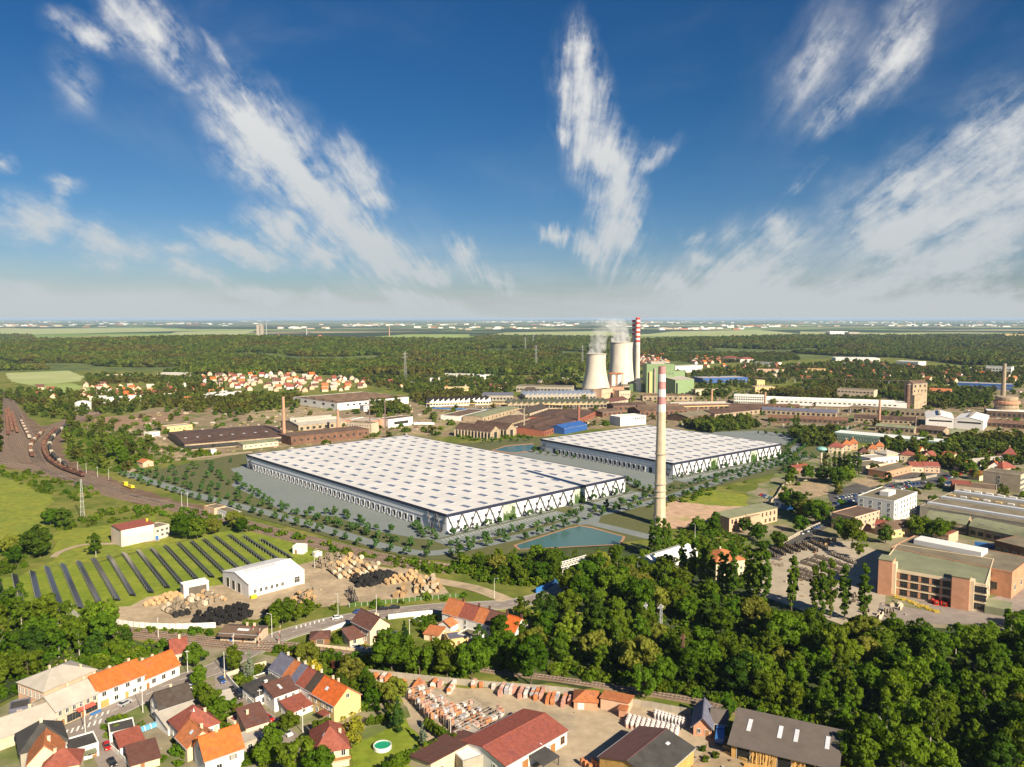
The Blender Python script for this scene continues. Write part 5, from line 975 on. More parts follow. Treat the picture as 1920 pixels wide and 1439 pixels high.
stack('brick_chimney', 'tall ochre brick chimney above the round ruin', 1879, 772, 3.3, 2.1, 62, [], 'oldwall', (61,), 20)
rd = thing('round_ruin', 'round tiered concrete ruin at the foot of the ochre chimney', 'ruin', G(1886, 780))
for k, (r_, z0, z1) in enumerate([(13, 0, 5), (14, 5.4, 10), (13, 10.4, 15), (14.5, 15.4, 19), (12, 19.4, 24)]): MB().lathe([(r_-1.5, z0-.4), (r_-1.5, z0), (r_, z0), (r_, z1-1), (r_-1, z1)], 20).obj('tier', 'oldwall' if k != 3 else 'brickorange', rd)
hall('blue_works', 'long low works with blue facade in front of the far forest', (1795,728), (1899,732), 30, 9, None, 'flat', 'blue', 'metalgrey', [('f', 16, 3, 4, 2)])
hall('modern_office', 'white modern office at the edge of the forest on the right', (1848,701), (1896,703), 25, 16, None, 'flat', 'white', 'slate', [('f', 8, 4, 4, 3), ('f', 8, 9, 4, 3)], cat='building')
for lb, A, Bq, w, e, wl, rf in [('long ochre block among trees on the right', (1411,700), (1470,701), 14, 9, 'peach', 'tilebrown'), ('ochre block with flat roof right of the long ochre one', (1514,700), (1546,701), 14, 10, 'yellow', 'tiledull'), ('yellow-orange block behind the long white factory', (1416,738), (1455,738), 20, 10, 'yellow', 'metalgrey'), ('taller orange cube behind the long white factory', (1419,729), (1434,729), 14, 14, 'yellow', 'metalgrey'), ('white and blue low hall right of the yellow-orange block', (1503,734), (1560,736), 20, 6, 'bluepaint', 'metalwhite'), ('white flat hall at the forest edge', (1567,677), (1650,678), 60, 8, 'white', 'metalwhite'), ('white low works on the right forest edge', (1680,684), (1722,686), 40, 9, 'white', 'metalwhite'),
   ('white block with red roof on the village hill', (1352,678), (1380,679), 30, 10, 'white', 'sheetred'), ('second white block with red roof on the village hill', (1388,680), (1415,680), 26, 9, 'white', 'sheetred'), ('maroon-roofed long block behind the ochre blocks', (1416,684), (1458,686), 20, 7, 'white', 'tilebrown'), ('grey hall with blue base right of the green block', (1318,719), (1402,717), 40, 9, 'blue', 'metalgrey'), ('white office behind the boiler house', (1266,700), (1317,697), 25, 14, 'white', 'metalgrey'), ('pale low building below the green annex', (1304,742), (1364,741), 18, 9, 'cream', 'rooffelt'),
   ('white greenhouse hall left of the village', (404,751), (456,744), 30, 8, 'metalwhite', 'metalwhite'), ('grey barn before the forest on the left', (295,709), (347,709), 30, 9, 'metalgrey', 'metalwhite'), ('long white flat hall among the left tree belt', (201,757), (265,751), 14, 7, 'white', 'metalwhite'), ('white shed behind the left tree belt', (187,755), (200,753), 14, 8, 'white', 'metalgrey'), ('white low building right of the village', (834,706), (880,708), 18, 6, 'white', 'metalgrey'), ('small white works behind the yellow block', (900,712), (930,711), 22, 8, 'white', 'metalgrey'), ('white hall beyond the tree belt', (806,716), (830,716), 20, 6, 'white', 'metalwhite'), ('pale long building behind the left tree belt', (200,709), (245,708), 12, 6, 'beige', 'metalgrey'),
   ('far white hall in the forest', (1003,646), (1040,646), 60, 12, 'white', 'metalwhite'), ('far white hall before the pale field', (915,645), (948,646), 40, 12, 'white', 'metalwhite'), ('far cream estate on the right horizon', (1834,634), (1856,634), 60, 22, 'white', 'metalwhite'), ('far yellow estate at the right horizon edge', (1884,634), (1925,634), 60, 20, 'yellow', 'metalwhite'), ('far pale halls on the plain, left part', (1556,627), (1590,627), 80, 20, 'white', 'metalwhite'), ('far pale halls on the plain, right part', (1592,628), (1612,628), 80, 18, 'greyplaster', 'metalwhite'),
   ('far long works hall beyond the forest, left part', (512,640), (590,640), 150, 14, 'metalwhite', 'metalwhite'), ('far long works hall beyond the forest, middle part', (592,641), (722,642), 150, 15, 'greyplaster', 'metalwhite'), ('far long works hall beyond the forest, brown part', (724,644), (822,645), 100, 14, 'brickorange', 'metalgrey'), ('far long works hall beyond the forest, right part', (824,646), (880,646), 100, 14, 'metalwhite', 'metalwhite'), ('far brown works left of the long far halls', (440,640), (510,640), 120, 12, 'brickorange', 'tilebrown')]:
    b = B('block', lb, A, Bq, w, e, rt='flat' if 'red' not in lb else 'hip', r=e+5, wall=wl, roof=rf, cat='building')
    if A[1] > 660: b.win('f', max(3, int(b.L/7)), e*.35, 2.4, min(2.2, e*.3))
for px, py, r, h, lb in [(484,640,9,85,'dark far tower block, left of two beyond the forest'), (491,640,9,85,'dark far tower block, right of two beyond the forest')]:
    B('far_tower', lb, (px-2.6,py), (px+2.6,py), 15, h, rt='flat', wall='greyplaster', roof='bitumen', cat='tower')
for px, py, r0, h, lb, m_ in [(533,828,1.7,44,'thin brick chimney before the derelict works hall','brickorange'), (634,812,1.7,25,'brick chimney rising from the brown brick block','brickorange'), (693.5,812,.7,36,'slender steel flue near the cream office block','rust'), (722.5,806,.7,32,'slender rusty flue behind the cream block','rust'), (1085,798,1.6,23,'red brick chimney at the red brick works','brickred'), (982.5,812,.8,26,'slender pale flue beside the nave halls','oldwall'), (1648,800,1.4,30,'brown brick chimney before the long white factory','brickorange'), (1434,770,1.6,24,'brick chimney at the head of the long factory','brickorange'), (1334,765,1.5,26,'brown chimney right of the concrete chimney bands','brickorange'), (1716,812,1.,18,'short steel flue left of the twin white halls','rust'), (500,636,2,95,'far slender mast beyond the forest','steel'), (730,632,3,70,'far slender stack on the green field','brickorange'), (575,628,4,60,'tiny far mast on the plain beyond the forest','steel'), (1182,768,.9,20,'thin flue before the power station blocks','rust')]:
    stack('brick_chimney' if 'brick' in m_ else 'flue', lb, px, py, r0, r0*.72, h, [], m_, (h-1,), 14)
tk = thing('white_tank', 'round white storage tank beside the trees right of the glass building', 'tank', G(1828,835)); MB().lathe([(5.2,0),(5.2,6),(3,7),(.1,7.4)], 28).obj('shell', 'white', tk)
tk = thing('white_tank', 'round white tank among trees by the rail yard', 'tank', G(156,768)); MB().lathe([(10,0),(10,9),(6,11),(.1,12)], 28).obj('shell', 'white', tk)
wt = thing('water_tower', 'mushroom water tower with pale dish on a thin stem', 'water tower', G(1539,881)); MB().lathe([(.9,0),(.7,8),(.9,14.6)], 16).obj('stem', 'beige', wt, True); MB().lathe([(.9,14),(2.6,15),(4.2,16.2),(4.3,16.8),(3,17.9),(.2,18.6)], 28).obj('dish', 'greenglass', wt, True)
gb = hall('glass_building', 'long low building with green glass diagrid front', (1563,825), (1768,845), 22, 7.2, None, 'flat', 'greenglass', 'metalwhite', cat='building')
for k in range(40):
    x = gb.L*k/40
    for s in (0, 1): q = MB(); q.bar((x+s*gb.L/40, -.25, .1), (x+(1-s)*gb.L/40, -.25, 6.9), .22); q.obj('brace', 'concrete', gb.t)
hall('glass_wing', 'low teal wing right of the glass building', (1772,846), (1850,852), 12, 3.2, None, 'flat', 'greenglass', 'greenglass', cat='building')
pl = thing('pipeline', 'yellow pipe bridge crossing the works before the white saw-tooth hall', 'pipe bridge', G(800, 766)); e_ = G(1100, 768)-G(800, 766)
q = MB(); q.tube((0,0,6.5), (e_.x,e_.y,6.5), .6); q.obj('pipe', 'yellow', pl)
for k in range(14): q = MB(); p = e_*k/13; q.bar((p.x,p.y,0), (p.x,p.y,6.4), .5); q.obj('post', 'steel', pl)
pl = thing('pipeline', 'pale blue pipe running beside the white shed', 'pipe bridge', G(812, 770)); e_ = G(935, 774)-G(812, 770)
q = MB(); q.tube((0,0,3), (e_.x,e_.y,3), .9); q.obj('pipe', 'bluepaint', pl)
for k in range(7): q = MB(); p = e_*k/6; q.bar((p.x,p.y,0), (p.x,p.y,2.4), .5); q.obj('post', 'steel', pl)
for lb, A_, B_, z_, m_ in [('rusty pipe bridge before the thin dark works halls on the right', (1440,800), (1590,806), 5., 'rust'), ('ochre pipe bridge right of the concrete chimney', (1270,772), (1420,768), 6., 'yellow'), ('brown conveyor bridge left of the concrete mixing tower', (1400,716), (1700,724), 9., 'brownroof'), ('long rusty pipe bridge before the long white factory', (1440,770), (1640,776), 7., 'rust')]:
    pl = thing('pipe_bridge', lb, 'pipe bridge', G(*A_)); e_ = G(*B_)-G(*A_); n_ = max(5, int(e_.length/14)); q = MB(); q.bar((0,0,z_), (e_.x,e_.y,z_), 1.6, 1.0); q.obj('pipe', m_, pl)
    for k in range(n_+1): q = MB(); p_ = e_*k/n_; q.bar((p_.x-.8,p_.y,0), (p_.x,p_.y,z_-.4), .35); q.bar((p_.x+.8,p_.y,0), (p_.x,p_.y,z_-.4), .35); q.obj('trestle', 'steel', pl)
# ---------------------------------------------------------------- far villages, each house its own
VH = []
for i, rf in enumerate(('tileorange', 'tiledull', 'tilered', 'tilered', 'tilebrown', 'metalgrey')):
    wb, rb = MB(), MB(); pr = [(0, 4.6), (4.6, 8.8), (9.2, 4.6)]; wb.extr([(0, 0)]+[(y, z-.1) for y, z in pr]+[(9.2, 0)], 0, 11); rb.extr([(-.5, 4.2), (4.6, 8.85), (9.7, 4.2), (9.7, 3.95), (4.6, 8.55), (-.5, 3.95)], -.4, 11.4)
    VH.append((wb.mesh('wall', ('cream', 'cream', 'white', 'peach', 'beige', 'beige')[i]), rb.mesh('roof', rf)))
HOUSES = []
def village(poly, gap, label, group, tries=1500, smin=.7, smax=1.05, ang=.5):
    for x, y in scatter(poly, gap, tries=tries): HOUSES.append((x, y, ang+random.choice((0, pi/2))+random.uniform(-.15, .15), random.uniform(smin, smax), random.choice(VH), label, group))
village([(352,711),(400,703),(470,702),(560,704),(690,714),(690,727),(650,735),(560,736),(430,731),(395,724)], 21, 'small red-roofed house in the dense village below the wooded hill', 'houses of the dense village')
village([(155,722),(250,727),(290,740),(240,748),(180,738)], 26, 'house among trees between rail yard and green meadow on the left', 'houses near the left meadow')
village([(1200,668),(1240,666),(1255,682),(1205,690)], 18, 'house of the hillside hamlet behind the red-striped stacks', 'houses of the hillside hamlet')
village([(1290,672),(1345,672),(1350,682),(1300,684)], 20, 'house of the hamlet left of the big red-roofed blocks', 'houses by the red-roofed blocks')
village([(985,688),(1045,688),(1040,697),(990,697)], 30, 'house in the forest clearing left of the cooling towers', 'houses in the clearing')
village([(385,636),(470,633),(600,632),(640,634),(480,640)], 110, 'far house beyond the forest near the two dark towers', 'far houses beyond the forest', 1500, 1.3, 2.2)
village([(1260,690),(1420,686),(1600,682),(1760,690),(1920,698),(1920,726),(1760,728),(1600,716),(1450,712),(1330,708),(1260,700)], 44, 'small house or shed scattered among trees before the right-hand forest', 'scattered houses on the right', 700)
village([(30,732),(200,728),(330,722),(420,735),(420,752),(300,756),(180,752),(60,748)], 38, 'small house scattered among the trees above the rail yard curve', 'scattered houses above the rail yard', 500)
village([(700,716),(820,722),(960,716),(1080,716),(1080,728),(960,732),(820,734),(720,730)], 42, 'small house scattered in the tree belt left of the cooling towers', 'scattered houses left of the cooling towers', 400)
village([(1690,852),(1760,856),(1900,856),(1925,880),(1830,905),(1770,880)], 24, 'small house in the gardens at the right edge of the town', 'garden houses of the town', 200, .7, 1.)
HOUSES.sort(key=lambda h: hypot(h[0], h[1])/h[3]); V_, F_, I_, mats_ = [], [], [], []
for k, (x, y, a_, s_, (wl, rf), lb, gr) in enumerate(HOUSES):
    if k < 292: t = thing('village_house', lb, 'house', (x, y, 0), a_, gr, s_); link('wall', wl, t); link('roof', rf, t); continue
    for me in (wl, rf):                  # the farthest remainder, one mass
        i = len(V_); c_, n_ = cos(a_)*s_, sin(a_)*s_; V_ += [(x+v.co.x*c_-v.co.y*n_, y+v.co.x*n_+v.co.y*c_, v.co.z*s_) for v in me.vertices]
        if me.materials[0] not in mats_: mats_.append(me.materials[0])
        for f in me.polygons: F_.append(tuple(i+q for q in f.vertices)); I_.append(mats_.index(me.materials[0]))
me = bpy.data.meshes.new('far_village'); me.from_pydata(V_, [], F_); [me.materials.append(m_) for m_ in mats_]; me.polygons.foreach_set('material_index', I_); me.update()
o = kind(link('far_village', me), 'stuff'); o['label'] = 'farthest small village houses merging into one mass'
# distant towns on the plain: too far to count
tb = MB(); rt_ = random.Random(4)
for cx, cy, sx, sy, n in [(60,611,110,3,60), (300,608,200,2,60), (470,602.5,40,1,40), (680,611,60,2,40), (770,609,120,2,70), (1000,604,140,2.0,110), (1040,610,60,2,60), (1240,605,150,2.2,120), (1300,617,80,2,60), (1440,612,120,2,70), (1600,605,160,2,90), (1780,611,160,2.5,90), (880,616,140,2,50), (1850,604,90,2,50), (150,604,160,1.5,60), (1200,612,60,2,60), (560,616,80,1.5,30)]:
    for _ in range(n//2):
        px, py = cx+rt_.gauss(0, .5)*sx, max(601.2, cy+rt_.gauss(0, .5)*sy); p = G(px, py); s_ = min(2.2, p.y/4500)
        w_, d_, h_ = rt_.uniform(8, 30)*s_, rt_.uniform(8, 16)*s_, rt_.uniform(5, 12)*(.6+.4*s_); tb.box(p.x-w_*.6, p.y-d_, 0, p.x+w_, p.y+d_, h_, rt_.choice((0, 0, 0, 1, 1, 2)))
o = kind(tb.obj('distant_town', ['white', 'beige', 'tiledull']), 'stuff'); o['label'] = 'pale specks of distant towns scattered over the plain'
# ---------------------------------------------------------------- town and cable works on the right
hb = lambda *a, **k: B(*a, **k)
for lb, A, Bq, w, e, r, rt, wl, rf in [
 ('pink-red hip roofed villa left of the tall town poplars', (1553,850), (1580,852), 11, 6, 10, 'hip', 'cream', 'sheetred'), ('villa with dull red hip roof behind the tall town poplars', (1578,846), (1596,847), 11, 6, 10, 'hip', 'cream', 'tiledull'), ('villa with red hip roof right behind the tall town poplars', (1590,843), (1608,844), 11, 6, 10, 'hip', 'peach', 'tiledull'), ('leftmost of three equal villas with hip roofs', (1610,862), (1629,863), 11, 6.5, 10, 'hip', 'beige', 'tilebrown'), ('middle of three equal villas with hip roofs', (1627,855), (1644,856), 11, 6.5, 10, 'hip', 'beige', 'tiledull'), ('rightmost of three equal villas with hip roofs', (1640,850), (1657,851), 11, 6.5, 10, 'hip', 'beige', 'tiledull'),
 ('pale-roofed villa before the glass building', (1662,868), (1686,866), 13, 7, 9.5, 'hip', 'cream', 'metalgrey'), ('long villa with maroon roof before the glass building', (1687,868), (1713,870), 13, 7, 10, 'hip', 'beige', 'tilered'), ('villa with pink gable behind dark trees', (1729,869), (1747,870), 10, 6, 10, 'gabley', 'peach', 'sheetred'), ('twin house with red roof, left half', (1707,886), (1732,887), 11, 5, 7.6, 'gable', 'cream', 'sheetred'), ('twin house with red roof, right half', (1733,887), (1762,888), 11, 5.2, 7.9, 'gable', 'peach', 'sheetred'), ('house with red pyramid roof at the right edge', (1880,864), (1905,866), 12, 6, 11, 'hip', 'cream', 'sheetred'), ('house with orange gable roof right of the dark spruces', (1852,884), (1878,886), 10, 4, 8, 'gabley', 'white', 'tileorange'), ('house with pinkish red roof next to the orange gable', (1880,888), (1905,886), 10, 4, 8, 'hip', 'peach', 'sheetred'), ('low brown-roofed house right of the glass building', (1790,860), (1840,862), 12, 5, 7, 'hip', 'beige', 'brownroof'), ('long white house with grey roof on the right', (1830,882), (1888,876), 12, 6, 8, 'gable', 'white', 'metalgrey'), ('small house with reddish roof by the mushroom tower', (1492,888), (1520,884), 10, 3.6, 5.4, 'gable', 'brickred', 'tilered'), ('house with pink hip roof above the wood', (1342,1088), (1396,1082), 15, 8.5, 12, 'hip', 'cream', 'tiledull'), ('peach villa before the big barrel hall', (1672,1010), (1712,1004), 10, 5, 8, 'gable', 'yellow', 'brownroof'), ('small house with pink roof left of the peach villa', (1640,1002), (1668,1006), 9, 5, 7.5, 'gable', 'peach', 'sheetred')]:
    b = B('villa', lb, A, Bq, w, e, r, rt, wl, rf, cat='house'); n = max(2, int(b.L/3.6)); b.win('f', n, 1.2, 1.1, 1.4); b.win('r', 2, 1.2, 1.1, 1.4); b.chim((.5,.6))
    if e > 5: b.win('f', n, 4., 1.1, 1.3)
for lb, A, Bq, w, e, wl, rf, nw in [('white flat shop with white roof among the villas', (1632,873), (1685,868), 14, 5.5, 'white', 'metalgrey', 6), ('low shop with green canopy edge among the villas', (1620,886), (1666,880), 16, 4.5, 'cream', 'rooffelt', 5), ('long brick store with flat brown roof', (1662,898), (1717,884), 14, 5, 'brickorange', 'rooffelt', 7), ('beige office slab at the right edge', (1842,916), (1912,926), 16, 12.5, 'beige', 'rooffelt', 0), ('low brown roofed store before the beige office slab', (1790,926), (1868,934), 20, 5, 'beige', 'brownroof', 4), ('flat red-roofed store beside the beige office slab', (1785,921), (1822,924), 12, 5.5, 'brickred', 'sheetred', 2), ('peach workshop with reddish roof by the road', (1602,1001), (1648,987), 14, 9, 'peach', 'brownroof', 6), ('brown shed at the right edge below the barrel hall', (1864,1036), (1925,1052), 22, 6, 'rust', 'rooffelt', 4), ('small red-roofed gatehouse by the blue containers', (1452,950), (1474,955), 8, 4, 'white', 'tilered', 2), ('pink low store behind the lantern hall', (1750,1016), (1778,1022), 12, 5, 'peach', 'sheetred', 3)]:
    b = B('flat_building', lb, A, Bq, w, e, rt='flat', wall=wl, roof=rf, cat='building')
    for z in ((1.2, 4.4, 7.6) if e > 8 else (1.2,)): b.win('f', nw or 5, z, 1.6, 1.6) if nw else b.win('f', 1, z+1, 1.6, 2., .35, .5)
    if not nw: [b.win('r', 9, z, 1.6, 1.8) for z in (1.4, 4.8, 8.2)]
b = B('white_office', 'white four-storey office block with small windows', (1675,984), (1718,964), (1630,962), 13.5, rt='flat', wall='white', roof='rooffelt', cat='office')
for z in (1.2, 4.4, 7.6, 10.6): b.win('l', 4, z, 1., 1.5).win('f', 8, z, 1.4, 1.8)
b.box('roof_box', b.L*.3, b.w*.35, 13.5, b.L*.6, b.w*.6, 16.2, 'white').box('stair_glass', b.L*.12, -.5, .2, b.L*.2, -.03, 12.6, 'skylite')
b = B('derelict_block', 'derelict beige brick block by the vacant lot', (1367,999), (1457,978), 11, 8.4, 9, 'shed', 'peach', 'greenfelt', cat='building'); b.win('f', 4, 4.8, 1.3, 2.2, .02, .32, 'oldwall').win('f', 5, 4.8, 1.3, 2.2, .55, .98, 'oldwall').win('f', 3, 1., 1.3, 2., .05, .3, 'oldwall').win('f', 3, 1., 1.6, 2., .7, .98, 'oldwall').box('stair_wing', b.L*.34, -3, 0, b.L*.55, -.02, 7.4, 'oldwall').box('pipe_shaft', b.L*.33, -.5, 0, b.L*.345, -.02, 9, 'greyplaster')
# big shed of the machine works: flat roof with white strips and barrel roofs in front
b = B('machine_works', 'wide machine works with long white roof light strips', (1724,974), (1938,1012), (1720,928), 8, rt='flat', wall='greyplaster', roof='rooffelt', cat='factory hall')
for y in (.12, .45, .8): b.box('roof_light_strip', 1, b.w*y, 7.9, b.L-1, b.w*y+3, 9.3, 'skylite', b.roof)
for i in range(9):
    b.box('roof_light', b.L*(i+.3)/9, b.w*.62, 8, b.L*(i+.3)/9+3.4, b.w*.62+1.6, 8.9, 'white' if i % 2 else 'yellow', b.roof)
    b.box('roof_light', b.L*(i+.6)/9, b.w*.92, 8, b.L*(i+.6)/9+4, b.w*.92+1.8, 9., 'white', b.roof)
for lb, A, Bq, w in [('left barrel-roofed hall of the machine works', (1736,992), (1812,1004), 14), ('right barrel-roofed hall of the machine works', (1816,1006), (1940,1034), 14)]:
    b = B('barrel_hall', lb, A, Bq, w, 6, 9.4, 'barrel', 'oldwall', 'greenfelt', cat='factory hall', ov=.2); n = 3 if b.L < 40 else 4
    for k in range(n): b.sky(((k+.5)/n, .5), w=3, l=w*.72, h=.25)
    b.win('f', 8, 1.6, 2.6, 2., fr='darkframe')
# brick and cream three-storey works
b = B('brick_works', 'three-storey cream and orange brick works with large grid windows', (1648,1112), (1846,1149), (1684,1066), 11.4, rt='flat', wall='cream', roof='greenfelt', cat='factory')
L = b.L
for z in (.9, 4.5, 8.0):
    b.win('f', 5, z, 4.2, 2.5, .19, .70, 'darkframe'); b.win('f', 1, z, 4.2, 2.5, .91, .995, 'darkframe'); b.win('r', 4, z, 2., 2.3, .05, .95, 'darkframe')
for k in range(6):
    for z in (.8, 4.4, 7.9): x = L*(.19+.51*k/5); b.box('pier', x-.5, -.14, z, x+.5, -.02, z+2.7, 'brickorange')
for z in (3.55, 7.1, 10.6): b.box('string_course', L*.165, -.3, z, L*.70, -.02, z+.35, 'cream')
b.box('brick_tower', -.3, -1.8, 0, L*.13, 6, 15.5, 'brickorange').box('tower_roof', -.5, -2, 15.5, L*.13+.2, 6.2, 15.8, 'greenfelt').box('cream_edge', L*.13, -1.2, 0, L*.165, 3, 14.5, 'cream')
b.box('brick_tower', L*.70, -2.4, 0, L*.86, 5, 13.6, 'brickorange').box('tower_roof', L*.695, -2.6, 13.6, L*.865, 5.2, 13.9, 'greenfelt').box('cream_edge', L*.86, -1.6, 0, L*.9, 3, 12.6, 'cream').box('low_porch', L+.02, -1, 0, L+9, 10, 3.2, 'greenfelt')
b = B('lantern_hall', 'dark flat-roofed hall with long white roof lantern behind the brick works', (1670,1028), (1898,1075), (1706,1004), 11.5, rt='flat', wall='brickorange', roof='rooffelt', cat='factory hall', pz=11.5)
b.box('roof_lantern', b.L*.1, b.w*.5, 11.5, b.L*.68, b.w*.82, 13.8, 'metalwhite', b.roof).win('r', 3, 3, 2.6, 2.4).win('f', 8, 3, 4, 3, .1, .9, 'darkframe')
b = B('grey_hall', 'long pale metal hall half hidden by the poplars', (1232,1078), (1308,1052), 12, 5.4, 7.4, 'gable', 'metalwhite', 'metalwhite', cat='hall'); b.win('f', 6, 1.6, 1.6, 1.4)
# ---------------------------------------------------------------- railway
def track(name, pts, world=False, bed=3.6, ties=True, z=.25, near=True):
    w = pts if world else path_w(pts); b = MB(); strip(b, w, -bed/2, bed/2, z)
    for s in (-1, 1):
        l, r = offs(w, s*bed/2), offs(w, s*(bed/2+.6))
        for i in range(len(w)-1): b.face([(*l[i].xy, z), (*r[i].xy, 0), (*r[i+1].xy, 0), (*l[i+1].xy, z)])
    o = kind(b.obj(name, 'ballast'), 'structure'); r_ = MB()
    for s in (-.75, .75):
        for d in (0,):
            l, r = offs(w, s-.07), offs(w, s+.07)
            for i in range(len(w)-1): r_.face([(*l[i].xy, z+.25), (*r[i].xy, z+.25), (*r[i+1].xy, z+.25), (*l[i+1].xy, z+.25)]); r_.face([(*l[i].xy, z), (*l[i].xy, z+.25), (*l[i+1].xy, z+.25), (*l[i+1].xy, z)]); r_.face([(*r[i].xy, z), (*r[i].xy, z+.25), (*r[i+1].xy, z+.25), (*r[i+1].xy, z)])
    kind(r_.obj('rail', 'rail', o), 'structure')
    if ties:
        t_ = MB()
        for p, h in along(w, 1.3 if near else 2.6):
            a = Vector((cos(h), sin(h), 0)); s = Vector((-a.y, a.x, 0)); t_.bar(p+s*1.3+Vector((0, 0, z+.06)), p-s*1.3+Vector((0, 0, z+.06)), .5 if near else .8, .14)
        kind(t_.obj('sleeper', 'sleeper', o), 'stuff')
    return w
NEAR = track('railway_track', [(100,1176),(180,1184),(250,1193),(340,1203),(425,1213),(520,1218),(600,1224),(700,1232),(800,1243),(897,1254),(960,1263),(1035,1272),(1135,1287),(1241,1304),(1308,1316),(1366,1331),(1480,1355),(1570,1376),(1640,1396),(1760,1430)])
track('railway_track', offs(NEAR[:56], -4.6), True)
T1 = track('railway_track', [(-30,863),(60,880),(150,906),(230,930),(330,952),(425,975),(520,1000),(610,1022),(700,1044),(770,1058),(860,1068)], near=False)
for d in (4.6, -4.6): track('railway_track', offs(T1, d), True, near=False)
V = [(190,773),(150,783),(125,795),(98,815),(82,836),(88,860),(112,879),(150,894),(200,912),(260,932),(330,950)]
VT = [track('railway_track', V, near=False)]
for d in (-5, 5, 10): VT.append(track('railway_track', offs(VT[0][:-16], d), True, near=False))
patch('rail_yard', [(-30,735),(14,735),(30,760),(75,800),(100,795),(180,768),(196,776),(140,798),(118,830),(122,858),(180,888),(262,918),(425,962),(428,980),(330,958),(230,936),(150,910),(70,888),(-30,872)], 'yardearth', z=.2)
UT = []
for k in range(9): UT.append(track('railway_track', [(1+k*2.4,742),(-6+k*6.4,790),(-14+k*11.,838),(2+k*12.,868)], near=False))
def wagon_kind(body, dark=False, tank=False):
    parts = []; b = MB()
    if tank:
        b.tube((-5.6, 0, 2.4), (5.6, 0, 2.4), 1.4, 1.4, 14); b.box(-1, -.8, 3.6, 1, .8, 4.0)
    else:
        b.box(-6.2, -1.45, 1.2, 6.2, -1.3, 3.4); b.box(-6.2, 1.3, 1.2, 6.2, 1.45, 3.4); b.box(-6.2, -1.3, 1.2, -6.05, 1.3, 3.4); b.box(6.05, -1.3, 1.2, 6.2, 1.3, 3.4); b.box(-6.05, -1.3, 1.2, 6.05, 1.3, 2.2)
        for x in (-4.6, -3, -1.5, 0, 1.5, 3, 4.6): b.box(x-.08, -1.53, 1.2, x+.08, -1.45, 3.4); b.box(x-.08, 1.45, 1.2, x+.08, 1.53, 3.4)
    parts.append(('body', b.mesh('body', body))); c = MB(); c.box(-6.6, -1.2, .95, 6.6, 1.2, 1.19); parts.append(('underframe', c.mesh('underframe', 'rubber')))
    d = MB()
    for x in (-.9, .9):
        for y in (-.8, .8): d.tube((x, y-.08, .45), (x, y+.08, .45), .45, .45, 10)
    d.box(-1.4, -.95, .35, 1.4, .95, .8); bo = d.mesh('bogie', 'rubber'); return parts, bo
WK = [(wagon_kind('rust'), 'rusty open wagon'), (wagon_kind('tilebrown'), 'brown open wagon'), (wagon_kind('bitumen', tank=True), 'black tank wagon'), (wagon_kind('greyplaster'), 'grey open wagon')]
def train(w, start, n, kinds, where, zz=.52):
    pts = along(w, 13.6, start)
    for i, (p, h) in enumerate(pts[:n]):
        (parts, bo), nm = WK[kinds[i % len(kinds)]]; t = thing('freight_wagon', '%s %s, number %d from the far end' % (nm, where, i+1), 'wagon', (p.x, p.y, zz), h, 'freight wagons in the rail yard')
        for a, me in parts: link(a, me, t)
        for x in (-4.2, 4.2): link('bogie', bo, t, (x, 0, 0))
train(VT[0], 180, 22, (0,1,0,0,1), 'on the curved track'); train(VT[1], 150, 20, (2,2,3,2), 'on the inner curved track'); train(VT[3], 200, 12, (0,3,1), 'on the outer curved track')
train(UT[3], 260, 18, (0,1), 'on the fourth straight yard track'); train(UT[4], 230, 18, (1,0,0), 'on the fifth straight yard track'); train(UT[5], 300, 14, (0,0,1), 'on the sixth straight yard track'); train(UT[7], 380, 12, (1,3), 'on the eighth straight yard track'); train(UT[1], 300, 8, (0,1), 'on the second straight yard track')
y_ = along(offs(T1, 9.2), 12, 0)
yl = thing('track_machine', 'yellow track machine standing beside the main line', 'rail vehicle', G(241,915), atan2(G(258,920).y-G(225,908).y, G(258,920).x-G(225,908).x)); q = MB(); q.box(-8,-1.3,1,8,1.3,1.5); q.box(-8,-1.3,1.5,-4,1.3,3.6); q.box(2,-1.1,1.5,7.5,1.1,2.8); q.obj('body', 'yellowpaint', yl); q = MB(); q.box(-7.6,-1.35,2.3,-4.4,1.35,3.1); q.obj('cab_window', 'glass', yl)
for x in (-5.5, 5.5): q = MB(); q.box(x-1.2,-1,.1,x+1.2,1,.98); q.obj('bogie', 'rubber', yl)
# ---------------------------------------------------------------- solar field
def solar_mat():
    m = bpy.data.materials.new('solar'); m.use_nodes = True; b = m.node_tree.nodes['Principled BSDF']; b.inputs['Base Color'].default_value = (.03,.026,.045,1); b.inputs['Roughness'].default_value = .28; b.inputs['Specular IOR Level'].default_value = .8; MATS['solar'] = m
solar_mat(); mat('panelback', (.045,.04,.04), .8, .1, .5)
SR = [(-6,1090,6,1128),(27,1082,41,1145),(60,1076,77,1150),(87,1067,118,1155),(117,1062,152,1146),(147,1057,187,1137),(175,1051,221,1131),(204,1046,250,1122),(232,1041,284,1116),(259,1036,315,1107),(285,1032,342,1100),(310,1027,370,1091),(335,1022,399,1087),(359,1018,425,1081),(382,1014,450,1072),(404,1009,473,1065),(430,1006,502,1060),(458,1008,527,1055),(490,1014,548,1050)]
ORD = ['first', 'second', 'third', 'fourth', 'fifth', 'sixth', 'seventh', 'eighth', 'ninth', 'tenth', 'eleventh', 'twelfth', 'thirteenth', 'fourteenth', 'fifteenth', 'sixteenth', 'seventeenth', 'eighteenth', 'nineteenth']
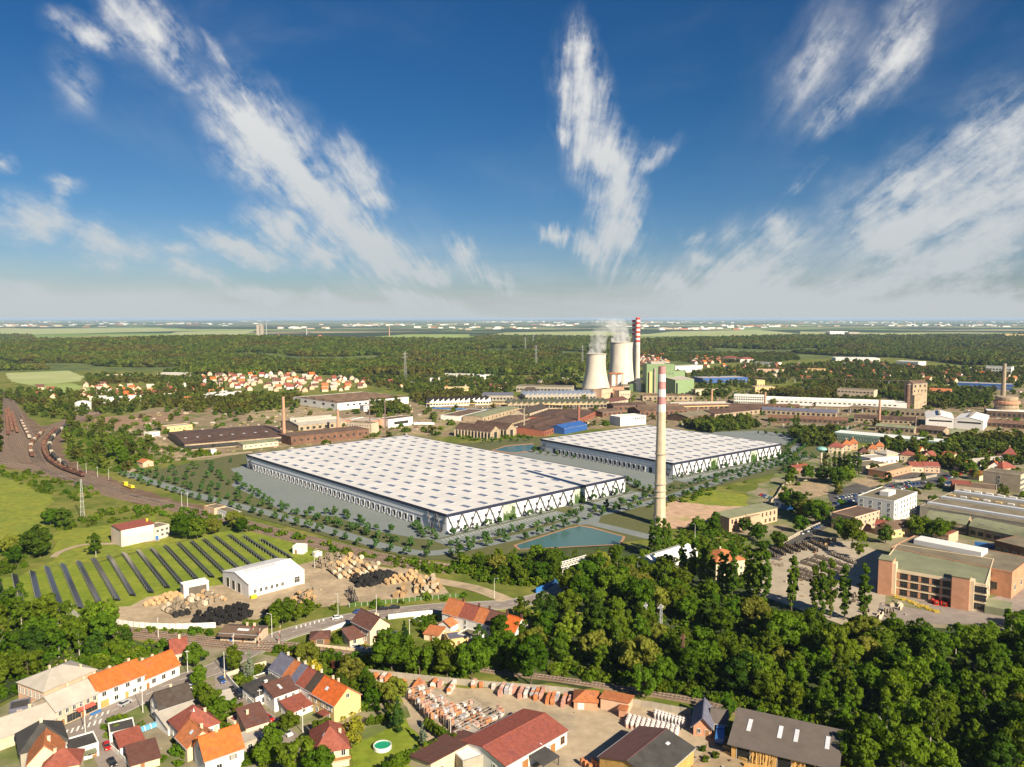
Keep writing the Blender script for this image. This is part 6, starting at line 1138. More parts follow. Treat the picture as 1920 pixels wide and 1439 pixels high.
for i, (x0, y0, x1, y1) in enumerate(SR):
    a, c = G(x0, y0), G(x1, y1); d = c-a; L = d.length; t = thing('solar_row', 'long row of dark solar panels on the lawn, %s from the left' % ORD[i], 'solar panels', a, atan2(d.y, d.x), 'rows of solar panels')
    b = MB(); f = MB(); x = 0.; cs, sn = cos(radians(30)), sin(radians(30))
    while x < L-1:
        for k in (0, 1):                 # panels face the far side (+y), low edge there
            lo, hi = k*1.26, k*1.26+1.2; p = [(x, 1.4-lo*cs, .7+lo*sn), (x+.98, 1.4-lo*cs, .7+lo*sn), (x+.98, 1.4-hi*cs, .7+hi*sn), (x, 1.4-hi*cs, .7+hi*sn)]; b.face(p, 0); b.face([(v[0], v[1]-.02, v[2]-.05) for v in p], 1)
        x += 1.0
    b.obj('panels', ['solar', 'panelback'], t)
    for k in range(int(L/4)): f.bar((k*4+1, .9, 0), (k*4+1, .9, 1.0), .12); f.bar((k*4+1, -1.0, 0), (k*4+1, -1.0, 2.05), .12)
    f.bar((0, .9, .92), (L, .9, .92), .1); f.bar((0, -1.0, 2.02), (L, -1.0, 2.02), .1); f.obj('support_frame', 'steel', t)
# ---------------------------------------------------------------- cable drums
def drum_mesh(r, w, m1, m2):
    b = MB(); 
    for s in (-1, 1): b.tube((0, s*w/2-.06, r), (0, s*w/2+.06, r), r, r, 16, 0)
    b.tube((0, -w/2+.06, r), (0, w/2-.06, r), r*.62, r*.62, 14, 1); return b
mat('drumwood', (.37,.245,.13), .9, .25, 1.2, rnd=.3); mat('drumgrey', (.20,.16,.115), .9, .25, 1.2, rnd=.25); mat('drumblack', (.018,.017,.018), .6, .2, 1., rnd=.2); mat('cablefill', (.06,.05,.045), .8, .2, 1., rnd=.3); mat('drumpale', (.44,.37,.28), .9, .2, 1.2, rnd=.2)
DM = {'wood': [(drum_mesh(r, w, 0, 0).mesh('flanges', ['drumwood', 'drumwood'])) for r, w in ((.95,1.0),(1.2,1.2),(.8,.9))], 'grey': [drum_mesh(r, w, 0, 0).mesh('flanges', ['drumgrey', 'cablefill']) for r, w in ((1.,1.1),(1.2,1.2))], 'black': [drum_mesh(1.05, 1.2, 0, 0).mesh('flanges', ['drumblack', 'drumblack'])], 'pale': [drum_mesh(r, w, 0, 0).mesh('flanges', ['drumpale', 'cablefill']) for r, w in ((.9,.9),(1.1,1.1))]}
DRUMS = []
def drum(kind_, p, rz, label, group, z=0., flat=False): DRUMS.append((random.choice(DM[kind_]), p[0], p[1], z, rz, label, group))
def drum_field(poly, kind_, gap, label, group, rows_px, tries=500, tall=.3):
    a, c = G(*rows_px[0]), G(*rows_px[1]); rz = atan2((c-a).y, (c-a).x)
    w = [G(*p) for p in poly]; wp = [(p.x, p.y) for p in w]; u = Vector((cos(rz), sin(rz), 0)); v = Vector((-u.y, u.x, 0)); o0 = w[0]
    s = [((p-o0).dot(u), (p-o0).dot(v)) for p in w]; x = min(q[0] for q in s); n = 0
    while x < max(q[0] for q in s):
        y = min(q[1] for q in s)
        while y < max(q[1] for q in s):
            p = o0+u*(x+random.uniform(-.15, .15))+v*(y+random.uniform(-.1, .1))
            if inside([(p.x, p.y)], wp)[0]:
                k = kind_ if isinstance(kind_, str) else random.choice(kind_); drum(k, p, rz+random.uniform(-.12, .12), label, group); n += 1
                if random.random() < tall: drum(k, p+u*gap*.5, rz+random.uniform(-.1, .1), label, group, 1.75)
            y += gap*.66
        x += gap
    return n
random.seed(9); nd = 0
nd += drum_field([(360,1173),(368,1162),(440,1144),(472,1150),(466,1162),(400,1177)], 'black', 2.3, 'black cable drum in the long stack along the white fence', 'black drums along the white fence', ((400,1170),(440,1152)))
nd += drum_field([(657,1093),(720,1076),(750,1079),(702,1101),(672,1102)], 'black', 2.3, 'black cable drum in the block behind the wooden drum pile', 'black drums behind the wooden pile', ((670,1095),(730,1078)), tall=.2)
nd += drum_field([(317,1158),(361,1148),(362,1153),(325,1162)], 'black', 2.3, 'black cable drum in the short row before the mixed drum pile', 'black drums before the mixed pile', ((317,1158),(361,1148)), tall=0)
nd += drum_field([(486,1153),(526,1138),(530,1142),(492,1156)], 'black', 2.3, 'black cable drum in the short row beside the roadside trees', 'black drums by the roadside trees', ((486,1153),(526,1138)), tall=.3); print('black', nd)
nw_ = drum_field([(272,1136),(300,1130),(300,1122),(338,1114),(342,1122),(280,1140)], 'wood', 2.4, 'pale wooden cable drum in the row beside the portal shelter', 'wooden drums by the portal shelter', ((275,1135),(340,1118)), tall=.1)
nw_ += drum_field([(302,1152),(310,1140),(360,1126),(405,1114),(424,1126),(345,1150),(322,1157)], ('wood', 'grey', 'grey', 'pale'), 2.7, 'wooden cable drum in the mixed pile left of the white hall', 'drums of the mixed pile', ((310,1150),(400,1122)), tall=.3)
nw_ += drum_field([(618,1082),(620,1062),(648,1048),(702,1062),(708,1072),(650,1089)], ('wood', 'wood', 'pale', 'grey'), 3.2, 'wooden cable drum in the big pile right of the white hall', 'drums of the big pile', ((625,1080),(700,1066)), tall=.35)
nw_ += drum_field([(588,1066),(598,1054),(640,1045),(645,1052),(600,1071)], 'grey', 3.0, 'grey wooden drum in the long stack behind the big pile', 'drums of the long grey stack', ((590,1066),(640,1049)), tall=.3)
nw_ += drum_field([(548,1136),(552,1118),(580,1110),(588,1118),(586,1136)], ('wood', 'grey'), 3.0, 'wooden drum in the block in front of the white hall', 'drums before the white hall', ((550,1130),(585,1118)), tall=.5)
nw_ += drum_field([(645,1118),(660,1106),(672,1122),(668,1134),(655,1134)], 'pale', 3.0, 'whitish drum in the twin columns near the road fence', 'whitish drums near the road fence', ((650,1112),(666,1130)), tall=.4)
nw_ += drum_field([(714,1097),(745,1084),(780,1082),(780,1090),(720,1101)], 'wood', 2.8, 'pale wooden drum in the row right of the black block', 'drums right of the black block', ((714,1097),(778,1085)), tall=.2)
nw_ += drum_field([(768,1108),(775,1092),(815,1090),(832,1100),(828,1110),(790,1118)], ('wood', 'pale'), 3.0, 'stacked wooden drum in the last block by the side road', 'drums by the side road', ((770,1100),(825,1098)), tall=.4)
nw_ += drum_field([(734,1116),(750,1106),(768,1112),(764,1122),(745,1124)], 'wood', 2.8, 'wooden drum in the small block near the young hedge trees', 'drums near the hedge trees', ((734,1114),(766,1116)), tall=.3); print('wood', nw_)
RY = [(1428,1032,1453,1046),(1449,1031,1473,1044),(1461,1028,1488,1041),(1475,1025,1499,1037),(1493,1024,1512,1034),(1507,1022,1531,1036),(1522,1018,1552,1033),(1489,1066,1545,1085),(1492,1075,1540,1091),(1495,1084,1530,1095),(1505,1058,1575,1080),(1515,1052,1590,1075),(1530,1047,1600,1068),(1560,1042,1605,1060),(1450,1060,1472,1065)]
for i, (x0, y0, x1, y1) in enumerate(RY):
    w = [G(x0, y0), G(x1, y1)]
    for p, h in along(w, 2.15): drum('pale' if i > 6 else 'grey', p, h, 'dark and pale drum in the %s long row of the factory drum yard' % ORD[i], 'drums in rows behind the factory poplars')
for poly, k, lb in [([(1532,1020),(1560,1011),(1570,1018),(1545,1026)], 'wood', 'pale drum in the pile at the head of the factory drum yard'), ([(1640,1160),(1660,1140),(1690,1132),(1690,1150),(1660,1166)], 'pale', 'pale drum in the heap before the brick works'), ([(1592,1120),(1605,1115),(1640,1150),(1625,1160)], 'pale', 'pale drum scattered by the last tall poplar')]:
    for x, y in scatter(poly, 2.4, tries=60): drum(k, (x, y), random.uniform(0, 3), lb, lb.replace('drum', 'drums', 1))
# the 290 drums that show largest are single things, the remainder one mass
DRUMS.sort(key=lambda d: d[1]**2+d[2]**2); rest = {}
for me, x, y, z, rz, lb, gr in DRUMS[:290]: tag(link('cable_drum', me, None, (x, y, z), rz), lb, 'cable drum', gr)
V_, F_, I_, mats_ = [], [], [], []
for me, x, y, z, rz, lb, gr in DRUMS[290:]:
    i = len(V_); c_, s_ = cos(rz), sin(rz); V_ += [(x+v.co.x*c_-v.co.y*s_, y+v.co.x*s_+v.co.y*c_, z+v.co.z) for v in me.vertices]; o_ = []
    for m_ in me.materials:
        if m_ not in mats_: mats_.append(m_)
    for f in me.polygons: F_.append(tuple(i+k for k in f.vertices)); I_.append(mats_.index(me.materials[f.material_index]))
me = bpy.data.meshes.new('cable_drum_mass'); me.from_pydata(V_, [], F_); [me.materials.append(m_) for m_ in mats_]; me.polygons.foreach_set('material_index', I_); me.update()
o = kind(link('cable_drum_mass', me), 'stuff'); o['label'] = 'remaining cable drums heaped in both drum yards'
# ---------------------------------------------------------------- cars
def car_parts():
    b = MB(); b.extr([(-2.15,.3),(-2.2,.75),(-1.9,.88),(-1.0,.95),(1.7,.97),(2.15,.85),(2.2,.35)], -.86, .86, 'y'); body = b.mesh('body', 'carwhite')
    c = MB(); i = len(c.v); lo = [(-1.15,-.78,.95),(1.75,-.78,.96),(1.75,.78,.96),(-1.15,.78,.95)]; hi = [(-.45,-.64,1.42),(1.2,-.64,1.42),(1.2,.64,1.42),(-.45,.64,1.42)]
    for k in range(4): c.face([lo[k], lo[(k+1) % 4], hi[(k+1) % 4], hi[k]])
    glass = c.mesh('windows', 'glass'); r = MB(); r.box(-.5,-.66,1.42,1.25,.66,1.48); roof = r.mesh('roof', 'carwhite')
    w = MB(); w.tube((0,-.11,0), (0,.11,0), .32, .32, 12); wheel = w.mesh('wheel', 'rubber'); h = MB(); h.box(-.05,-.2,-.08,.05,.2,.08); lamp = h.mesh('headlight', 'frame'); tl = h.mesh('tail_light', 'redpaint')
    m = MB(); 
    return body, glass, roof, wheel, lamp, tl
CP = car_parts()
def car(px, py, px2, py2, col, label, group=None, world=None, parts=True):
    if world: p, rz = world
    else: p = G(px, py); q = G(px2, py2); rz = atan2((q-p).y, (q-p).x)
    t = thing('car', label, 'car', (p.x, p.y, .1), rz+pi, group)
    for nm, me in (('body', CP[0]), ('windows', CP[1]), ('roof', CP[2])):
        o = link(nm, me, t)
        if nm != 'windows': o.material_slots[0].link = 'OBJECT'; o.material_slots[0].material = M(col)
    if parts:
        for x in (-1.35, 1.35):
            for y in (-.78, .78): link('wheel', CP[3], t, (x, y, .32))
        for y in (-.6, .6): link('headlight', CP[4], t, (-2.17, y, .68)); link('tail_light', CP[5], t, (2.17, y, .68))
    return t
for a in [(632,1161,660,1155,'carwhite','white car driving on the main road above the crossing'), (673,1150,700,1147,'carblue','blue car following on the main road'), (718,1144,745,1142,'carblack','first dark car of two on the main road bend'), (740,1142,765,1140,'carblack','second dark car on the main road bend'), (976,1129,1000,1123,'carsilver','silver car near the side road junction'), (234,1322,260,1308,'carsilver','silver estate car beside the white street house'),
  (362,1290,375,1284,'carwhite','white van-like car parked under the street tree'), (416,1279,424,1290,'carblue','small blue car at the mouth of the lane'), (436,1298,442,1304,'carblack','black car parked in the lane, upper of two'), (448,1308,454,1314,'carblack','black car parked in the lane, lower of two'), (503,1351,511,1355,'carred','red car parked beside the lane garage'), (523,1369,529,1375,'cardark','dark car behind the white one in the lower lane'), (538,1378,548,1386,'carwhite','white hatchback in the lower lane'),
  (201,1403,206,1413,'carred','red car in the lane between garages'), (210,1434,214,1440,'carblack','dark car at the bottom of the lane'), (670,1217,684,1219,'carwhite','white car parked before the cream crossing house'), (696,1221,708,1220,'cargrey','grey car parked before the cream crossing house'), (737,1192,741,1186,'carblue','blue car beside the cream crossing house'), (1408,1150,1420,1155,'cargrey','grey car by the edge of the wood')]: car(*a)
cols = ['carblue','carwhite','carsilver','carblack','cargrey','carred','carblue','cargreen','carsilver']
random.seed(12); n = 0
for x0, y0, x1, y1, lb in [(1640,923,1705,905,'back row of the car park behind the white office'), (1660,925,1712,911,'middle row of the car park behind the white office'), (1600,931,1662,918,'left row of the car park behind the white office'), (1570,936,1600,930,'first row near the white van'), (1567,946,1605,938,'lower row near the big trees'), (1755,903,1800,890,'row at the upper end of the car park'), (1760,912,1795,903,'row at the right end of the car park'), (1700,910,1740,907,'row beside the store wall'), (1500,1002,1540,985,'row along the walled road'), (1430,930,1458,941,'row beside the derelict beige block')]:
    w = [G(x0, y0), G(x1, y1)]
    for p, h in along(w, 3.3): cc_ = random.choice(cols); car(0, 0, 0, 0, cc_, '%s parked car in the %s' % (cc_[3:], lb), 'parked cars in the works car parks', (p, h+1.35), False)
# ---------------------------------------------------------------- tile racks, stacks and pallets
mat('pkwhite', (.62,.55,.52), .8, .15, 1., rnd=.15); mat('pkpink', (.48,.26,.21), .85, .15, 1., rnd=.2); mat('pkorange', (.50,.19,.08), .85, .15, 1., rnd=.2); mat('pkgrey', (.36,.36,.40), .85, .15, 1., rnd=.2)
PK = []
for m_ in ('pkwhite', 'pkpink', 'pkorange', 'pkgrey', 'pkwhite', 'pkorange'):
    b = MB(); b.box(-.5,-.55,.14,.5,.55,.95,0); [b.box(x-.06,-.55,0,x+.06,.55,.14,1) for x in (-.4,0,.4)]; b.box(-.42,-.5,.95,.3,.42,1.08,0); PK.append(b.mesh('tile_pack', [m_, 'timber']))
mat('rackpaint', (.34,.29,.24), .8, .2, 1.)
def rack(x0, y0, x1, y1, label, fill=.75, levels=3):
    a, c = G(x0, y0), G(x1, y1); d = c-a; L = d.length; t = thing('tile_rack', label, 'storage rack', a, atan2(d.y, d.x), 'tile racks in the yard')
    f = MB(); n = max(2, int(L/2.6))
    for i in range(n+1):
        for y in (-.65, .65): f.bar((L*i/n, y, 0), (L*i/n, y, levels*1.15), .12)
    for k in range(1, levels+1):
        for y in (-.65, .65): f.bar((0, y, k*1.15-.06), (L, y, k*1.15-.06), .1, .14)
    f.obj('rack_frame', 'rackpaint', t)
    for k in range(levels):
        x = .7
        while x < L-.6:
            if random.random() < fill: link('tile_pack', random.choice(PK), t, (x, random.uniform(-.1, .1), k*1.15+.02), random.uniform(-.1, .1))
            x += 1.15
random.seed(14)
for i in range(6):
    f = i/5; rack(764+f*42, 1313+f*45, 799+f*54, 1303+f*33, 'steel rack of mixed roof tiles, %s row of the block behind the hedge' % ORD[i])
for i in range(3): f = i/2; rack(824+f*20, 1354+f*18, 890+f*16, 1331+f*13, 'steel rack with white tile packs, %s row of the middle block' % ORD[i], .7)
for i in range(3): f = i/2; rack(857+f*5, 1382+f*11, 938+f*10, 1341+f*12, 'half-empty steel rack, %s row next to the red store hall' % ORD[i], .4)
def tstack(px, py, n, mi, label, two=2, rz=1.35):
    p = G(px, py); t = thing('tile_stack', label, 'tile stack', p, rz, 'tile stacks along the yard fence')
    for i in range(n):
        for k in range(two if i < n-1 else 1): link('tile_pack', PK[mi if random.random() < .8 else random.randrange(6)], t, (i*1.15, random.uniform(-.06, .06), k*1.0), random.uniform(-.05, .05))
for i, (px, py, n, mi) in enumerate(sorted([(777,1296,6,2),(785,1296,5,2),(811,1292,5,0),(824,1290,3,1),(842,1302,7,0),(887,1290,4,1),(937,1306,7,1),(949,1302,5,3),(957,1302,5,0),(963,1302,4,1),(974,1311,6,1),(985,1309,5,0),(997,1310,5,3),(1004,1314,6,2),(1014,1312,6,1),(1026,1321,6,2),(1035,1322,6,2),(1044,1316,4,3),(1055,1327,7,1),(1068,1322,4,1),(716,1278,4,0),(725,1280,4,2),(705,1272,2,2),(757,1285,2,2),(902,1290,2,2),(925,1293,2,0)])): tstack(px, py, n, mi, '%s double stack of roof tile packs along the yard fence, %s from the left' % (('pale','pinkish','orange','grey','white','orange')[mi], 'number %d' % (i+1)))
for i in range(11):
    for j in range(4):
        f, g_ = i/10, j/3; px, py = 1180+f*88-g_*6, 1352+f*24+g_*0; p = G(1180+f*90, 1351+f*22)+Vector((.3, .9, 0)).normalized()*(-1.4*j)
        t = thing('tile_pallet', 'white-topped tile pallet in the even rows beside the purple roof', 'pallet', p, .2, 'white-topped tile pallets')
        for k in (0, 1): link('tile_pack', PK[1 if k == 0 else 0], t, (0, 0, k*1.0))
for i in range(9):
    for j in range(2):
        p = G(1230+i*6.4, 1343+i*1.9)+Vector((.3, .9, 0)).normalized()*(-1.4*j); t = thing('tile_pallet', 'grey-white tile pallet in the short rows beside the wooden hut', 'pallet', p, .2, 'grey-white tile pallets')
        for k in (0, 1): link('tile_pack', PK[3 if k == 0 else 0], t, (0, 0, k*1.0))
for i in range(12):
    p = G(1092+i*7, 1436+(i % 3)*5); t = thing('tile_pallet', 'red tile pallet beside the purple-roofed hall at the bottom edge', 'pallet', p, .3, 'red tile pallets')
    for k in (0, 1): link('tile_pack', PK[2 if k else 1], t, (0, 0, k*1.0))
# timber stacks
for i, (px, py, px2, py2, n) in enumerate([(1352,1404,1405,1425,7),(1356,1412,1400,1430,6),(1360,1398,1418,1418,5),(1392,1438,1460,1450,5),(1470,1452,1540,1462,5)]):
    a, c = G(px, py), G(px2, py2); d = c-a; t = thing('timber_stack', 'stack of pale sawn beams before the timber shed, %s from the left' % ORD[i], 'timber', a, atan2(d.y, d.x))
    for k in range(n): b = MB(); y = (k % 3)*.55; z = (k//3)*.4; b.box(random.uniform(0, .6), y, z, d.length-random.uniform(0, .8), y+.5, z+.36); b.obj('beam', 'timber', t)
# ---------------------------------------------------------------- fences and walls
def panel_fence(name, label, pts, h, m_, step=3., th=.12, post='concrete', cat='fence'):
    w = path_w(pts, 6); P_ = along(w, step); t = thing(name, label, cat, P_[0][0], 0); o0 = P_[0][0]; cache = {}
    for (p, a), (q, _) in zip(P_, P_[1:]):
        d = q-p; L = round(d.length, 1)
        if L not in cache: b = MB(); b.box(.1, -th/2, .05, L-.1, th/2, h); b.box(-.1, -.12, 0, .1, .12, h+.12, 1); cache[L] = b.mesh('fence_panel', [m_, post])
        link('fence_panel', cache[L], t, p-o0, atan2(d.y, d.x))
    return t
panel_fence('concrete_fence', 'long pale concrete panel fence behind the roof tile yard', [(683,1266),(785,1277),(872,1286),(970,1294),(1072,1303),(1185,1323),(1299,1343)], 2.2, 'concrete')
panel_fence('metal_fence', 'white corrugated fence around the cable drum yard', [(135,1152),(160,1165),(200,1168),(250,1176),(325,1180),(415,1177)], 2.2, 'metalwhite', 2.5)
panel_fence('garden_wall', 'white garden wall along the lane of parked cars', [(424,1272),(445,1296),(470,1322),(482,1332)], 1.8, 'white', 3, .25)
panel_fence('garden_wall', 'cream garden wall by the spruce at the main road', [(420,1272),(460,1258),(500,1247)], 1.5, 'cream', 3, .2)
panel_fence('garden_wall', 'white garden wall around the cream crossing house', [(600,1192),(640,1177),(658,1172)], 1.8, 'white', 3, .25); panel_fence('garden_wall', 'low white wall at the railway below the cream crossing house', [(580,1212),(640,1219),(690,1224),(720,1219)], 1.2, 'cream', 3, .25)
panel_fence('garden_wall', 'white wall along the road above the row beyond the railway', [(728,1162),(760,1158),(812,1153)], 2., 'white', 3, .25); panel_fence('garden_wall', 'pale wall of the field left of the peach hall', [(100,1258),(122,1246),(148,1232)], 1.6, 'cream', 3, .2)
panel_fence('site_wall', 'pale concrete wall along the town road', [(1452,1030),(1500,1003),(1540,985)], 2.2, 'concrete', 4); panel_fence('site_wall', 'pale wall around the vacant lot by the mushroom tower', [(1395,968),(1450,940),(1480,905),(1560,903)], 2., 'concrete', 4); panel_fence('site_wall', 'concrete wall between villas and car park', [(1625,898),(1690,905),(1762,893)], 2., 'concrete', 4); panel_fence('garden_wall', 'low white wall beside the lane at the bottom', [(200,1398),(225,1420),(250,1448)], 1.4, 'white', 3, .2)
panel_fence('garden_wall', 'yellow garden wall beside the diagonal row', [(628,1288),(665,1276)], 1.6, 'yellow', 3, .2); panel_fence('green_fence', 'green mesh fence along the main road verge', [(655,1139),(740,1131),(800,1125),(868,1120)], 1.7, 'hedge', 2.5, .04, 'steel')
panel_fence('bridge_parapet', 'bright blue bridge parapet, longer one', [(1005,1113),(1030,1102),(1062,1085)], 2.4, 'bluepaint', 4, .4, 'bluepaint', 'bridge rail'); panel_fence('bridge_parapet', 'bright blue bridge parapet, shorter one behind the trees', [(1055,1110),(1075,1100)], 2., 'bluepaint', 4, .4, 'bluepaint', 'bridge rail')
# ---------------------------------------------------------------- poles, lamps, masts, gantry
def lamp(px, py, h, label, arm=1.6, m_='frame', name='street_lamp', cat='street lamp'):
    t = thing(name, label, cat, G(px, py), random.uniform(0, 6)); b = MB(); b.tube((0,0,0), (0,0,h), .13, .07, 8); b.obj('pole', m_, t)
    if arm: b = MB(); b.tube((0,0,h-.1), (arm,0,h+.25), .06, .05, 6); b.obj('arm', m_, t); b = MB(); b.box(arm-.1,-.16,h+.15,arm+.7,.16,h+.3); b.obj('lamp_head', 'steel', t)
    else: b = MB(); b.box(-.7,-.07,h-.5,.7,.07,h-.38); b.obj('crossarm', m_, t)
LP = [(160,1375,9,'by the zebra crossing'), (268,1337,9,'beside the silver estate car'), (352,1262,8,'at the end of the white row'), (421,1265,8,'near the spruce'), (510,1196,9,'right of the station house'), (634,1154,9,'above the white car'), (706,1152,8,'beside the dark cars'), (297,1197,8,'by the railway left of the station house'), (350,1005,9,'on the meadow beside the transformer house'), (590,1066,9,'behind the grey drum stack'), (927,1123,9,'at the side road junction'), (341,951,10,'beside the main line, left of two'), (352,953,10,'beside the main line, right of two'), (204,900,9,'on the slope above the yellow track machine'), (183,895,8,'above the black tank wagons'), (146,885,8,'above the curved track'), (162,888,8,'on the rail slope'), (133,1165,7,'at the corner of the white fence'), (768,1200,8,'behind the cream crossing house'), (438,1232,8,'near the level crossing'), (488,1340,8,'beside the dark annex'), (568,1376,8,'between the lower lane trees'), (845,1394,8,'at the brown shed'), (1648,1388,7,'in the wood near the railway'), (1303,1015,9,'above the pink hip roof')]
for px, py, h, w_ in LP: lamp(px, py, h, 'slim pale pole '+w_, 1.4 if h == 9 else 0, name='street_lamp' if h == 9 else 'utility_pole', cat='lamp' if h == 9 else 'pole')
def lattice(px, py, h, w0, w1, label, m_='steel', arms=(), name='lattice_mast'):
    t = thing(name, label, 'mast', G(px, py), .5); b = MB(); n = max(4, int(h/3)); W_ = lambda z: w0+(w1-w0)*z/h; C = ((-1,-1),(1,-1),(1,1),(-1,1))
    for i in range(n):
        z0, z1 = h*i/n, h*(i+1)/n
        for k in range(4):
            a, c = C[k], C[(k+1) % 4]; p0 = (a[0]*W_(z0), a[1]*W_(z0), z0); p1 = (a[0]*W_(z1), a[1]*W_(z1), z1); q1 = (c[0]*W_(z1), c[1]*W_(z1), z1); b.bar(p0, p1, .16); b.bar(p0, q1, .1); b.bar(p1, q1, .1)
    b.obj('lattice', m_, t)
    for z, l in arms: c = MB(); c.bar((-l,0,z), (l,0,z), .25); c.bar((-l,0,z), (0,0,z+1.4), .12); c.bar((l,0,z), (0,0,z+1.4), .12); c.obj('crossarm', m_, t)
    return t
lattice(155,970,23,1.1,.35,'tall grey lattice mast on the meadow by the rail line'); lattice(1238,1187,11,.5,.35,'grey lattice mast in the clearing of the wood', arms=((10,1.6),)); lattice(1279,1272,15,.5,.3,'rusty lattice pole standing in the wood above the railway', 'rust', ((14,1.2),)); lattice(1210,1176,9,.4,.3,'short lattice pole at the upper end of the clearing', arms=((8.5,1.),))
for px, py, h in [(760,712,55),(1005,690,55),(1092,690,55),(985,668,60),(1000,653,60)]: lattice(px, py, h, 3, .6, 'far power pylon above the forest near x%s' % {760:'the village', 1005:'the clearing', 1092:'the cooling tower', 985:'the dark hollow', 1000:'the far white hall'}[px] if False else 'far power pylon %s' % {760:'at the forest edge right of the village', 1005:'at the forest clearing', 1092:'just left of the nearer cooling tower', 985:'rising from the forest hollow', 1000:'before the far white hall'}[px], arms=((h*.8,7),(h*.92,5)), name='power_pylon')
gt_ = thing('gantry_crane', 'white lattice gantry crane beside the blue bridge', 'crane', G(1061,1082), atan2(G(1094,1072).y-G(1061,1082).y, G(1094,1072).x-G(1061,1082).x)); b = MB(); L = 15
for y in (-1, 1):
    b.bar((-4,y,5.4), (L,y,5.4), .3); b.bar((-4,y,7.2), (L,y,7.2), .3)
    for i in range(9): x = -4+i*2; b.bar((x,y,5.4), (x+1,y,7.2), .16); b.bar((x+1,y,7.2), (x+2,y,5.4), .16)
for i in range(10): b.bar((-4+i*2,-1,7.2), (-4+i*2,1,7.2), .14)
b.obj('girder', 'frame', gt_)
for x in (0, L-3):
    c = MB()
    for xx, y in ((x-1,-1.6), (x+1,-1.6), (x-1,1.6), (x+1,1.6)): c.bar((xx,y,0), (xx*.5+x*.5,y*.7,5.4), .25)
    for z in (1, 2.6, 4.2): c.bar((x-1,-1.5,z), (x+1,-1.5,z+1.), .12); c.bar((x-1,1.5,z), (x+1,1.5,z+1.), .12)
    c.obj('leg_frame', 'frame', gt_)
# level crossing barriers raised
for i, (px, py) in enumerate([(436,1223),(473,1203),(485,1214),(523,1208)]):
    t = thing('crossing_barrier', 'red and white raised crossing barrier, %s from the left' % ORD[i], 'barrier', G(px, py)); b = MB(); b.box(-.3,-.3,0,.3,.3,1.2); b.obj('drive_box', 'greyplaster', t)
    for k in range(6): c = MB(); c.bar((-.05+.1*k,.4,1+k*1.), (.05+.1*k,.4,2+k*1.), .14); c.obj('boom_segment', ('stackred', 'frame')[k % 2], t)
    c = MB(); c.tube((.6,0,0), (.6,0,3.4), .07); c.box(.3,-.15,2.6,.9,.15,3.4); c.obj('signal', 'darkframe', t)
# ---------------------------------------------------------------- garden pools, bins, containers, truck
t = thing('garden_pool', 'round white garden pool with green water on the lawn', 'pool', G(717,1404)); MB().lathe([(2.5,0),(2.55,1.15),(2.3,1.2),(2.3,.95)], 32, cap=False).obj('pool_wall', 'white', t); MB().lathe([(2.3,.9),(2.3,.95)], 32).obj('water', 'poolwater', t)
b = MB(); b.bar((2.6,-.3,0), (2.45,-.3,1.6), .06); b.bar((2.6,.3,0), (2.45,.3,1.6), .06); [b.bar((2.58-.03*k,-.3,.3+.3*k), (2.58-.03*k,.3,.3+.3*k), .05) for k in range(4)]; b.obj('pool_ladder', 'steel', t)
t = thing('garden_pool', 'round white garden pool with pale blue water above the row beyond the railway', 'pool', G(786,1165)); MB().lathe([(2.4,0),(2.45,1.1),(2.2,1.15),(2.2,.95)], 28, cap=False).obj('pool_wall', 'white', t); MB().lathe([(2.2,.9),(2.2,.95)], 28).obj('water', 'bluewater', t)
a, c = G(250,1381), G(296,1364); d = c-a; t = thing('pool_cover', 'long pale blue pool cover in the garden by the main road', 'pool', a, atan2(d.y, d.x)); b = MB()
b.extr([(2.6*k/8, .25+1.1*sin(pi*k/8)) for k in range(9)], 0, d.length); b.obj('cover', 'bluewater', t)
for k in range(5): b = MB(); b.extr([(2.6*j/8, .3+1.1*sin(pi*j/8)) for j in range(9)], d.length*k/4-.1, d.length*k/4+.1); b.obj('cover_rib', 'frame', t)
for px, py, L_, col, lb in [(1478,956,9,'bluepaint','blue container row beside the red-roofed gatehouse'), (1335,1110,4,'tealpaint','teal tank wagon body among the poplars'), (1846,1028,9,'bluepaint','blue container behind the lantern hall')]:
    t = thing('container', lb, 'container', G(px, py), -.5); b = MB(); b.box(-L_/2,-1.2,.15,L_/2,1.2,2.7); [b.box(-L_/2+.3+k*.6,-1.27,.3,-L_/2+.5+k*.6,-1.2,2.6) for k in range(int(L_/.6))]; b.obj('body', col, t)
t = thing('truck', 'blue truck standing between wooden hut and timber shed', 'truck', G(1350,1388), 1.25); b = MB(); b.box(-3.4,-1.15,.9,1.6,1.15,1.2); b.obj('bed', 'bluepaint', t); b = MB(); b.box(-3.4,-1.2,1.2,1.5,1.2,2.3); b.obj('cargo', 'bluepaint', t); b = MB(); b.box(1.8,-1.15,.7,3.6,1.15,2.6); b.obj('cab', 'bluepaint', t); b = MB(); b.box(2.4,-1.17,1.6,3.62,1.17,2.35); b.obj('cab_window', 'glass', t)
for x in (-2.4, 2.6):
    for y in (-1., 1.): b = MB(); b.tube((x,y-.15,.5), (x,y+.15,.5), .5, .5, 12); b.obj('wheel', 'rubber', t)
for i, (px, py) in enumerate([(786,785+13),(802,798)]):
    t = thing('lorry', 'white lorry standing on the bare lot, %s of two' % ('left', 'right')[i], 'truck', G(px, py), .1); b = MB(); b.box(-6,-1.25,1,5,1.25,3.6); b.obj('trailer', 'white', t); b = MB(); b.box(5.3,-1.2,.6,7.4,1.2,3.2); b.obj('cab', 'carwhite', t)
    for x in (-4, 6): b = MB(); b.tube((x,-1.25,.5), (x,1.25,.5), .5, .5, 10); b.obj('wheel', 'rubber', t)
random.seed(31)
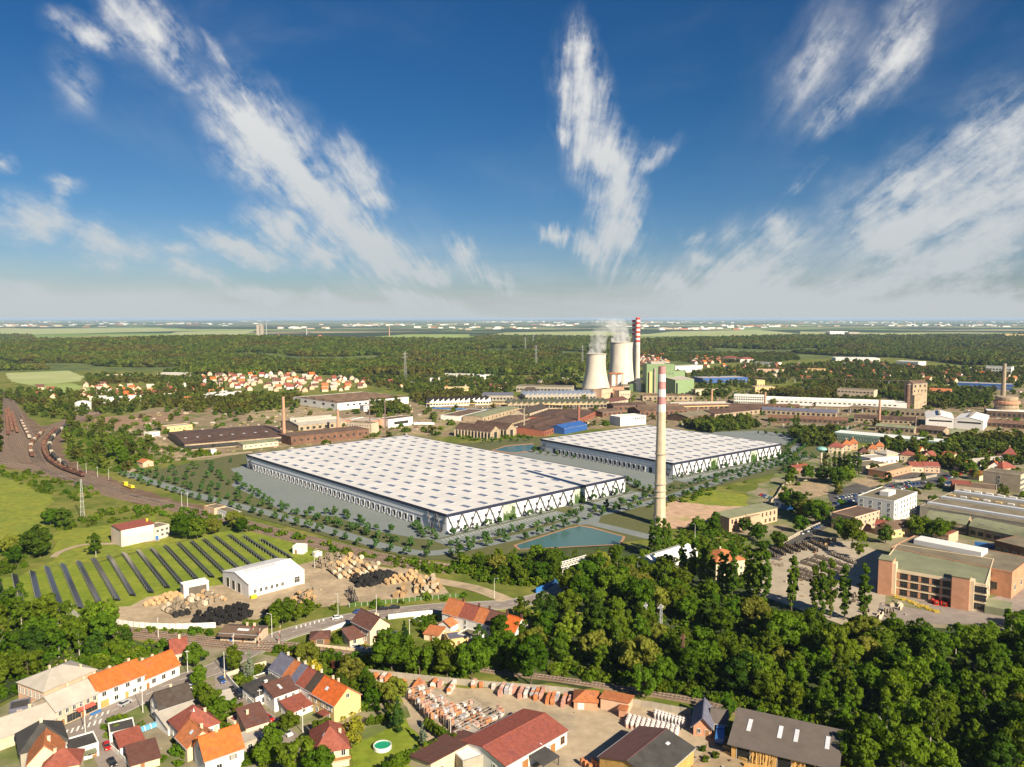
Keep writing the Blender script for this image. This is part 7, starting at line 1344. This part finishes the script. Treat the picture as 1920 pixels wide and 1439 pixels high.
for i in range(16):
    f = i/15; p = G(1672+f*85+random.uniform(-2,2), 1118+f*32+random.uniform(-1.5,1.5)); o = thing('yellow_trolley', 'yellow drum trolley in the line before the brick works', 'trolley', p, random.uniform(-1,1), 'yellow drum trolleys'); b = MB(); b.box(-.9,-.6,.3,.9,.6,.42); [b.bar((x,y,.0),(x,y,1.2),.1) for x in (-.9,.9) for y in (-.6,.6)]; b.bar((-.9,-.6,1.2),(.9,-.6,1.2),.1); b.obj('frame', 'yellowpaint', o)
for i in range(22):
    f = random.random(); p = G(1705+f*70+random.uniform(-6,6), 1116+f*24+random.uniform(-5,3)); o = thing('red_machine', 'red cable winding machine before the brick works', 'machine', p, random.uniform(0,3), 'red winding machines'); b = MB(); b.box(-.9,-.5,0,.9,.5,.5); [b.bar((x,0,.5),(x,0,1.9),.3) for x in (-.7,.7)]; b.bar((-.8,0,1.9),(.8,0,1.9),.25); b.obj('frame', 'redpaint', o); b = MB(); b.tube((-.5,0,1.2),(.5,0,1.2),.55,.55,12); b.obj('drum', 'rust', o)
# ---------------------------------------------------------------- single trees near the camera
random.seed(77)
def T(K, px, py, h, label, name='broadleaf_tree', i=None, group=None):
    base = {id(BROAD): 11., id(BIRCH): 12.5, id(POPLAR): 20.5, id(SPRUCE): 12.5, id(THUJA): 6.5, id(BUSH): 2.8, id(YOUNG): 4.7}[id(K)]
    if K is THUJA and i == 2: base = 9.3
    return tree(K, G(px, py), h/base, i, name, label, 'tree' if K is not BUSH else 'shrub', group, 1.)
for k, (px, py, h) in enumerate([(1404,1128,20),(1418,1134,21),(1435,1138,22),(1484,1148,22),(1527,1158,20),(1541,1160,22),(1557,1160,22),(1583,1163,21),(1620,1172,22)]): T(POPLAR, px, py, h*1.12, 'slender poplar before the factory drum yard, %s from the left' % ORD[k], 'poplar_tree')
for k, (px, py, h) in enumerate([(1222,1042,17),(1232,1050,20),(1243,1046,19),(1252,1042,16),(1280,1092,19),(1298,1098,18),(1315,1106,23),(1331,1112,21),(1350,1120,19),(1361,1124,18),(1373,1130,22)]): T(POPLAR, px, py, h*1.1, 'poplar between chimney foot and pink hip roof, %s from the left' % ORD[k], 'poplar_tree')
for k, (px, py, h) in enumerate([(1564,885,17),(1573,888,18),(1582,890,17),(1591,892,18),(1600,892,17),(1610,893,19),(1555,895,14)]): T(POPLAR, px, py, h, 'tall poplar of the town cluster by the mushroom tower', 'poplar_tree', group='town poplars')
for k, (px, py, h) in enumerate([(1489,806,17),(1496,806,19),(420,733,20),(415,734,17)]): T(POPLAR, px, py, h, 'pair poplar standing dark %s' % ('behind the far car park' if k < 2 else 'on the left meadow edge'), 'poplar_tree', group='pair poplars %d' % (k//2))
T(SPRUCE, 468, 1274, 10, 'blue-grey spruce beside the main road bend', 'spruce_tree', 1); T(SPRUCE, 746, 1374, 11, 'big dark spruce at the edge of the pool lawn', 'spruce_tree', 0); T(SPRUCE, 793, 1397, 6.5, 'small silver spruce at the edge of the pool lawn', 'spruce_tree', 1); T(SPRUCE, 775, 1420, 3.2, 'tiny silver spruce near the thuja hedge', 'spruce_tree', 1); T(SPRUCE, 758, 1207, 9, 'dark spruce right of the cream crossing house', 'spruce_tree', 0)
T(THUJA, 659, 1404, 9.8, 'big golden conical tree beside the round pool', 'conifer_tree', 2); T(BUSH, 590, 1266, 4.2, 'bright yellow shrub behind the diagonal row', 'shrub', 2); T(BUSH, 612, 1268, 3.6, 'light green shrub beside the bright yellow one', 'shrub', 0); T(BUSH, 628, 1262, 3.6, 'dark red shrub behind the diagonal row', 'shrub', 3)
N = [(740,1322,9,'round tree between hedge and tile racks'), (556,1452,11,'large round tree at the bottom beside the villa'), (598,1462,9,'tree at the bottom edge left of the villa'), (543,1374,7,'dense round tree beside the white hatchback'), (606,1384,6.5,'brownish round tree behind the villa'), (512,1420,8,'tree beside the lower lane'), (500,1440,7,'tree at the bottom of the lower lane'), (374,1292,7,'round street tree beside the white van'), (392,1330,8,'tree behind the mossy dark roof'), (410,1352,7,'tree in the middle gardens'), (375,1318,6,'tree right of the mossy dark roof'), (365,1252,9,'tree beside the maroon cottage'), (440,1262,8,'dark tree at the main road bend'), (575,1252,9,'slim dark tree by the railway behind the diagonal row'), (655,1282,9,'round tree at the corner of the tile yard'), (640,1300,6,'tree in the garden behind the yellow house'), (700,1325,6,'garden tree left of the big spruce'), (690,1300,6,'light tree at the tile yard corner'),
 (735,1264,13,'first leafy tree of the line along the railway'), (765,1252,11,'second leafy tree of the line along the railway'), (787,1268,12,'third leafy tree of the line along the railway'), (812,1256,11,'fourth leafy tree of the line along the railway'), (838,1270,12,'fifth leafy tree of the line along the railway'), (884,1274,12.5,'leafy tree with bare trunk behind the concrete fence'), (935,1254,12,'leafy tree right of the bare-trunk one'), (995,1284,15,'big round tree beside the railway track'), (965,1268,11,'leafy tree left of the big round railway tree'), (1210,1310,11,'round tree right of the tile shelter'), (1362,1352,7,'small tree beside the wooden hut'), (1620,1450,10,'bright leafy tree right of the timber shed'), (1590,1436,8,'leafy tree at the corner of the timber shed'),
 (530,1172,10,'round roadside tree right of the station house'), (555,1168,9,'second roadside tree right of the station house'), (510,1180,7,'small roadside tree beside the station house'), (575,1160,8,'third roadside tree near the hatched marking'), (470,1186,6,'tree behind the station house'), (75,1046,16,'big tree on the meadow left of the transformer house'), (60,1040,12,'tree beside the big meadow tree'), (180,1044,13,'airy tree in front of the transformer house'), (118,992,12,'tree on the meadow below the lattice mast'), (95,985,9,'small tree on the meadow below the lattice mast'), (350,1010,13,'tree right of the transformer annex'), (335,1002,11,'tree behind the transformer annex'), (370,1012,12,'second tree right of the transformer annex'), (400,1002,9,'tree at the end of the solar field'), (440,990,10,'dark tree below the lineside office'), (455,1000,9,'tree right of the lineside office'), (18,1040,10,'tree at the left edge above the solar field'), (30,1060,9,'second tree at the left edge above the solar field'), (220,862,17,'broad tree on the waste ground left of the warehouse'), (232,872,14,'tree beside the broad waste ground tree'),
 (1495,965,14,'big tree left of the car park'), (1512,975,13,'second big tree left of the car park'), (1480,955,12,'dark tree by the vacant lot'), (1530,985,13,'tree above the walled road'), (1545,975,12,'tree right of the vacant lot'), (1500,1000,10,'tree beside the derelict block'), (1515,905,12,'dark tree by the mushroom tower'), (1540,905,12,'tree below the town poplars'), (1570,910,13,'tree in the clump below the town poplars'), (1590,908,12,'last tree in the clump below the town poplars'), (1480,912,9,'tree by the vacant lot wall'), (1720,1008,11,'round tree before the machine works'), (1758,1014,11,'second round tree before the machine works'), (1598,1030,15,'tall tree in front of the peach workshop'), (1580,1010,11,'tree left of the peach workshop'), (1660,1020,10,'tree right of the peach workshop'), (1610,1050,14,'airy tall tree beside the drum yard'), (1460,1030,9,'tree at the head of the drum yard'), (1430,1040,8,'tree at the upper left of the drum yard'), (1780,880,11,'dark tree right of the car park'), (1800,884,12,'second dark tree right of the car park'), (1820,890,11,'third dark tree right of the car park'), (1725,872,9,'dark tree between villas'), (1830,900,8,'tree before the beige office slab'), (1395,1000,9,'tree at the foot of the derelict block'), (1340,1000,10,'tree left of the derelict block'), (1310,1000,10,'tree between chimney and derelict block'), (1420,1015,9,'tree below the derelict block')]
for px, py, h, lb in N: T(BIRCH if 'airy' in lb else BROAD, px, py, h, lb)
for x, y in scatter([(-20,1120),(40,1152),(140,1178),(240,1200),(300,1215),(210,1235),(110,1240),(80,1262),(20,1300),(-20,1320)], 6.3, tries=900): q_ = PXY([(x, y, 0)])[0]; s_ = random.uniform(.65, 1.1); bi_ = random.random() < .25; tree(BIRCH if bi_ else BROAD, (x, y), s_, None, 'broadleaf_tree', '%s tree of the left thicket, %s' % ('pale-trunked' if bi_ else ('low' if s_ < .85 else 'tall'), 'below the solar rows' if q_[1] < 1165 and q_[0] < 120 else ('beside the railway' if q_[0] > 200 else ('behind the peach hall' if q_[1] > 1215 else 'in its middle'))), 'tree', 'trees of the left thicket')
for i in range(15): f = i/14; T(THUJA, 722+f*92, 1456-f*46, random.uniform(4.4, 5.6), 'green thuja of the bushy hedge at the bottom of the pool lawn', 'thuja', 1, 'bottom thuja hedge')
for i in range(14): f = i/13; T(THUJA, 798+f*52, 1366+f*36, random.uniform(4.2, 5.2), 'green thuja of the hedge along the tile racks', 'thuja', 1, 'rack side thuja hedge')
for i in range(10): f = i/9; T(THUJA, 692+f*60, 1362-f*10, random.uniform(3.4, 4.2), 'green thuja of the upper hedge of the pool lawn', 'thuja', 1, 'upper thuja hedge')
gp = []; gr = []
for po, gp_, tr in [([(200,1362),(245,1350),(275,1362),(250,1385),(205,1390)], 2.2, 120), ([(330,1390),(370,1380),(345,1440),(300,1430)], 3, 60), ([(395,1340),(440,1320),(470,1345),(440,1375),(400,1370)], 2.6, 130), ([(430,1275),(490,1255),(490,1290),(450,1300)], 2.5, 90), ([(130,1240),(230,1225),(300,1230),(180,1262),(110,1260)], 2.6, 160), ([(590,1275),(690,1290),(690,1340),(640,1330)], 2.8, 160), ([(770,1165),(815,1160),(810,1185),(790,1195)], 2.6, 60), ([(630,1195),(650,1188),(655,1205),(630,1208)], 2, 40), ([(1320,1400),(1350,1420),(1330,1440),(1310,1425)], 2.4, 40), ([(450,1380),(500,1375),(500,1440),(460,1440)], 2.6, 90), ([(1560,1420),(1640,1440),(1640,1470),(1570,1470)], 2.6, 90)]:
    s = scatter(po, gp_, tries=tr); gp += s; gr += [random.uniform(.45, 1.0) for _ in s]
points_stuff('garden_shrubs', gp, gr, [c for c, _ in BUSH[:2]], 'low green garden shrubs between the houses', 9)
# ---------------------------------------------------------------- clutter of the works: rubble, scrap, crates and weeds, too small and many to count
random.seed(55); cb = MB()
IND = [(200,792),(300,772),(560,760),(800,758),(1080,745),(1400,740),(1920,735),(1920,846),(1800,846),(1560,818),(1480,800),(1200,796),(1000,808),(850,816),(700,826),(470,850),(300,858)]
def heap(x, y, s, mi):
    n = 7; r = [s*random.uniform(.6, 1.2) for _ in range(n)]; top = (x+random.uniform(-.2, .2)*s, y, s*random.uniform(.25, .5)); ring = [(x+r[k]*cos(6.283*k/n), y+r[k]*sin(6.283*k/n), 0) for k in range(n)]
    for k in range(n): cb.face([ring[k], ring[(k+1) % n], top], mi)
def crate(x, y, s, mi):
    a = random.uniform(0, 3); u = Vector((cos(a), sin(a), 0)); l = s*random.uniform(.5, 2.4); cb.bar(Vector((x, y, s*.3))-u*l/2, Vector((x, y, s*.3))+u*l/2, s*.8, s*.6, mi)
for po, gap, sz, tr in [(IND, 9, 2.6, 2600), ([(1400,1050),(1500,1020),(1660,1040),(1660,1170),(1500,1140)], 5, 1., 120), ([(690,1280),(1080,1315),(1180,1345),(1080,1360),(900,1320),(760,1305)], 4, .5, 160), ([(1310,1360),(1370,1390),(1560,1450),(1400,1460),(1300,1430)], 3, .8, 160), ([(600,1060),(780,1085),(830,1110),(660,1130),(480,1150),(300,1170),(200,1160)], 8, .6, 150), ([(1560,860),(1900,870),(1900,1000),(1600,990)], 12, 1.1, 260), ([(180,1300),(420,1270),(640,1340),(640,1430),(250,1430)], 6, .6, 260), ([(1650,1130),(1900,1115),(1900,1160),(1700,1160)], 4, .8, 120)]:
    for x, y in scatter(po, gap, tries=tr): (heap if random.random() < .45 else crate)(x, y, sz*random.uniform(.4, 1.3), random.choice((0, 0, 1, 2, 3, 4, 5)))
o = kind(cb.obj('works_clutter', ['dirt', 'rust', 'concrete', 'oldwall', 'metalgrey', 'brownroof']), 'stuff'); o['label'] = 'scrap heaps, crates and rubble scattered over yards and works'
s_ = scatter(IND, 17, tries=1500); points_stuff('weed_shrubs', s_, [random.uniform(.7, 2.6) for _ in s_], SCRUB, 'weeds and shrubs scattered through the old works', 12)
s_ = scatter(IND, 42, tries=400); points_stuff('works_trees', s_, [random.uniform(.6, 1.1) for _ in s_], MID, 'scattered small trees between the works halls', 13)
s_ = scatter([(1480,860),(1920,850),(1920,1000),(1600,1000),(1450,960)], 17, tries=500); points_stuff('town_shrubs', s_, [random.uniform(.7, 2.2) for _ in s_], SCRUB, 'garden shrubs between the town buildings', 14)
s_ = scatter([(1490,862),(1640,850),(1920,850),(1920,1000),(1660,1000),(1560,960)], 26, tries=400); points_stuff('town_trees', s_, [random.uniform(.55, .95) for _ in s_], MID, 'small trees between the town buildings', 15)
# ---------------------------------------------------------------- steam of the cooling towers
def vol(name, dens, col, anis=.3, noise=None):
    m = bpy.data.materials.new(name); m.use_nodes = True; t = NT(m.node_tree); m.node_tree.nodes.clear(); o = t.n('ShaderNodeOutputMaterial'); v = t.n('ShaderNodeVolumePrincipled'); v.inputs['Color'].default_value = (*col, 1); v.inputs['Anisotropy'].default_value = anis; v.inputs['Density'].default_value = dens
    if noise:
        P = t.n('ShaderNodeTexCoord').outputs['Object']; x, y, z = t.sep(P); n = t.noise(P, noise, 5, .65, .8).outputs['Fac']; d = t.step(n, .42, .62)
        t.l(t.m('MULTIPLY', t.m('MULTIPLY', d, dens), t.step(z, 0., 50., 1., .12)), v.inputs['Density'])
    t.l(v.outputs[0], o.inputs['Volume']); MATS[name] = m
vol('steam', .15, (.99,.99,1.0), .0, .055)
def plume(p, z0, r, h, lean, label, seed):
    rr = random.Random(seed); b = MB(); n = 20; rows = []
    for j in range(13):
        f = j/12; cx = lean[0]*f**1.2+rr.uniform(-2, 2)*f; cy = lean[1]*f; rad = r*(.92+.25*f-.95*max(0, f-.7))+rr.uniform(-1, 1)
        rows.append([(cx+rad*cos(2*pi*k/n)*(1+rr.uniform(-.08, .08)), cy+rad*sin(2*pi*k/n), h*f) for k in range(n)])
    b.v = [v for q in rows for v in q]
    for j in range(12):
        for k in range(n): b.f.append((j*n+k, j*n+(k+1) % n, (j+1)*n+(k+1) % n, (j+1)*n+k)); b.mi.append(0)
    b.f.append(tuple(range(n-1, -1, -1))); b.mi.append(0); b.f.append(tuple(12*n+k for k in range(n))); b.mi.append(0)
    o = kind(b.obj('steam', 'steam'), 'stuff'); o.location = (p.x, p.y, z0); o['label'] = label
plume(G(1117,733), 60, 14.5, 60, (14, 5), 'white steam rising from the nearer cooling tower', 1); plume(G(1164,724), 76, 18, 44, (-10, 5), 'white steam rising from the wider cooling tower', 2)
# ---------------------------------------------------------------- the air between
vol('air', 3.1e-5, (.50,.68,1.0), .0)
hz = MB(); hz.box(-60000, -1500, -1, 60000, 68000, 122.6); o = kind(hz.obj('haze', 'air'), 'stuff'); o['label'] = 'thin blue haze over the plain'
